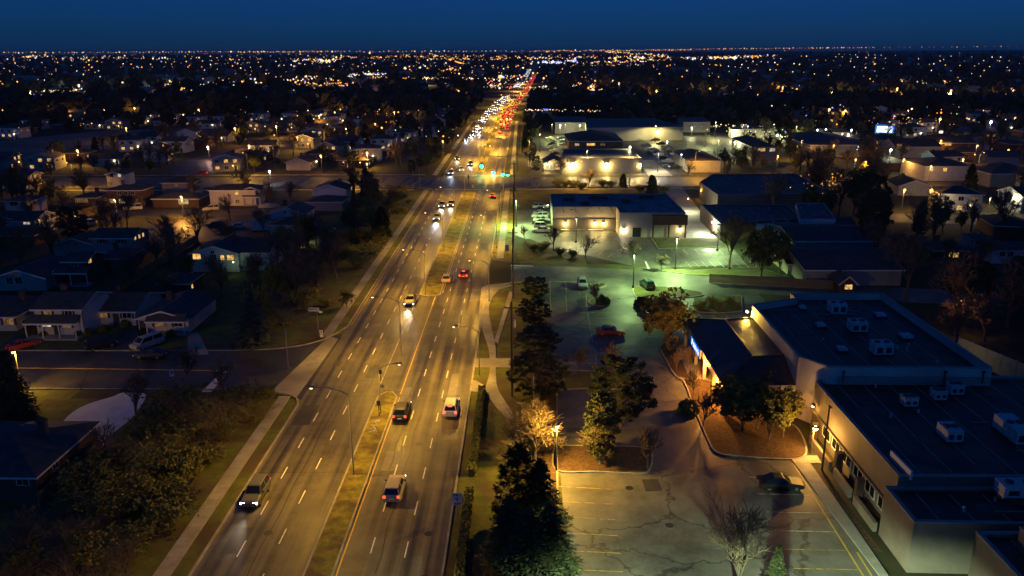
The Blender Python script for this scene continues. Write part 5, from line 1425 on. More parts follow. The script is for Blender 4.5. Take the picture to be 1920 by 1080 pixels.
g.build('arrow_marks', M['sign_ink'], t)
g = MB().box(-0.3, 0.36, -0.058, -0.051, 1.36, 1.42).box(-0.3, 0.36, -0.058, -0.051, 1.22, 1.26)
for k in range(5):
    g.box(-0.3 + 0.14 * k, -0.22 + 0.14 * k, -0.058, -0.051, 1.26, 1.36)
g.build('bottom_band', M['sign_navy'], t)
p = G(324, 716)
t = thing('road_sign', 'small white road sign with a red mark on the side street', 'sign', p, R(25))
MB().tube((0, 0, 0), (0, 0, 1.9), 0.03, 0.03, 6).build('post', M['steel'], t)
MB().box(-0.3, 0.3, -0.05, -0.035, 0.85, 1.95).build('panel', M['sign_face'], t)
MB().box(-0.15, 0.22, -0.058, -0.051, 1.35, 1.52).box(-0.05, 0.1, -0.058, -0.051, 1.2, 1.62).build('sign_mark', M['sign_red'], t)
p = G(598, 632)
t = thing('street_name_sign', 'street-name blades on a thin post by the side street', 'sign', p, 0)
MB().tube((0, 0, 0), (0, 0, 4.6), 0.05, 0.04, 6).build('post', M['steel'], t)
MB().box(-1.35, 0.35, -0.03, 0.03, 4.35, 4.95).build('name_blade', M['sign_face'], t)
MB().box(0.3, 0.85, -0.05, -0.04, 4.1, 4.4).build('small_plate', M['sign_face'], t)
g = MB()
for k in range(9):
    g.box(-1.25 + k * 0.165, -1.16 + k * 0.165, -0.045, -0.035, 4.52 + 0.03 * (k % 2), 4.8)
g.build('blade_marks', M['sign_ink'], t)
p = G(603, 633)
t = thing('road_sign', 'stubby bright sign at the foot of the street-name post', 'sign', p, 0)
MB().tube((0, 0, 0), (0, 0, 1.2), 0.04, 0.04, 6).build('post', M['steel'], t)
MB().box(-0.25, 0.25, -0.05, -0.035, 0.1, 0.55).box(-0.25, 0.25, -0.05, -0.035, 0.65, 1.25).build('panel', M['sign_face'], t)
MB().box(-0.1, 0.1, -0.058, -0.051, 0.8, 1.1).build('sign_mark', M['sign_ink'], t)
p = G(714, 715)
t = thing('median_sign', 'thin dark sign post at the lower median tip', 'sign', p, 0)
MB().tube((0, 0, 0), (0, 0, 1.7), 0.04, 0.04, 6).build('post', M['dark_trim'], t)
MB().box(-0.2, 0.2, -0.03, 0.0, 1.1, 1.75).build('panel', M['dark_trim'], t)
p = G(711, 782)
t = thing('median_sign', 'dark post in the grass of the lower median', 'sign', p, 0)
MB().tube((0, 0, 0), (0, 0, 2.2), 0.07, 0.06, 6).build('post', M['dark_trim'], t)
MB().box(-0.22, 0.22, -0.03, 0.0, 1.6, 2.25).build('panel', M['dark_trim'], t)
p = G(702, 802)
t = thing('rock_mound', 'pale heap of rough stones on the lower median', 'rocks', p, 0)
rk = MB()
rr = random.Random(3)
for k in range(16):
    rk.ball((rr.uniform(-0.5, 0.5), rr.uniform(-1.6, 1.6), 0.1 + rr.uniform(0.0, 0.12)), rr.uniform(0.16, 0.32), 6, 4, 0, 0.7)
rk.build('stones', M['concrete'], t)
# small dark utility cabinets by the plaza
for px, py, lb in ((951, 470, 'dark utility cabinet by the plaza entrance'), (887, 352, 'small controller cabinet at the crossing corner'), (1006, 352, 'short dark bollard post right of the crossing')):
    t = thing('utility_cabinet', lb, 'cabinet', G(px, py), 0)
    MB().box(-0.4, 0.4, -0.3, 0.3, 0, 1.3).build('cabinet_body', M['steel'], t)
    MB().box(-0.45, 0.45, -0.35, 0.35, 1.3, 1.38).build('cabinet_lid', M['dark_trim'], t)

# ------------------------------------------------------------------ hedges on the right verge
def hedge(label, x, y0, y1, w=0.75, h=0.9):
    t = thing('hedge', label, 'hedge', (x, (y0 + y1) / 2, 0), 0)
    hb = MB(); rr = random.Random(int(y0))
    L_ = (y1 - y0) / 2
    MB().box(-w / 2 + 0.1, w / 2 - 0.1, -L_ + 0.1, L_ - 0.1, 0, h - 0.12).build('core', M['leaf_d'], t)
    n = int(240 * L_)
    for k in range(n):
        f = rr.random()
        if f < 0.5: p = (rr.uniform(-w / 2, w / 2), rr.uniform(-L_, L_), h + rr.uniform(-0.12, 0.04))
        elif f < 0.75: p = (-w / 2 + rr.uniform(-0.05, 0.1), rr.uniform(-L_, L_), rr.uniform(0.1, h))
        else: p = (w / 2 + rr.uniform(-0.1, 0.05), rr.uniform(-L_, L_), rr.uniform(0.1, h))
        a = Vector((rr.uniform(-1, 1), rr.uniform(-1, 1), rr.uniform(-1, 1))).normalized() * 0.09
        b = a.orthogonal().normalized() * 0.09
        p = Vector(p)
        hb.face([p - a - b, p + a - b, p + a + b, p - a + b])
    hb.build('hedge_leaves', M['leaf_d'], t)


hedge('long clipped hedge strip along the right verge above the lane sign', -5.55, 76.5, 99.0)
hedge('shorter clipped hedge strip below the lane sign', -5.55, 48, 73.0)


# ================================================================== VEHICLES
SPEC = dict(
    sedan=dict(L=4.7, W=1.82, belt=0.92, roof=1.42, st=[(2.35, .74, .34, .62), (2.15, .86, .24, .72), (1.2, .91, .20, .86), (0.9, .91, .20, .92), (-1.4, .91, .20, .95), (-1.7, .91, .22, .98), (-2.2, .87, .26, .95), (-2.35, .78, .36, .82)], cab=(0.95, 0.15, -0.95, -1.7)),
    suv=dict(L=4.6, W=1.86, belt=1.06, roof=1.70, st=[(2.3, .78, .38, .76), (2.1, .89, .28, .92), (1.2, .93, .25, 1.02), (0.9, .93, .25, 1.06), (-1.6, .93, .25, 1.08), (-2.1, .92, .28, 1.06), (-2.3, .86, .36, .98)], cab=(1.0, 0.35, -1.85, -2.24)),
    hatch=dict(L=4.2, W=1.78, belt=0.96, roof=1.50, st=[(2.1, .74, .34, .66), (1.9, .85, .24, .78), (1.1, .89, .2, .92), (-1.4, .89, .2, .98), (-1.9, .86, .26, .96), (-2.1, .80, .36, .86)], cab=(1.0, 0.25, -1.35, -1.98)),
    pickup=dict(L=5.5, W=1.95, belt=1.12, roof=1.80, st=[(2.75, .84, .42, .86), (2.55, .94, .34, 1.04), (1.4, .97, .3, 1.12), (1.1, .97, .3, 1.12), (-0.7, .97, .3, 1.12), (-2.6, .97, .34, 1.12), (-2.75, .94, .42, 1.08)], cab=(1.1, 0.45, -0.55, -0.75)),
    van=dict(L=5.0, W=1.95, belt=1.12, roof=1.85, st=[(2.5, .80, .4, .82), (2.3, .92, .3, 1.0), (1.5, .97, .25, 1.10), (-2.2, .97, .25, 1.14), (-2.5, .94, .32, 1.1)], cab=(1.75, 0.9, -2.2, -2.44)),
)
CARMESH = {}


def loft(mb, secs):
    n = len(secs[0]); i0 = len(mb.v)
    for s in secs: mb.v.extend(s)
    for a in range(len(secs) - 1):
        for k in range(n):
            j = (k + 1) % n
            mb.f.append((i0 + a * n + k, i0 + a * n + j, i0 + (a + 1) * n + j, i0 + (a + 1) * n + k)); mb.m.append(0)
    mb.f.append(tuple(i0 + k for k in reversed(range(n)))); mb.m.append(0)
    mb.f.append(tuple(i0 + (len(secs) - 1) * n + k for k in range(n))); mb.m.append(0)


def car_meshes(kind):
    if kind in CARMESH: return CARMESH[kind]
    S_ = SPEC[kind]
    d = {}
    body = MB()
    secs = []
    for (y, w, zl, zt) in S_['st'][::-1]:
        zm = zl + (zt - zl) * 0.55
        half = [(w * 0.88, zl), (w, zl + 0.14), (w * 1.0, zm), (w * 0.955, zt - 0.06), (w * 0.86, zt)]
        ring = [(x, y, z) for x, z in half] + [(-x, y, z) for x, z in half[::-1]]
        secs.append(ring)
    loft(body, secs)
    wb, wt = S_['W'] / 2 * 0.90, S_['W'] / 2 * 0.69
    y0, y1, y2, y3 = S_['cab']; zb, zr = S_['belt'] - 0.03, S_['roof']
    B = [(-wb, y0, zb), (wb, y0, zb), (wb, y3, zb), (-wb, y3, zb)]
    T = [(-wt, y1, zr - 0.04), (wt, y1, zr - 0.04), (wt, y2, zr - 0.02), (-wt, y2, zr - 0.02)]
    cab = MB()
    loft(cab, [B, T, [(-wt * 0.86, y1 - 0.12, zr), (wt * 0.86, y1 - 0.12, zr), (wt * 0.86, y2 + 0.12, zr + 0.01), (-wt * 0.86, y2 + 0.12, zr + 0.01)]])
    d['body'] = body; d['cab'] = cab

    def pane(a, b, c, e, inx, inz):
        """glass panel proud of the quad a b (bottom) c e (top)"""
        a, b, c, e = map(Vector, (a, b, c, e))
        n = (b - a).cross(e - a).normalized() * 0.012

        def q(u, v):
            lo = a.lerp(b, u); hi = e.lerp(c, u)
            return lo.lerp(hi, v) + n
        return [q(inx, inz), q(1 - inx, inz), q(1 - inx, 1 - inz), q(inx, 1 - inz)]
    ws = MB(); ws.face(pane(B[1], B[0], T[0], T[1], 0.06, 0.08)); d['windshield'] = ws
    rw_ = MB(); rw_.face(pane(B[3], B[2], T[2], T[3], 0.08, 0.12)); d['rear_window'] = rw_
    for nm, (a, b, c, e) in (('side_window_r', (B[2], B[1], T[1], T[2])), ('side_window_l', (B[0], B[3], T[3], T[0]))):
        sm = MB()
        a, b, c, e = map(Vector, (a, b, c, e))
        mid_b, mid_t = a.lerp(b, 0.52), e.lerp(c, 0.52)
        sm.face(pane(a, mid_b, mid_t, e, 0.05, 0.1)); sm.face(pane(mid_b, b, c, mid_t, 0.05, 0.1))
        d[nm] = sm
    hl = S_['L'] / 2; w0 = S_['W'] / 2
    f0 = S_['st'][1]; r0 = S_['st'][-2]
    zt = f0[3]
    d['hl'] = [(s * (w0 - 0.30), hl - 0.12, zt - 0.22) for s in (-1, 1)]
    zt2 = r0[3]
    d['tl'] = [(s * (w0 - 0.22), -hl + 0.10, zt2 - 0.17) for s in (-1, 1)]
    d['wheels'] = [(s * (w0 - 0.12), yy, 0.33) for s in (-1, 1) for yy in (hl * 0.60, -hl * 0.58)]
    d['mirrors'] = [(s * (w0 + 0.06), y0 - 0.35, zb + 0.1) for s in (-1, 1)]
    CARMESH[kind] = d
    return d


TYRE = MB().tube((-0.11, 0, 0), (0.11, 0, 0), 0.33, 0.33, 16).mesh('tyre', M['black'])
RIM = MB().tube((-0.118, 0, 0), (0.118, 0, 0), 0.21, 0.21, 10).mesh('rim', M['rim'])
LAMPBOX = {}


def lampbox(mat, w, h, d=0.22):
    k = (mat, w, h)
    if k not in LAMPBOX:
        LAMPBOX[k] = MB().box(-w / 2, w / 2, -d / 2, d / 2, -h / 2, h / 2).mesh('lamp', M[mat])
    return LAMPBOX[k]


MESHC = {}
MIRROR = MB().box(-0.1, 0.1, -0.06, 0.06, -0.07, 0.07).mesh('mirror', M['black'])
PLATE = MB().box(-0.26, 0.26, -0.015, 0.015, -0.07, 0.07).mesh('number_plate', M['plate'])


def car(kind, col_, label, p, rz, head=None, tail=None, group=None, beam=0, third=False):
    d = car_meshes(kind)
    t = thing('parked_car' if head is None and tail is None else 'car', label, dict(pickup='pickup', van='van', suv='car', sedan='car', hatch='car')[kind], (p[0], p[1], 0.015 + (p[2] if len(p) > 2 else 0)), rz, group)

    def cm(nm, mat, smooth=False):
        k = (kind, nm, mat.name)
        if k not in MESHC: MESHC[k] = d[nm].mesh(nm, mat, smooth)
        return MESHC[k]
    pm = paint(col_)
    obj('body', cm('body', pm), t); obj('cabin', cm('cab', pm), t)
    for nm, on in (('windshield', 'windshield'), ('rear_window', 'rear_window'), ('side_window_r', 'side_window'), ('side_window_l', 'side_window')):
        obj(on, cm(nm, M['glass']), t)
    for q in d['wheels']:
        w = obj('wheel', TYRE, t, q); obj('rim', RIM, w)
    for q in d['hl']:
        obj('headlight', lampbox(head or 'head_off', 0.42, 0.20), t, q)
    for q in d['tl']:
        obj('tail_light', lampbox(tail or 'tail_off', 0.26, 0.26), t, q)
    for q in d['mirrors']: obj('mirror', MIRROR, t, q)
    hl = SPEC[kind]['L'] / 2
    obj('number_plate', PLATE, t, (0, -hl - 0.01, 0.66))
    if third:
        obj('high_brake_light', lampbox('brake_on', 0.5, 0.12), t, (0, SPEC[kind]['cab'][2] - 0.1, SPEC[kind]['roof'] - 0.06))
    if beam:
        cc = (0.62, 0.78, 1.0) if head == 'head_blue' else (1.0, 0.86, 0.62)
        light('SPOT', 'headlight_beam', t, (0, hl + 0.1, 0.72), beam, cc, 0.35, rot=(R(86.5), 0, 0), spot=R(34))
    return t


UP, DOWN = 0.0, math.pi
BM = 1500
def lane(px, py): 
    q = G(px, py); return (q.x, q.y)


# on the avenue
car('suv', 'beige', 'pale gold SUV driving away nearest the camera, red tail lights', (-13.9 + 0.6, 73.2), UP, 'head_on', 'tail_on', beam=BM * 0.4)
car('suv', 'black', 'black SUV driving away beside the median grass, lit number plate', (-15.2, 91.6), UP, 'head_on', 'tail_on', beam=BM * 0.4)
car('suv', 'white', 'white SUV driving away with three bright brake lights', (-9.1, 92.8), UP, 'head_on', 'brake_on', beam=BM * 0.9, third=True)
car('suv', 'grey', 'dark SUV with white headlights nearest the bottom left kerb', (-27.4, 72.2), DOWN, 'head_on', 'tail_on', beam=BM * 0.7)
car('sedan', 'grey', 'dark sedan with headlights alone in the middle lanes', lane(770, 568), DOWN, 'head_on', 'tail_on', beam=BM)
car('hatch', 'beige', 'gold hatchback driving away in the inner lane beside the red car', lane(838, 527), UP, 'head_on', 'tail_on', beam=BM)
car('sedan', 'red', 'red sedan driving away with bright red lights', lane(870, 518), UP, 'head_on', 'brake_on', beam=BM, third=True)
car('suv', 'grey', 'car with blue-white headlights throwing a long pale beam', lane(820, 412), DOWN, 'head_blue', 'tail_on', beam=BM * 2.0)
car('sedan', 'silver', 'left one of two headlit cars side by side before the crossing', lane(829, 387), DOWN, 'head_on', 'tail_on', beam=BM)
car('sedan', 'grey', 'right one of two headlit cars side by side before the crossing', lane(846, 385), DOWN, 'head_on', 'tail_on', beam=BM)
car('sedan', 'red', 'car with red tail lights waiting before the crossing', lane(924, 370), UP, 'head_on', 'brake_on', beam=BM)
car('suv', 'silver', 'headlit car entering the crossing in the left lane', lane(846, 327), DOWN, 'head_blue', 'tail_on', beam=BM * 1.3)
car('sedan', 'white', 'white sedan turning on the crossing without bright beams', lane(864, 320), DOWN + R(12), 'head_on', 'tail_on')
car('suv', 'grey', 'headlit car at the far side of the crossing in the inner lane', lane(882, 310), DOWN, 'head_blue', 'tail_on', beam=BM * 1.3)
car('sedan', 'grey', 'headlit car in the left lane just beyond the crossing', lane(858, 299), DOWN, 'head_on', 'tail_on', beam=BM * 1.3)
car('suv', 'navy', 'blue-lit car alone behind the crossing', lane(875, 263), DOWN, 'head_blue', 'tail_on', beam=BM * 2.4)
# parked on the right
car('sedan', 'red', 'red sedan parked alone in the upper plaza lot', lane(1145, 627), R(-90) + R(-3))
car('sedan', 'black', 'black sedan parked alone in the lower plaza lot', lane(1463, 914), R(-90) + R(-2))
car('suv', 'green', 'dark green SUV parked on the planted tip of the upper lot', (lane(1213, 540)[0], lane(1213, 540)[1], 0.14), R(10))
car('sedan', 'green', 'dark green sedan parked under the yellow tree', (lane(1236, 592)[0], lane(1236, 592)[1] - 0.3, 0.14), R(92))
car('suv', 'silver', 'pale SUV parked by the small bare tree at the top of the lot', lane(1092, 538), R(180))
for k, (py, c_) in enumerate(((391, 'white'), (397, 'black'), (403, 'beige'), (409, 'white'), (415, 'white'), (421, 'black'), (428, 'beige'), (435, 'silver'))):
    car('sedan' if k % 3 else 'suv', c_, 'car parked in the packed row left of the store', (5.0 - 0.5 * (k % 2), G(1022, py).y), R(90) if k % 2 else R(-90), group='cars in the row left of the store')
# left streets
car('sedan', 'red', 'red car on the lawn drive under the glowing lamp', lane(44, 652), R(-38))
car('suv', 'black', 'dark SUV parked on the driveway between the white houses', lane(190, 652), R(128 + 180))
car('sedan', 'navy', 'dark blue sedan parked along the side street kerb', lane(283, 670), R(90))
car('van', 'silver', 'silver van on the driveway of the last white bungalow', lane(277, 650), R(150))
car('van', 'white', 'white van parked on the drive behind the yellow lamp', lane(250, 394), R(115))
car('van', 'white', 'white van parked in front of the lit wooden fence', lane(163, 424), R(112))
car('suv', 'silver', 'silver SUV on the drive at the turning circle', lane(396, 395), R(120))
car('sedan', 'navy', 'dark sedan parked by the island of the turning circle', lane(403, 425), R(80))
car('sedan', 'silver', 'silver sedan behind the hedge of the turning circle', lane(445, 428), R(100))
car('hatch', 'red', 'small dark red car near the far crescent lights', lane(378, 328), R(100), 'head_off', 'tail_on')
p = G(505, 392)
t = thing('covered_boat', 'boat under a crumpled grey cover beside the white gabled house', 'boat', p, R(95))
cv = MB(); rr = random.Random(5); rows = []
for i in range(9):
    f = i / 8; w_ = 1.15 * math.sin(math.pi * (0.12 + 0.76 * f)); 
    rows.append([(sx * w_, -3.0 + 6.0 * f, z * (0.75 + 0.25 * math.sin(math.pi * f)) + rr.uniform(-0.05, 0.05)) for sx, z in ((-1.0, 0.5), (-1.0, 1.1), (-0.5, 1.5), (0.0, 1.75), (0.5, 1.5), (1.0, 1.1), (1.0, 0.5))])
loft(cv, rows)
cv.build('cover', M['stucco'], t)
MB().box(-0.6, 0.6, -1.2, 1.2, 0.2, 0.5).build('trailer', M['dark_trim'], t)

# ------------------------------------------------------------------ distant queues of cars (too small to show parts)
def far_car_mesh(nm, col_, lamp, front):
    mb = MB()
    mb.box(-0.9, 0.9, -2.2, 2.2, 0.25, 0.95, 0)
    i = len(mb.v)
    mb.v.extend([(-0.85, -1.7, 0.95), (0.85, -1.7, 0.95), (0.85, 1.1, 0.95), (-0.85, 1.1, 0.95), (-0.66, -1.1, 1.5), (0.66, -1.1, 1.5), (0.66, 0.4, 1.5), (-0.66, 0.4, 1.5)])
    for q in ((4, 5, 6, 7), (0, 1, 5, 4), (1, 2, 6, 5), (2, 3, 7, 6), (3, 0, 4, 7)):
        mb.f.append(tuple(i + k for k in q)); mb.m.append(0)
    for s in (-1, 1):
        mb.ball((s * 0.68, 2.15 if front else -2.15, 0.80), 0.36 if front else 0.38, 8, 5, 1, 0.75)
    return mb.mesh(nm, [paint(col_), M[lamp]])


M['far_head'] = glow('far_headlights', (0.95, 0.93, 1.0), 4.5)
M['far_head_b'] = glow('far_headlights_blue', (0.62, 0.74, 1.0), 4.5)
M['far_head_w'] = glow('far_headlights_warm', (1.0, 0.86, 0.62), 4.5)
M['far_tail'] = glow('far_tail_lights', (1.0, 0.075, 0.03), 2.4)
M['far_tail_o'] = glow('far_tail_lights_orange', (1.0, 0.30, 0.05), 2.6)
FH = [far_car_mesh('far_car', c_, l_, True) for c_, l_ in (('grey', 'far_head'), ('silver', 'far_head'), ('navy', 'far_head_b'), ('black', 'far_head_w'))]
FT = [far_car_mesh('far_car', c_, l_, False) for c_, l_ in (('grey', 'far_tail'), ('white', 'far_tail'), ('red', 'far_tail'), ('black', 'far_tail_o'))]
rr = random.Random(21)


def queue(y0, y1, lanes, gap, meshes, rz, label, group, beam=0.0):
    for x in lanes:
        y = y0 + rr.uniform(0, gap)
        while y < y1:
            o = obj('far_car', rr.choice(meshes), None, (x + rr.uniform(-0.45, 0.45) + bend(y), y, 0.015), rz)
            tag(o, label, 'car', group)
            if beam and rr.random() < 0.5:
                light('SPOT', 'headlight_beam', o, (0, 2.7, 0.8), beam, (1, 0.95, 0.88), 0.4, rot=(R(84), 0, 0), spot=R(55))
            y += gap * rr.uniform(0.55, 1.7)


HQ = 'car with white headlights in the oncoming queue beyond the crossing'
queue(425, 560, (-27.3, -24.3), 26, FH, DOWN, HQ, 'oncoming headlit queue', 3500)
queue(560, 800, (-27.3, -24.3, -21.2), 24, FH, DOWN, HQ, 'oncoming headlit queue')
queue(980, 1120, (-27.3, -24.3, -21.2), 30, FH, DOWN, 'oncoming car with white headlights in the second cluster up the avenue', 'second headlit cluster')
queue(1350, 1900, (-27.3, -24.3, -21.2), 60, FH, DOWN, 'oncoming car with white headlights where the avenue nears the horizon', 'farthest headlit cluster')
TQ = 'car with red tail lights in the departing queue beyond the crossing'
queue(425, 520, (-13.0, -9.3), 19, FT[:3], UP, TQ, 'departing red-lit queue')
queue(500, 680, (-13.8, -11.0, -8.3), 15, FT[:3], UP, TQ, 'departing red-lit queue')
queue(680, 900, (-13.6, -10.8, -8.4), 26, FT, UP, TQ, 'departing red-lit queue')
queue(900, 1500, (-13.6, -10.8, -8.4), 34, FT[:3], UP, 'departing car with red lights far up the avenue', 'farthest red-lit queue')
queue(300, 420, (14, 20, 58, 66), 12, [far_car_mesh('far_car', c_, 'head_off', True) for c_ in ('white', 'silver', 'black', 'beige')], R(90), 'unlit car parked in the warehouse yards', 'cars parked in the warehouse yards')
# ================================================================== TREES AND SHRUBS
def rvec(rr):
    while True:
        v = Vector((rr.uniform(-1, 1), rr.uniform(-1, 1), rr.uniform(-1, 1)))
        if 0.05 < v.length < 1: return v.normalized()


def card(mb, p, a, b):
    p = Vector(p)
    mb.face([p - a - b, p + a - b, p + a + b, p - a + b])


def bare_meshes(seed, H=10.0, trunk=0.26, spread=0.75, leaf=None, nleaf=0, lsize=0.16, vase=0.0, dens=1.0, tw=0.045):
    rr = random.Random(seed)
    tb, cb, lf = MB(), MB(), MB()
    ends = []

    def branch(p, d, L, r, lev):
        pts = [Vector(p)]; dd = d.copy(); n = 3 if lev < 3 else 2
        for k in range(n):
            dd = (dd + rvec(rr) * (0.10 + 0.05 * lev) + Vector((0, 0, 0.07 if lev > 0 else 0.0))).normalized()
            pts.append(pts[-1] + dd * (L / n))
        mb = tb if lev < 3 else cb
        sides = (7, 5, 4, 3, 3, 3)[lev]
        for k in range(n):
            mb.tube(pts[k], pts[k + 1], r * (1 - 0.45 * k / n), r * (1 - 0.45 * (k + 1) / n), sides, 0, False)
        if lev >= 4:
            ends.append(pts[-1]); return
        kids = (rr.randint(5, 6), 4, 4, 5)[lev]
        kids = max(2, round(kids * dens))
        for k in range(kids):
            f = rr.uniform(0.30, 1.0) if lev else rr.uniform(0.45, 1.0)
            i = min(n - 1, int(f * n)); q = pts[i].lerp(pts[i + 1], f * n - i)
            ang = rr.uniform(0.35, 0.95) * spread * (0.72 if lev == 0 else 1.0)
            ax = dd.orthogonal().normalized(); ax.rotate(Matrix.Rotation(2 * math.pi * (k + rr.random() * 0.7) / kids, 3, dd))
            nd = dd.copy(); nd.rotate(Matrix.Rotation(ang, 3, ax))
            branch(q, nd, L * rr.uniform(0.55, 0.85) * (0.92 if lev else 1.75), max(tw * (1.0 if lev < 3 else 0.8), r * rr.uniform(0.42, 0.58)), lev + 1)
        if lev == 0:
            branch(pts[-1], dd, L * 1.45, r * 0.6, 1)
    branch((0, 0, 0), Vector((0, 0, 1)), H * trunk, 0.022 * H, 0)
    if leaf:
        for k in range(nleaf):
            q = rr.choice(ends) + rvec(rr) * rr.uniform(0, 0.5)
            a = rvec(rr) * lsize * rr.uniform(0.6, 1.3); b = a.orthogonal().normalized() * a.length * 0.7
            card(lf, q, a, b)
    top = max(v[2] for v in cb.v)
    for mb in (tb, cb, lf):
        mb.v = [(x * H / top, y * H / top, z * H / top) for x, y, z in mb.v]
    return tb.mesh('trunk', M['bark']), cb.mesh('crown', M['twig']), (lf.mesh('leaves', M[leaf]) if leaf else None)


def spruce_meshes(seed, H=10.0, mat='needle_b', rad=0.26, zlow=0.06):
    rr = random.Random(seed)
    tb, cb = MB(), MB()
    tb.tube((0, 0, 0), (0, 0, H * 0.97), 0.2, 0.03, 7)
    z = zlow * H
    while z < H * 0.985:
        f = z / H
        R_ = rad * H * (1 - f) ** 0.85 * rr.uniform(0.85, 1.08) + 0.12
        n = max(5, int(15 * (1 - f) + 5))
        for k in range(n):
            th = 2 * math.pi * (k + rr.random()) / n
            L = R_ * rr.uniform(0.72, 1.1)
            out = Vector((math.cos(th), math.sin(th), 0))
            drop = -0.32 if f < 0.6 else -0.05
            m_ = max(2, int(L / 0.34))
            for j in range(m_):
                s = (j + 0.6) / m_
                q = Vector((0, 0, z)) + out * (L * s) + Vector((0, 0, drop * L * s * s + 0.10 * L * s))
                side_ = out.cross(Vector((0, 0, 1)))
                wd = 0.30 * (1.15 - 0.7 * s) * min(1.0, L)
                for sg in (-1, 1):
                    a = (out * 0.8 + side_ * sg * 0.75 + Vector((0, 0, rr.uniform(-0.45, 0.05)))).normalized() * 0.23 * rr.uniform(0.8, 1.25)
                    b = (side_ * 0.3 + rvec(rr) * 0.35).normalized() * 0.085
                    card(cb, q + side_ * sg * wd * 0.5, a, b)
        z += 0.27 * (1 - 0.45 * f)
    return tb.mesh('trunk', M['bark']), cb.mesh('crown', M[mat]), None


def pine_meshes(seed, H=10.0, mat='needle', wide=0.36, zlow=0.14, clumps=165, cone=0.5):
    rr = random.Random(seed)
    tb, cb = MB(), MB()
    tb.tube((0, 0, 0), (0.1, 0, H * 0.55), 0.2, 0.12, 7).tube((0.1, 0, H * 0.55), (0, 0.1, H * 0.93), 0.12, 0.03, 6)
    for k in range(clumps):
        f = (k + rr.random()) / clumps
        z = H * (zlow + (0.97 - zlow) * f)
        prof = wide * H * (math.sin(math.pi * min(1.0, 0.18 + 0.82 * (1 - f))) ** 0.8 * (1 - cone) + cone * (1 - f) + 0.05)
        th = rr.uniform(0, 2 * math.pi); rad_ = prof * math.sqrt(rr.uniform(0.25, 1.0)) * rr.uniform(0.8, 1.12)
        c = Vector((rad_ * math.cos(th), rad_ * math.sin(th), z + rr.uniform(-0.25, 0.25)))
        if rad_ > 0.5:
            tb.tube((0, 0, z - rad_ * 0.25), c, 0.045, 0.015, 3, 0, False)
        s = rr.uniform(0.30, 0.58)
        for j in range(42):
            d = rvec(rr)
            d.z = d.z * 0.75 + 0.12
            q = c + d * s * rr.uniform(0.45, 1.0)
            a = (d + rvec(rr) * 0.5).normalized() * 0.19; b = a.orthogonal().normalized() * 0.06
            card(cb, q, a, b)
    return tb.mesh('trunk', M['bark']), cb.mesh('crown', M[mat]), None


def shrub_meshes(seed, stems=90, h=2.2, arch=0.8, leaf=None, nleaf=0, mat='dry', lsize=0.08):
    rr = random.Random(seed)
    tb, cb = MB(), MB()
    tips = []
    for k in range(stems):
        th = rr.uniform(0, 2 * math.pi); q = Vector((rr.gauss(0, 0.3), rr.gauss(0, 0.3), 0))
        d = Vector((math.cos(th) * rr.uniform(0.1, arch), math.sin(th) * rr.uniform(0.1, arch), 1)).normalized()
        L = h * rr.uniform(0.6, 1.15); r = 0.028
        for s in range(4):
            e = q + d * (L / 4)
            tb.tube(q, e, r, r * 0.75, 3, 0, False)
            if s > 0:
                for j in range(2):
                    w = e + (d + rvec(rr) * 0.9).normalized() * L * 0.22
                    tb.tube(e, w, r * 0.6, r * 0.25, 3, 0, False); tips.append(w)
            q = e; r *= 0.75
            d = (d + Vector((math.cos(th), math.sin(th), -0.35)) * 0.28 * arch + rvec(rr) * 0.16).normalized()
        tips.append(q)
    if leaf:
        for k in range(nleaf):
            q = rr.choice(tips) + rvec(rr) * rr.uniform(0, 0.3)
            a = rvec(rr) * lsize * rr.uniform(0.7, 1.4); card(cb, q, a, a.orthogonal().normalized() * a.length * 0.7)
    return tb.mesh('stems', M[mat]), (cb.mesh('leaves', M[leaf]) if leaf else None), None


def round_bush_meshes(seed, n=1100, mat='leaf_d'):
    rr = random.Random(seed)
    tb, cb = MB(), MB()
    for k in range(8):
        tb.tube((0, 0, 0), rvec(rr) * 0.5 + Vector((0, 0, 0.6)), 0.04, 0.015, 3, 0, False)
    for k in range(n):
        d = rvec(rr); d.z = abs(d.z) * 1.2
        q = d * rr.uniform(0.7, 1.0) * (1 + 0.12 * math.sin(5 * d.x + 3 * d.y)) + Vector((0, 0, 0.1))
        a = rvec(rr) * 0.1; card(cb, q, a, a.orthogonal().normalized() * 0.075)
    return tb.mesh('stems', M['bark']), cb.mesh('leaves', M[mat]), None


TREE = dict(
    bare=[bare_meshes(s) for s in (1, 2)] + [bare_meshes(5, 10, 0.26, 0.85), bare_meshes(9, 10, 0.2, 0.95)],
    fine=[bare_meshes(71, 10, 0.22, 0.95, tw=0.03, dens=1.15), bare_meshes(73, 10, 0.2, 1.0, tw=0.03, dens=1.15)],
    small=[bare_meshes(12, 10, 0.30, 0.75, tw=0.085), bare_meshes(14, 10, 0.26, 0.85, tw=0.085)],
    leafy=[bare_meshes(21, 10, 0.28, 0.85, 'leaf', 5200, 0.17), bare_meshes(23, 10, 0.26, 0.75, 'leaf_d', 4200, 0.17)],
    yellow=[bare_meshes(25, 10, 0.30, 1.05, 'leaf', 5200, 0.17)],
    spruce=[spruce_meshes(31), spruce_meshes(33, mat='needle')],
    pine=[pine_meshes(41), pine_meshes(43, wide=0.42, cone=0.3, zlow=0.10), pine_meshes(45, wide=0.30, cone=0.75, zlow=0.05, clumps=210), pine_meshes(47, wide=0.5, cone=0.35, zlow=0.2, clumps=190)],
    bush=[shrub_meshes(51), shrub_meshes(53, 70, 2.6, 1.1), shrub_meshes(55, 80, 2.0, 0.7, 'leaf_d', 1100), shrub_meshes(57, 60, 1.8, 0.9, 'leaf', 900)],
    round=[round_bush_meshes(61), round_bush_meshes(63, mat='leaf')],
)
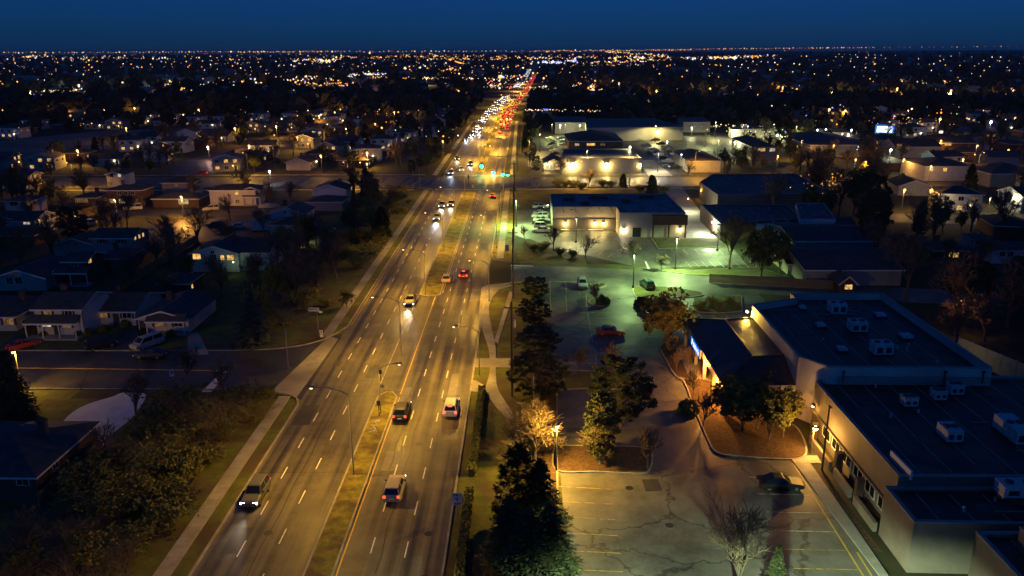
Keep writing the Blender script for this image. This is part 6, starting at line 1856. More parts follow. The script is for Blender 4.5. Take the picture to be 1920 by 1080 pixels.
NAMES = dict(bare='bare_tree', fine='bare_tree', small='bare_tree', leafy='leafy_tree', yellow='yellow_tree', spruce='spruce_tree', pine='pine_tree', bush='shrub', round='shrub')
CATS = dict(bush='shrub', round='shrub')
_tc = [0]


def tree(kind, base, H, label, var=None, group=None, wide=1.0, sink=0.0):
    _tc[0] += 1
    p = G(*base) if len(base) == 2 and not isinstance(base, Vector) else Vector((base[0], base[1], base[2] if len(base) > 2 else 0))
    ms = TREE[kind]
    m = ms[(_tc[0] if var is None else var) % len(ms)]
    t = thing(NAMES[kind], label, CATS.get(kind, 'tree'), (p.x, p.y, p.z - sink), (_tc[0] * 2.399) % 6.283, group)
    s = H / 10.0 if kind not in ('bush', 'round') else H / (2.2 if kind == 'bush' else 1.2)
    t.scale = (s * wide, s * wide, s)
    for nm, me in zip(('stems', 'leaves') if kind in ('bush', 'round') else ('trunk', 'crown', 'leaves'), m):
        if me: obj(nm, me, t)
    return t


# ---- right side, one by one
for b, H, v, w, lb in (((1003, 558), 3.9, 1, 2.0, 'dark round pine with yellow-lit edge by the plaza entrance'), ((1001, 608), 4.3, 1, 2.0, 'second dark pine of the row beside the upper lot'),
                    ((1007, 668), 4.6, 1, 2.1, 'third dark pine of the row beside the upper lot'), ((1009, 742), 6.0, 1, 2.0, 'broad dark pine at the lower end of the lot row'),
                    
                    
                    ((1163, 800), 8.8, 3, 1.1, 'wide-armed black pine in the middle of the lot'), ((1127, 868), 8.4, 0, 0.9, 'pine with a clear lit trunk on the mulch island'),
                    
                    
                    ((1168, 352), 4.6, 2, 1.3, 'small conifer on the cross street bank'), ((1222, 368), 6.6, 2, 1.3, 'larger dark conifer behind the box store'),
                    ((1005, 322), 6, 1, 1.0, 'dark pine between the avenue and the warehouse drive'),
                    ((717, 445), 7.5, 2, 1.2, 'dark conifer left of the avenue bank'), ((180, 0), 0, 0, 0, '')):
    if H: tree('pine', b, H, lb, v, None, w)
tree('spruce', (476, 645), 9.0, 'large blue-grey spruce on the corner of the side street', 0, None, 1.5)
tree('pine', (972, 990), 9.0, 'tallest dark conifer above the lane sign', 2, None, 1.25)
tree('spruce', (1012, 985), 7.2, 'dense dark conifer with yellow-lit right side', 1, None, 1.7)
tree('spruce', (956, 1060), 6.8, 'dark conifer at the bottom edge left of the lot', 1, None, 1.8)
tree('spruce', (1030, 1090), 7.6, 'dark conifer at the bottom edge by the yellow stall lines', 1, None, 1.7)
tree('spruce', (992, 1110), 8.0, 'wide dark conifer cut by the bottom edge', 1, None, 1.8)
tree('spruce', (1451, 1122), 5.2, 'small dark spruce at the bottom of the lower lot', 1)
tree('spruce', (30, 782), 9.0, 'dark evergreen below the glowing lamp at the left edge', 1, None, 1.35)
tree('spruce', (665, 398), 7.0, 'dark spruce before the house near the traffic lights', 1)
for b, H, v, lb, kd in (((1003, 862), 8.0, 3, 'bare tree glowing yellow around its hidden lamp', 'fine'), ((1126, 872), 6.2, 1, 'bare twisted tree on the mulch island', 'fine'), ((1214, 880), 5.6, 0, 'thin bare tree at the right tip of the mulch island', 'small'),
                    ((1084, 700), 4.4, 0, 'left small bare tree below the red sedan', 'small'), ((1146, 706), 5.2, 1, 'right small bare tree below the red sedan', 'small'),
                    ((1145, 745), 4.6, 3, 'low bare tree above the black pine', 'bare'),
                    ((1268, 697), 3.6, 0, 'slim bare tree on the paved strip by the lit sign', 'small'), ((1300, 742), 4.0, 1, 'orange-lit bare tree under the pavilion eave', 'small'), ((1318, 800), 5.0, 0, 'orange-lit bare tree at the bed corner', 'small'), ((1288, 690), 3.4, 1, 'slender bare tree just below the pavilion corner', 'small'),
                    ((1384, 1108), 7.6, 2, 'bare tree at the bottom of the lower lot', 'bare'), ((1038, 470), 6.0, 0, 'bare tree left of the store lot on the bank', 'bare'), ((1098, 484), 5.2, 2, 'bare tree standing before the store wall', 'bare'),
                    ((1187, 498), 5.6, 2, 'bare tree with white-lit trunk in front of the store', 'bare'), ((1240, 508), 4.0, 1, 'small bare tree beside the dark lot lamp', 'small'), ((983, 448), 3.8, 0, 'small bare tree at the side lot kerb', 'small'),
                    ((1367, 506), 12.5, 0, 'large spreading bare tree by the store parking stalls', 'bare'), ((1427, 524), 11.0, 1, 'dark thick-crowned tree right of the large spreading one', 'leafy'), ((1414, 499), 8.5, 1, 'thick-crowned tree behind the two large ones', 'leafy'), ((1462, 512), 9.5, 1, 'dark leafy tree before the pale end wall', 'leafy'),
                    ((1118, 571), 4.4, 1, 'small bare tree on the hedge island of the upper lot', 'small'),
                    ((1104, 352), 6.4, 0, 'round bare tree in front of the floodlit warehouse', 'bare'),
                    ((1795, 640), 9.0, 1, 'bare tree glowing orange around its lamp at the right', 'fine'), ((1845, 640), 8.0, 2, 'dark bare tree right of the glowing one', 'bare'), ((1700, 560), 13.0, 0, 'tall dark bare tree behind the tall plaza block', 'bare'),
                    ((1290, 330), 6.5, 3, 'bare tree by the brown-roofed office', 'bare'), ((1365, 335), 6.0, 1, 'crooked bare tree at the back of the school', 'bare'),
                    ((316, 466), 8.6, 0, 'left one of two bare trees before the orange turning circle', 'bare'), ((372, 458), 8.8, 2, 'right one of two bare trees before the orange turning circle', 'bare'),
                    ((432, 412), 7.5, 1, 'bare twin-stemmed tree on the lawn of the turning circle', 'bare'), ((555, 572), 12.0, 1, 'large dim bare tree behind the spruce', 'bare'), ((690, 392), 11.0, 0, 'round bare tree at the end of the back street', 'bare'),
                    ((350, 720), 6.0, 2, 'thin bare tree beside the small road sign', 'small'), ((560, 445), 8, 3, 'bare tree before the small blue cottage', 'bare'), ((470, 555), 9, 0, 'dim bare tree below the long blue house', 'bare'), ((415, 560), 8, 1, 'dark bare tree left of the spruce', 'bare'),
                    ((120, 400), 9, 3, 'bare tree left of the lit wooden fence', 'bare'), ((100, 345), 9, 1, 'pale bare tree right of the orange porch', 'bare'),
                    ((1880, 445), 13, 0, 'big dark bare tree at the right edge', 'bare'), ((1750, 440), 11, 2, 'dark bare tree above the hidden bungalow', 'bare'), ((1715, 455), 10, 1, 'dark bare tree right of the pale shed', 'bare')):
    tree(kd, b, H, lb, v)
tree('yellow', (1254, 650), 9.6, 'tall yellow-leaved tree in the upper lot', 0, None, 1.15)
tree('yellow', (1238, 606), 5.2, 'smaller yellow-lit tree beside the dark green sedan', 0)
tree('leafy', (1392, 812), 7.6, 'dense dark tree before the pavilion roof', 1, None, 1.2)
tree('leafy', (1440, 828), 7.0, 'tree with orange-lit underside near the bright lamp', 1, None, 1.0)
tree('leafy', (1468, 822), 6.4, 'lit-trunked tree beside the bright low lamp', 0, None, 0.9)
tree('leafy', (1362, 790), 6.6, 'left one of the thick trees in the pavilion bed', 1, None, 1.1)
tree('leafy', (1418, 806), 7.2, 'middle one of the thick trees in the pavilion bed', 1, None, 1.15)
tree('yellow', (651, 578), 3.4, 'small yellow-lit tree by the left sidewalk', 0)
for b, H, lb in (((1130, 571), 1.5, 'round clipped bush on the island of the upper lot'), ((1205, 577), 1.9, 'dark round bush at the lot tip'), ((1290, 775), 1.6, 'dark bush at the pavilion bed'), ((1130, 846), 1.3, 'low dark bush on the mulch island')):
    tree('round', b, H, lb, 0)
rr = random.Random(77)
for k, (px, py) in enumerate(((1320, 575), (1335, 570), (1350, 576), (1366, 570), (1380, 576), (1310, 582), (1345, 583))):
    tree('bush', (px, py), 1.6, 'dry lit shrub in the grass bed behind the pavilion', (0, 3)[k % 2], 'dry shrubs behind the pavilion')
for px, py in ((1000, 470), (1015, 472), (1050, 478), (1022, 466), (1075, 482)):
    tree('bush', (px, py), 1.7, 'dark shrub on the bank beside the side lot', 2, 'shrubs on the plaza bank')
for px, py in ((1060, 350), (1075, 352), (1130, 350), (1145, 352), (1045, 350), (1090, 355), (1200, 360), (1245, 362)):
    tree('bush', (px, py), 2.4, 'dark shrub along the cross street right of the crossing', 2, 'shrubs along the cross street')
for px, py in ((800, 300), (815, 304), (826, 296), (842, 288), (808, 308)):
    tree('bush', (px, py), 3.0, 'yellow-lit bush under the slim lamp left of the crossing', 3, 'yellow-lit bushes left of the crossing')
for px, py in ((958, 820), (975, 850), (950, 870), (985, 830), (1020, 845), (1000, 700), (985, 790), (965, 800)):
    tree('bush', (px, py), 2.3, 'tangled bare shrub between the sidewalk and the lot', (0, 1)[px % 2], 'tangled shrubs by the lower sidewalk')
for px, py in ((165, 628), (195, 622), (150, 630), (270, 628), (320, 630), (235, 612), (60, 626), (85, 630)):
    tree('round', (px, py), 1.0, 'dark low bush against the white house fronts', 0, 'bushes against the white house fronts')
# ---- the overgrown bank left of the avenue
n = 0
while n < 130:
    x = rr.uniform(-49, -33.2); y = rr.uniform(44, 96)
    if x > -47 + (y - 44) * 0.02 and (x < -34.5 or rr.random() < 0.35):
        tree('bush', (x, y, 0), rr.uniform(1.3, 2.8), 'tangled dry shrub on the overgrown bank left of the avenue', rr.choice((0, 1, 2, 2, 3)), 'shrubs on the overgrown left bank', rr.uniform(0.9, 1.5)); n += 1
for b, H in (((130, 1090), 5), ((60, 1060), 6), ((240, 1085), 4), ((200, 880), 6), ((255, 790), 7), ((330, 800), 5), ((420, 745), 5)):
    tree('bare', b, H, 'dim bare tree on the overgrown bank at the bottom left', None, 'bare trees on the overgrown bank')
n = 0
while n < 75:
    x = rr.uniform(-50, -33.4); y = rr.uniform(122, 258)
    if x > -46 or y < 200:
        k_ = rr.random()
        if k_ < 0.62: tree('bush', (x, y, 0), rr.uniform(1.6, 3.4), 'shrub on the dark bank between the houses and the left sidewalk', rr.choice((0, 1, 2, 3, 3)), 'shrubs on the upper left bank', rr.uniform(0.9, 1.4))
        elif k_ < 0.82: tree('leafy', (x - 2, y, 0), rr.uniform(4, 7.5), 'leafy tree on the dark bank left of the avenue', None, 'leafy trees on the upper left bank')
        else: tree('bare', (x - 3, y, 0), rr.uniform(5, 9), 'bare tree on the dark bank left of the avenue', None, 'bare trees on the upper left bank')
        n += 1
# ================================================================== MIDDLE DISTANCE: streets of houses and trees
OCC = []
for o in list(bpy.data.objects):
    if o.parent is None and o.get('category') in ('house', 'building', 'shed', 'hut'):
        xs = []; ys = []
        for ch in o.children:
            if ch.name.startswith('wall'):
                for v in ch.data.vertices:
                    xs.append(v.co.x + o.location.x + ch.location.x); ys.append(v.co.y + o.location.y + ch.location.y)
        if xs: OCC.append((min(xs), max(xs), min(ys), max(ys)))
ROADS = []
for o in list(bpy.data.objects):
    if o.parent is None and o.get('kind') == 'structure' and any(k in o.name for k in ('street', 'turning', 'crescent', 'park_road', 'avenue', 'field', 'yard', 'lane', 'drive', 'lot')) and 'kerb' not in o.name:
        me = o.data
        for f in me.polygons:
            ROADS.append([(me.vertices[i].co.x, me.vertices[i].co.y) for i in f.vertices])


def inside(p, poly):
    c = False
    for i in range(len(poly)):
        a, b = poly[i - 1], poly[i]
        if (a[1] > p[1]) != (b[1] > p[1]) and p[0] < (b[0] - a[0]) * (p[1] - a[1]) / (b[1] - a[1]) + a[0]: c = not c
    return c


def free(x, y, r):
    b = bend(y)
    if RL - 4 - r < x - b < RR + 4 + r: return False
    if 262 - r < y < 292 + r and abs(x) < 420: return False
    for (a, c_, d, e) in OCC:
        if a - r < x < c_ + r and d - r < y < e + r: return False
    for dx, dy in ((0, 0), (r, 0), (-r, 0), (0, r), (0, -r)):
        for pl in ROADS:
            if inside((x + dx, y + dy), pl): return False
    return True


def proto_house(k, wall, roofm, roof, w, d, h, lit, label, group):
    t = thing('far_house', label, 'house', (0, 0, 0), 0, group)
    volume(t, -w / 2, w / 2, -d / 2, h, d, roof, 1.7, M[wall], M[roofm])
    rr_ = random.Random(k)
    MB().box(-0.4, 0.4, -0.35, 0.35, 0, 1.7).build('chimney', M['brick'], t, (w * 0.2, d * 0.1, h + 1.0))
    MB().box(-0.5, 0.5, -0.05, 0.03, 0.05, 2.1).build('door', M['shutter'], t, (w * 0.33, -d / 2 - 0.05, 0))
    MB().ball((w * 0.33 - 0.9, -d / 2 - 0.25, 2.2), 0.22, 6, 4).build('porch_light', M['warm_lamp' if k % 2 else 'sodium'], t)
    for i in range(3):
        x = -w / 2 + w * (i + 0.5) / 3
        for z in ((1.5, 4.0) if h > 4 else (1.5,)):
            window(t, (x, -d / 2 - 0.03, z), 1.5, 1.3, rr_.choice(lit), 'f')
    for i in range(2):
        window(t, (w / 2 + 0.03, -d / 2 + d * (i + 0.5) / 2, h - 1.4), 1.3, 1.2, rr_.choice(lit), 'r')
    return t


MID = [proto_house(1, 'siding_w', 'shingle', 'hip', 11, 9, 5.2, ['dark', 'warm', 'warm', 'dim'], 'pale hip-roofed house in the dark streets, a window or two lit', 'hip-roofed houses of the dark streets'),
       proto_house(2, 'brick', 'shingle_b', 'hip', 12, 9, 3.0, ['dark', 'dark', 'pale', 'dim'], 'low brick house in the dark streets with a dim window', 'low brick houses of the dark streets'),
       proto_house(3, 'siding_b', 'shingle', 'gable_x', 11, 9, 5.0, ['dark', 'warm', 'dim', 'dark'], 'bluish gabled house in the dark streets', 'bluish gabled houses of the dark streets'),
       proto_house(4, 'stucco', 'shingle_g', 'gable_y', 10, 11, 4.8, ['dark', 'warm', 'dark', 'warm'], 'grey front-gabled house in the dark streets', 'grey gabled houses of the dark streets'),
       proto_house(5, 'siding_c', 'shingle_b', 'gable_x', 12, 9, 3.0, ['pale', 'warm', 'dark', 'dim'], 'cream low house with several lit windows in the dark streets', 'cream low houses of the dark streets')]
used = [False] * len(MID)


def place_house(x, y, rz):
    k = rr.randrange(len(MID))
    if not used[k]:
        o = MID[k]; used[k] = True
    else:
        o = copy_tree(MID[k])
    o.location = (x, y, 0); o.rotation_euler = (0, 0, rz)
    OCC.append((x - 6, x + 6, y - 6, y + 6))


# exact ones seen on the left, then rows filling the dark streets
for px, py in ((146, 298), (196, 294), (208, 309), (252, 282), (288, 274), (335, 284), (344, 300), (430, 318), (478, 302), (497, 292), (550, 268), (590, 262), (655, 284), (668, 312), (622, 292), (540, 292), (760, 266), (720, 280), (690, 300), (30, 246), (44, 250)):
    q = G(px, py)
    if free(q.x, q.y, 5): place_house(q.x, q.y, rr.uniform(-0.25, 0.25))
tries = 0; cnt = 0
while cnt < 150 and tries < 4000:
    tries += 1
    y = rr.uniform(300, 720); x = rr.uniform(-330, -42)
    x = round(x / 17) * 17 + rr.uniform(-2, 2); y = round(y / 24) * 24 + rr.uniform(-2, 2)
    if free(x, y, 7): place_house(x, y, rr.choice((0, 0, math.pi / 2)) + rr.uniform(-0.15, 0.15)); cnt += 1
tries = 0; cnt = 0
while cnt < 100 and tries < 4000:
    tries += 1
    y = rr.uniform(200, 640); x = rr.uniform(100, 330)
    x = round(x / 20) * 20 + rr.uniform(-2, 2); y = round(y / 28) * 28 + rr.uniform(-2, 2)
    if x < 80 + y * 0.16: continue
    if free(x, y, 7): place_house(x, y, rr.choice((0, 0, math.pi / 2)) + rr.uniform(-0.2, 0.2)); cnt += 1
for o, u in zip(MID, used):
    if not u:
        for ch in list(o.children):
            for g_ in list(ch.children): bpy.data.objects.remove(g_)
            bpy.data.objects.remove(ch)
        bpy.data.objects.remove(o)

# trees among those houses
cnt = 0; tries = 0
while cnt < 200 and tries < 9000:
    tries += 1
    left = rr.random() < 0.55
    y = rr.uniform(125, 430) if not left else rr.uniform(150, 430)
    x = rr.uniform(-260, -44) if left else rr.uniform(62, 230)
    if not left and y < 150: x = rr.uniform(75, 140)
    if not free(x, y, 1.5): continue
    k_ = rr.random()
    side_ = 'left' if left else 'right'
    if k_ < 0.6: tree('bare', (x, y, 0), rr.uniform(7, 13), 'dim bare tree among the dark houses on the ' + side_, None, 'bare trees among the %s houses' % side_)
    elif k_ < 0.8: tree('pine', (x, y, 0), rr.uniform(5, 10), 'dark evergreen among the dark houses on the ' + side_, None, 'evergreens among the %s houses' % side_)
    else: tree('leafy', (x, y, 0), rr.uniform(5, 9), 'dull leafy tree among the dark houses on the ' + side_, 1, 'leafy trees among the %s houses' % side_)
    cnt += 1
for k in range(62):
    x = rr.uniform(60, 150); y = rr.uniform(100, 235)
    if x > 62 + (y - 100) * 0.18 and free(x, y, 0.8):
        kd = rr.choice(('bare', 'bare', 'leafy', 'pine'))
        tree(kd, (x, y, 0), rr.uniform(8, 14), 'dark tree in the gardens on the right', 1 if kd == 'leafy' else None, 'dark trees of the right gardens')
cnt = 0; tries = 0
while cnt < 60 and tries < 3000:
    tries += 1
    x = rr.uniform(-175, -46); y = rr.uniform(125, 330)
    if free(x, y, 0.8):
        tree(rr.choice(('bare', 'bare', 'fine', 'fine')), (x, y, 0), rr.uniform(5, 10), 'dim bare tree among the dark houses on the left', None, 'bare trees among the left houses'); cnt += 1
for k in range(34):
    px = rr.uniform(1492, 1640); py = rr.uniform(318, 372)
    q = G(px, py)
    if free(q.x, q.y, 0.5): tree('bare', (q.x, q.y, 0), rr.uniform(9, 14), 'bare tree in the dark grove with orange lights behind', None, 'bare trees of the dark grove')
for k in range(80):
    px = rr.uniform(1000, 1500); py = rr.uniform(240, 332)
    q = G(px, py)
    if free(q.x, q.y, 0.5): tree(rr.choice(('bare', 'pine', 'leafy')), (q.x, q.y, 0), rr.uniform(5, 8), 'tree in the lit yards beyond the school', None, 'trees in the lit yards')
for k in range(26):
    y = rr.uniform(296, 560)
    tree(rr.choice(('leafy', 'pine', 'bare')), (-38 + bend(y) + rr.uniform(-6, 3), y, 0), rr.uniform(4, 9), 'roadside tree left of the avenue beyond the crossing', None, 'roadside trees left beyond the crossing')
    y = rr.uniform(296, 560)
    q = (2 + bend(y) + rr.uniform(-2, 4), y, 0)
    tree(rr.choice(('leafy', 'pine', 'bare')), q, rr.uniform(4, 7), 'roadside tree right of the avenue beyond the crossing', None, 'roadside trees right beyond the crossing')

# ================================================================== FAR DISTANCE: woodland mass, roofs and the sea of lights
rr = random.Random(99)
wood = MB()


def far_tree(x, y, h, w, n=26):
    for k in range(n):
        d = rvec(rr)
        q = Vector((x + d.x * w * rr.uniform(0.4, 1), y + d.y * w * rr.uniform(0.4, 1), h * 0.55 + d.z * h * 0.45 * rr.uniform(0.5, 1)))
        a = rvec(rr) * w * rr.uniform(0.25, 0.5); card(wood, q, a, a.orthogonal().normalized() * a.length * 0.7)
    wood.tube((x, y, 0), (x, y, h * 0.5), w * 0.06, w * 0.04, 3, 0, False)


cnt = 0; tries = 0
while cnt < 420 and tries < 4000:
    tries += 1
    y = rr.uniform(425, 640); x = rr.uniform(-0.72, 0.72) * y
    if free(x, y, 2):
        h = rr.uniform(6, 11); far_tree(x, y, h, h * rr.uniform(0.35, 0.5), 60); cnt += 1
cnt = 0
while cnt < 3400:
    y = 560 + 5200 * rr.random() ** 2.2
    x = rr.uniform(-0.80, 0.80) * y
    if abs(x - bend(y) + 18) < 24: continue
    h = rr.uniform(7, 14) * (1 + y / 6000)
    far_tree(x, y, h, h * rr.uniform(0.35, 0.6), 26 if y < 1500 else 16)
    cnt += 1
tag(wood.build('distant_woodland', M['far_leaf']), 'dark mass of distant trees between the lights', 'woodland', None, 'stuff')
roofs = MB()
for k in range(900):
    y = 640 + 3600 * rr.random() ** 1.8
    x = rr.uniform(-0.75, 0.75) * y
    if abs(x - bend(y) + 18) < 34: continue
    w = rr.uniform(8, 16) * (1 if rr.random() < 0.85 else 3); d = rr.uniform(8, 14); h = rr.uniform(3.5, 7)
    roofs.box(x - w / 2, x + w / 2, y - d / 2, y + d / 2, 0, h)
    roofs.face([(x - w / 2 - .4, y - d / 2 - .4, h), (x + w / 2 + .4, y - d / 2 - .4, h), (x + w / 2 - 1, y, h + 2.4), (x - w / 2 + 1, y, h + 2.4)])
    roofs.face([(x + w / 2 + .4, y + d / 2 + .4, h), (x - w / 2 - .4, y + d / 2 + .4, h), (x - w / 2 + 1, y, h + 2.4), (x + w / 2 - 1, y, h + 2.4)])
tag(roofs.build('distant_houses', M['stucco']), 'mass of far-off dark buildings below the horizon', 'buildings', None, 'stuff')

LC = dict(orange=((1.0, 0.36, 0.05), 2.0), amber=((1.0, 0.55, 0.12), 2.1), white=((1.0, 0.82, 0.55), 2.1), cool=((0.70, 0.78, 1.0), 1.8), red=((1.0, 0.10, 0.05), 1.4), lime=((0.85, 1.0, 0.40), 1.4), violet=((0.45, 0.42, 1.0), 1.7), pink=((1.0, 0.45, 0.32), 1.5))
LB = {k: MB() for k in LC}


def far_light(px, py, rpx, col_, z=7.0):
    hor = VPY - (px - VPX) * math.tan(ROLL) * -1 * -1
    hz_ = 95.0 - (px - 960) * math.tan(ROLL)
    d = ray(px, py)
    if d.z < -0.0035:
        t_ = (CAM_H - z) / -d.z
        q = Vector((0, 0, CAM_H)) + d * t_
    else:
        q = Vector((0, 0, CAM_H)) + d * 9500
    r = rpx * 1.75 * depth_of(q) / FPX
    mb = LB[col_]
    i = len(mb.v)
    mb.v.extend([(q.x + r, q.y, q.z), (q.x - r, q.y, q.z), (q.x, q.y + r, q.z), (q.x, q.y - r, q.z), (q.x, q.y, q.z + r), (q.x, q.y, q.z - r)])
    for f in ((0, 2, 4), (2, 1, 4), (1, 3, 4), (3, 0, 4), (2, 0, 5), (1, 2, 5), (3, 1, 5), (0, 3, 5)):
        mb.f.append(tuple(i + k for k in f)); mb.m.append(0)


PAL_O = ['orange'] * 6 + ['amber'] * 4 + ['white'] * 2 + ['red']
PAL_M = ['orange'] * 6 + ['amber'] * 6 + ['white'] * 3 + ['cool'] * 1 + ['violet', 'lime', 'pink']
PAL_W = ['white'] * 5 + ['cool'] * 3 + ['amber'] * 5 + ['orange'] * 2 + ['violet'] * 2 + ['lime']
PAL_H = ['orange'] * 4 + ['pink'] * 3 + ['white'] * 5 + ['amber'] * 2


def scatter(n, x0, x1, y0, y1, pal, r0, r1, slope=0.0, power=1.0):
    for k in range(int(n * 0.42)):
        px = rr.uniform(x0, x1); f = rr.random() ** power
        py = y0 + (y1 - y0) * f + slope * (px - x0)
        s = r0 * 0.62 + (r1 * 1.4 - r0 * 0.62) * rr.random() ** 5
        far_light(px, py, s, rr.choice(pal), rr.uniform(3, 8))


def row(n, a, b, pal, r0, r1, jit=0.6):
    for k in range(n):
        f = (k + rr.uniform(-0.35, 0.35)) / n
        far_light(a[0] + (b[0] - a[0]) * f, a[1] + (b[1] - a[1]) * f + rr.uniform(-jit, jit), r0 + (r1 - r0) * rr.random() ** 2, rr.choice(pal), 7)


SL = -0.0047
row(105, (0, 98.5), (640, 96.5), PAL_O, 0.3, 1.0, 0.8)
row(60, (480, 97), (1010, 96), PAL_O, 0.45, 0.9, 0.9)
row(80, (1000, 96), (1300, 93), PAL_O, 0.4, 1.0, 1.2)
row(60, (1300, 92), (1640, 89), ['orange', 'red', 'amber', 'pink'], 0.4, 0.9, 0.5)
row(20, (1640, 89), (1920, 87), ['orange', 'red'], 0.35, 0.7, 0.6)
scatter(430, 0, 900, 101, 132, PAL_M, 0.4, 0.85)
scatter(300, 380, 1000, 99, 128, PAL_O, 0.4, 0.9)
scatter(120, 0, 330, 103, 113, PAL_W, 0.45, 1.0)
scatter(330, 0, 640, 132, 172, PAL_M, 0.4, 0.95)
scatter(170, 0, 420, 152, 184, PAL_W, 0.5, 1.1)
scatter(90, 0, 200, 164, 196, ['amber', 'lime', 'white', 'orange'], 0.5, 1.0)
row(46, (330, 158), (640, 150), PAL_W, 0.6, 1.3, 3)
row(50, (460, 146), (640, 145), PAL_W, 0.5, 1.2, 4)
row(34, (545, 114), (640, 113), PAL_W, 0.7, 1.7, 2.5)
row(60, (560, 158), (690, 158), ['orange', 'amber'], 0.5, 1.2, 3)
far_light(320, 157, 3.0, 'lime'); far_light(343, 156, 2.0, 'white'); far_light(472, 133, 2.0, 'orange'); far_light(600, 114, 2.4, 'cool'); far_light(617, 115, 2.2, 'white')
row(60, (806, 101), (880, 123), ['amber', 'orange'], 0.6, 1.2, 0.5)
row(110, (690, 108), (1000, 110), PAL_O, 0.45, 1.0, 4)
scatter(220, 640, 1000, 122, 152, PAL_M, 0.45, 1.1)
row(34, (640, 142), (720, 138), ['amber', 'white', 'cool'], 0.5, 1.1, 2)
row(70, (700, 145), (930, 148), ['amber', 'orange', 'white'], 0.45, 1.1, 2)
scatter(120, 850, 1000, 140, 165, PAL_H, 0.5, 1.2)
scatter(70, 880, 965, 150, 166, ['white', 'cool', 'red', 'orange'], 0.5, 1.2)
row(70, (1000, 108), (1260, 106), PAL_W + PAL_O, 0.5, 1.2, 3)
row(26, (1035, 117), (1080, 115), ['cool', 'white', 'violet'], 0.8, 1.9, 2)
row(60, (1085, 118), (1260, 112), ['white', 'orange', 'amber', 'pink'], 0.5, 1.1, 2)
row(46, (1135, 97), (1250, 104), ['amber', 'orange', 'white'], 0.5, 1.0, 1.5)
row(60, (1280, 110), (1460, 104), ['orange', 'white', 'amber', 'cool'], 0.6, 1.4, 2)
far_light(1385, 108, 2.6, 'cool'); far_light(1378, 109, 2.2, 'white'); far_light(1340, 109, 1.8, 'white'); far_light(1298, 111, 1.8, 'cool')
scatter(110, 1000, 1130, 118, 160, PAL_M, 0.4, 1.0)
scatter(150, 1035, 1190, 150, 180, PAL_H, 0.5, 1.2)
row(52, (1030, 172), (1130, 168), PAL_H, 0.7, 1.5, 1.5)
scatter(40, 990, 1030, 160, 182, ['white', 'cool', 'lime'], 0.5, 1.4)
scatter(60, 1000, 1190, 183, 205, PAL_O, 0.4, 0.9)
row(46, (985, 206), (1130, 208), ['white', 'pink', 'orange'], 0.4, 0.9, 1.5)
scatter(110, 1180, 1420, 118, 158, ['orange', 'amber', 'white'], 0.35, 0.85)
scatter(130, 1280, 1600, 160, 200, PAL_M, 0.4, 1.0)
scatter(150, 1440, 1920, 140, 190, ['orange', 'white', 'amber', 'cool', 'violet'], 0.4, 0.9)
scatter(60, 1400, 1920, 95, 140, ['orange', 'amber', 'red', 'white'], 0.35, 0.7)
scatter(120, 1480, 1640, 178, 196, ['white', 'amber', 'orange', 'cool'], 0.45, 1.1)
far_light(1466, 174, 2.8, 'orange'); far_light(1344, 164, 1.6, 'orange'); far_light(1640, 120, 1.2, 'orange'); far_light(1577, 123, 1.4, 'violet')
scatter(160, 1500, 1920, 190, 235, PAL_M, 0.45, 1.0)
scatter(150, 0, 880, 172, 215, PAL_O + ['white', 'cool'], 0.4, 0.9)
scatter(260, 440, 860, 185, 262, ['amber', 'orange', 'lime', 'white'], 0.45, 1.05)
scatter(110, 0, 470, 196, 240, ['amber', 'orange', 'cool'], 0.4, 0.9)
def lamp_at(x, y, z, rpx, col_):
    q = Vector((x, y, z)); r = rpx * 1.7 * depth_of(q) / FPX
    mb = LB[col_]; i = len(mb.v)
    mb.v.extend([(q.x + r, q.y, q.z), (q.x - r, q.y, q.z), (q.x, q.y + r, q.z), (q.x, q.y - r, q.z), (q.x, q.y, q.z + r), (q.x, q.y, q.z - r)])
    for f in ((0, 2, 4), (2, 1, 4), (1, 3, 4), (3, 0, 4), (2, 0, 5), (1, 2, 5), (3, 1, 5), (0, 3, 5)):
        mb.f.append(tuple(i + k for k in f)); mb.m.append(0)


# lamps strung along far streets: some run with the avenue, some across it
for c_, y0, y1 in ((-1700, 1900, 4200), (-1250, 1500, 4000), (-900, 1100, 3000), (-640, 820, 2600), (-430, 700, 1700), (-290, 700, 1500), (250, 760, 2400), (420, 900, 2200), (640, 900, 2600), (900, 1200, 3600), (1300, 1700, 4300), (1800, 2400, 5000)):
    y = y0; cc = rr.choice(['orange', 'amber', 'amber', 'white'])
    while y < y1:
        if rr.random() < 0.8: lamp_at(c_ + (y - y0) * 0.02 + rr.uniform(-3, 3), y, 8, rr.uniform(0.4, 0.8), cc if rr.random() < 0.8 else 'white')
        y += rr.uniform(35, 60) * (1 + y / 4000)
for c_ in (680, 800, 950, 1150, 1400, 1650, 2000, 2450, 3000, 3800, 4800, 6200):
    x = -0.66 * c_; on = True; cc = 'orange'; tilt = rr.uniform(-0.03, 0.03)
    while x < 0.66 * c_:
        if rr.random() < 0.06: on = rr.random() < 0.62; cc = rr.choice(['orange', 'orange', 'amber', 'amber', 'white', 'cool'])
        if x > 0.12 * c_ and c_ > 2400 and rr.random() < 0.5: on = False
        if on and abs(x - bend(c_) + 18) > 30: lamp_at(x, c_ + tilt * x + rr.uniform(-4, 4), 7, rr.uniform(0.35, 0.9), cc if rr.random() < 0.85 else rr.choice(list(LC)))
        x += rr.uniform(22, 46) * (1 + c_ / 5000)
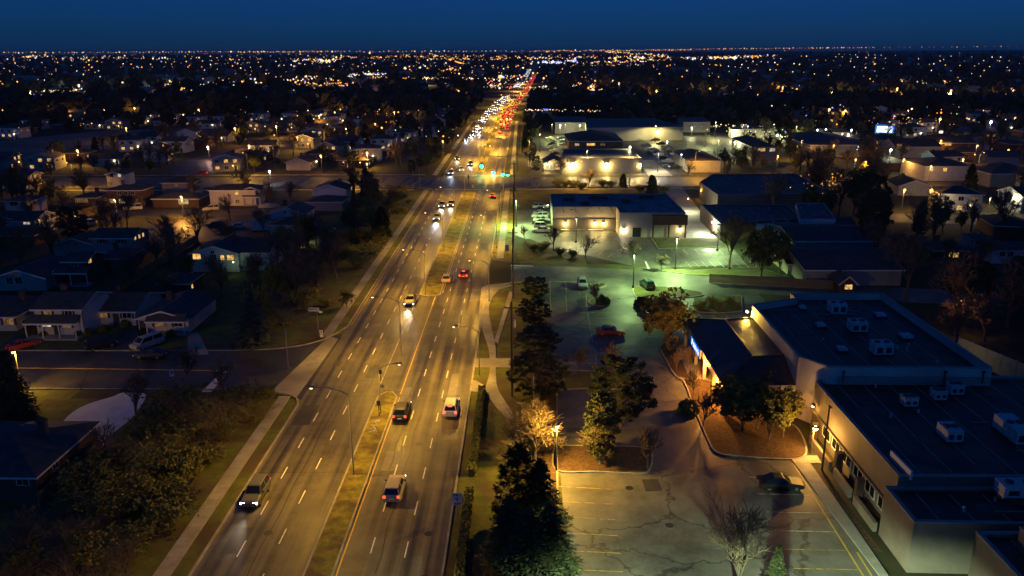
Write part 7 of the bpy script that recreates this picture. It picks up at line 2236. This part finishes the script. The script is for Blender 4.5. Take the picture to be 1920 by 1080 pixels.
# plazas and yards: tight uneven clusters
for (px, py, sx, sy, n, pal, r0, r1) in ((60, 188, 55, 5, 60, ['lime', 'amber', 'white', 'cool'], .5, 1.3), (130, 171, 70, 4, 60, PAL_W, .5, 1.2), (235, 180, 50, 5, 40, PAL_W, .5, 1.2), (325, 158, 34, 3, 46, PAL_W, .6, 1.6), (480, 150, 55, 4, 60, PAL_W, .5, 1.3), (600, 158, 45, 3, 70, ['orange', 'amber', 'amber'], .5, 1.4),
        (605, 114, 20, 1.4, 34, PAL_W, .7, 1.9), (60, 107, 50, 2, 60, PAL_W + PAL_O, .5, 1.3), (200, 109, 80, 2, 60, PAL_W + PAL_O, .5, 1.2), (690, 140, 34, 2.5, 40, ['amber', 'white', 'cool'], .5, 1.2), (740, 106, 110, 2, 90, PAL_O, .45, 1.1), (905, 108, 60, 3, 60, PAL_O, .5, 1.2), (905, 160, 32, 4, 60, PAL_H + ['red'], .5, 1.3), (938, 143, 16, 3, 36, PAL_W, .6, 1.4),
        (1012, 170, 13, 6, 34, PAL_W, .6, 1.6), (1040, 116, 26, 2, 40, ['cool', 'white', 'violet'], .7, 1.8), (1110, 166, 48, 5, 90, PAL_H, .5, 1.4), (1200, 109, 60, 2.5, 80, PAL_W + PAL_O, .5, 1.2), (1350, 108, 50, 1.5, 60, PAL_O + PAL_W, .5, 1.5), (1560, 186, 50, 5, 50, PAL_M, .5, 1.2), (1490, 178, 40, 4, 36, PAL_M, .5, 1.2), (1745, 152, 60, 4, 44, PAL_M, .4, 1.1), (1870, 168, 40, 5, 30, PAL_M, .4, 1.1),
        (1150, 122, 60, 2, 30, PAL_O, .4, 1.0), (830, 130, 40, 6, 50, PAL_M, .5, 1.2), (560, 190, 60, 8, 40, PAL_O, .5, 1.1), (720, 205, 60, 12, 60, PAL_O + ['lime'], .5, 1.1), (1450, 250, 80, 8, 50, ['white', 'lime', 'amber', 'cool'], .5, 1.0), (1700, 225, 80, 8, 60, PAL_M, .5, 1.1), (1560, 340, 50, 16, 60, ['orange', 'amber'], .5, 0.9), (1380, 236, 60, 3, 40, PAL_W, .5, 1.0)):
    for k in range(int(n * 1.35)):
        far_light(rr.gauss(px, sx * 0.6), rr.gauss(py, sy * 0.6), r0 * 0.7 + (r1 - r0 * 0.7) * rr.random() ** 3, rr.choice(pal), rr.uniform(2, 7))
for k_, mb in LB.items():
    m_ = glow('far_lights_' + k_, *LC[k_])
    tag(mb.build('distant_%s_lights' % k_, m_), 'countless tiny %s lights of the city out to the horizon' % k_, 'city lights', None, 'stuff')

# lights of the right middle distance: traffic and shop fronts on the far avenue
row2 = []
for px, py, r_, c_ in ((1737, 236, 2.2, 'orange'), (1765, 245, 2.4, 'white'), (1778, 250, 1.8, 'pink'), (1797, 253, 1.6, 'white'), (1835, 257, 1.6, 'violet'), (1853, 262, 2.2, 'white'), (1864, 264, 2.6, 'white'), (1890, 269, 3.2, 'lime'), (1880, 268, 2.0, 'white')):
    q = G(px, py, 2.5)
    t = thing('shop_front_light', 'glowing shop front along the far avenue on the right', 'shop light', (q.x, q.y, 0), R(-14), 'glowing shop fronts on the far avenue')
    w_ = r_ * depth_of(q) / FPX
    mm = bpy.data.materials['far_lights_' + c_]
    MB().box(-w_ * 1.3, w_ * 1.3, 0, 0.3, 1.2, 1.2 + w_ * 1.6).build('lit_front', mm, t)
    MB().box(-w_ * 1.4, w_ * 1.4, 0.31, 3.0, 0, 1.6 + w_ * 1.6).build('shop_wall', M['stucco'], t)

# ================================================================== LABELS that single out the many look-alikes
ORD = ['nearest', 'second nearest', 'third nearest', 'fourth nearest', 'fifth nearest', 'sixth nearest', 'seventh nearest', 'eighth nearest', 'ninth nearest', 'tenth nearest', 'eleventh nearest', 'twelfth nearest']
ORD += ['%dth nearest' % k for k in range(13, 60)]
MARKS = [(G(*p), s) for p, s in (
    ((60, 900), 'the bottom left brick bungalow'), ((200, 800), 'the pale paved drive'), ((450, 955), 'the dark SUV with headlights'), ((545, 690), 'the side street corner pole'), ((350, 850), 'the left bank middle'), ((260, 1040), 'the left bank bottom'),
    ((597, 632), 'the street-name post'), ((476, 642), 'the blue-grey spruce'), ((651, 578), 'the small yellow-lit tree'), ((440, 500), 'the long pale blue house'), ((600, 450), 'the small blue cottage'), ((540, 420), 'the grey-roofed blue house'),
    ((770, 420), 'the blue-white headlights'), ((620, 385), 'the house by the signals'), ((690, 385), 'the round back-street tree'), ((785, 352), 'the slim poles at the crossing corner'),
    ((372, 430), 'the orange turning circle'), ((235, 392), 'the brown brick house'), ((155, 405), 'the lit wooden fence'), ((30, 358), 'the orange porch house'), ((30, 425), 'the pale blue gabled house'), ((140, 500), 'the single-lit-window house'), ((305, 540), 'the small outbuilding'), ((110, 620), 'the columned porch house'),
    ((440, 390), 'the white gabled house of the circle'), ((508, 345), 'the white garden lamp'), ((604, 324), 'the orange back street lamp'), ((444, 272), 'the starry orange crescent lamp'), ((393, 300), 'the violet-white crescent lamp'), ((200, 228), 'the park road'), ((150, 275), 'the dry park field'), ((330, 250), 'the right tip of the dry field'), ((629, 232), 'the far upper left lamp'), ((760, 250), 'the last left treeline lamp'), ((831, 292), 'the slim lamp by the yellow bushes'), ((560, 236), 'the upper left streets lamp'), ((870, 250), 'the bend of the avenue'), ((540, 205), 'the far edge of the left houses'), ((320, 215), 'the trees beyond the park road'), ((760, 215), 'the left roadside treeline'),
    ((1367, 506), 'the large spreading bare tree'), ((1591, 540), 'the hut with latticed window'), ((1600, 510), 'the long gabled hall'), ((1795, 640), 'the glowing orange tree'), ((1880, 480), 'the dark bungalow at the right edge'), ((1600, 440), 'the pale end-lit shed'), ((1450, 400), 'the big school block'), ((1455, 325), 'the tree-lined street lamp'), ((1740, 410), 'the lit east street'), ((1850, 400), 'the garage lamps at the east street'),
    ((1780, 320), 'the pale walled block'), ((1890, 335), 'the lamp-lit stucco block'), ((1665, 318), 'the green-white lamp'), ((1580, 280), 'the wide depot'), ((1430, 285), 'the dark-roofed office'), ((1320, 315), 'the brown-roofed office'), ((1720, 275), 'the townhouse rows'), ((1658, 250), 'the lit billboard'), ((1826, 309), 'the lit yard lamp'), ((1860, 268), 'the glowing shop fronts'), ((1565, 246), 'the two starry orange lamps'), ((1120, 310), 'the floodlit warehouse'), ((1110, 270), 'the hip-roofed brick block'), ((1190, 250), 'the long pale warehouse'), ((1015, 300), 'the warehouse drive'), ((1010, 235), 'the white canopy front'), ((990, 260), 'the right roadside strip'), ((1300, 235), 'the small pale warehouse'), ((1410, 245), 'the white-walled unit'), ((1700, 560), 'the tall plaza tree'), ((1850, 560), 'the dark gardens at the right edge'), ((1540, 345), 'the dark grove'), ((1650, 370), 'the clearing right of the school'))]
PHRASE = {
    'shrubs on the overgrown left bank': ('dry shrub', 'tangled shrub'), 'bare trees on the overgrown bank': ('bare bank tree',), 'shrubs on the upper left bank': ('dark bank shrub',), 'leafy trees on the upper left bank': ('leafy bank tree',), 'bare trees on the upper left bank': ('bare bank tree',),
    'bare trees among the left houses': ('dim bare tree',), 'bare trees among the right houses': ('dim bare tree',), 'evergreens among the left houses': ('dark evergreen',), 'evergreens among the right houses': ('dark evergreen',), 'leafy trees among the left houses': ('dull leafy tree',), 'leafy trees among the right houses': ('dull leafy tree',),
    'dark trees of the right gardens': ('dark garden tree',), 'bare trees of the dark grove': ('bare grove tree',), 'trees in the lit yards': ('yard tree',), 'roadside trees left beyond the crossing': ('roadside tree',), 'roadside trees right beyond the crossing': ('roadside tree',),
    'hip-roofed houses of the dark streets': ('pale hip-roofed house',), 'low brick houses of the dark streets': ('low brick house',), 'bluish gabled houses of the dark streets': ('bluish gabled house',), 'grey gabled houses of the dark streets': ('grey front-gabled house',), 'cream low houses of the dark streets': ('cream low house',),
    'amber lamps between the left houses': ('amber street lamp',), 'amber lamps between the right houses': ('amber street lamp',), 'street lamps of the side streets': ('orange street lamp',),
    'tangled shrubs by the lower sidewalk': ('tangled shrub',), 'shrubs along the cross street': ('cross street shrub',), 'shrubs on the plaza bank': ('plaza bank shrub',), 'yellow-lit bushes left of the crossing': ('yellow-lit bush',), 'bushes against the white house fronts': ('dark low bush',), 'dry shrubs behind the pavilion': ('dry lit shrub',),
}
buckets = {}
for o in bpy.data.objects:
    if o.parent is None and o.get('group') in PHRASE:
        x, y = o.location.x, o.location.y
        q, s = min(MARKS, key=lambda m: (m[0].x - x) ** 2 + ((m[0].y - y) * 0.7) ** 2)
        dx, dy = x - q.x, (y - q.y) * 0.7
        way = ('right of' if dx > 0 else 'left of') if abs(dx) > abs(dy) else ('behind' if dy > 0 else 'in front of')
        buckets.setdefault((PHRASE[o['group']][0], s, way), []).append((dx * dx + dy * dy, o))
for (ph, s, way), L_ in buckets.items():
    L_.sort(key=lambda e: e[0])
    for k, (_, o) in enumerate(L_):
        o['label'] = (ORD[k] + ' ' if len(L_) > 1 else '') + ph + ' ' + way + ' ' + s
NUM = ['first', 'second', 'third', 'fourth', 'fifth', 'sixth', 'seventh', 'eighth', 'ninth', 'tenth', 'eleventh', 'twelfth'] + ['%dth' % k if k % 10 not in (1, 2, 3) or k in (11, 12, 13) else '%d%s' % (k, {1: 'st', 2: 'nd', 3: 'rd'}[k % 10]) for k in range(13, 80)]
for grp, ph in (('oncoming headlit queue', 'white-headlit car from the crossing in the oncoming queue'), ('second headlit cluster', 'car from the front of the second headlit cluster'), ('farthest headlit cluster', 'car from the front of the farthest headlit cluster'),
                ('departing red-lit queue', 'red-lit car from the crossing in the departing queue'), ('farthest red-lit queue', 'red-lit car of the queue far up the avenue'), ('cars in the row left of the store', 'car from the back in the packed row left of the store'),
                ('cobra-head lamps beyond the traffic lights', 'sodium lamp of the avenue beyond the traffic lights'), ('utility poles along the right verge', 'utility pole up the right verge'), ('very far street lamps', 'glowing lamp from the left among the far city lights'), ('glowing shop fronts on the far avenue', 'glowing shop front from the left on the far avenue'), ('cars parked in the warehouse yards', 'parked car into the warehouse yards'), ('overhead wires on the right verge', 'overhead wire span counted up the right verge')):
    L_ = [o for o in bpy.data.objects if o.parent is None and o.get('group') == grp]
    L_.sort(key=(lambda o: o.location.x / max(1.0, o.location.y)) if 'left' in ph and 'store' not in ph else (lambda o: -o.location.y) if 'store' in ph else (lambda o: o.location.y))
    for k, o in enumerate(L_):
        o['label'] = NUM[k] + ' ' + ph
L_ = [o for o in bpy.data.objects if o.parent is None and o.get('group') == 'cobra-head lamps along the avenue' and 'before the traffic lights' in o['label']]
for side_, nm in ((lambda o: o.location.x < -10, 'tall sodium lamp of the median counted from the bottom'), (lambda o: o.location.x > -10, 'sodium lamp of the right verge counted from the bottom')):
    for k, o in enumerate(sorted([o for o in L_ if side_(o)], key=lambda o: o.location.y)):
        o['label'] = NUM[k] + ' ' + nm
# ================================================================== the air between: thin evening haze
hz = MB().box(-14400, 14400, -900, 14400, -1.0, 62.0).build('haze', plain('unused_surface', (0.5, 0.5, 0.5)))
hm = bpy.data.materials.new('evening_haze')
hm.use_nodes = True
hn = hm.node_tree
hn.nodes.clear()
pv = hn.nodes.new('ShaderNodeVolumePrincipled'); ho_ = hn.nodes.new('ShaderNodeOutputMaterial')
pv.inputs['Color'].default_value = (0.82, 0.86, 0.95, 1)
pv.inputs['Density'].default_value = 0.00005
hn.links.new(pv.outputs[0], ho_.inputs['Volume'])
hz.data.materials.clear(); hz.data.materials.append(hm)
tag(hz, 'thin evening haze lying over the whole city', 'haze', None, 'stuff')
sc.cycles.volume_bounces = 0
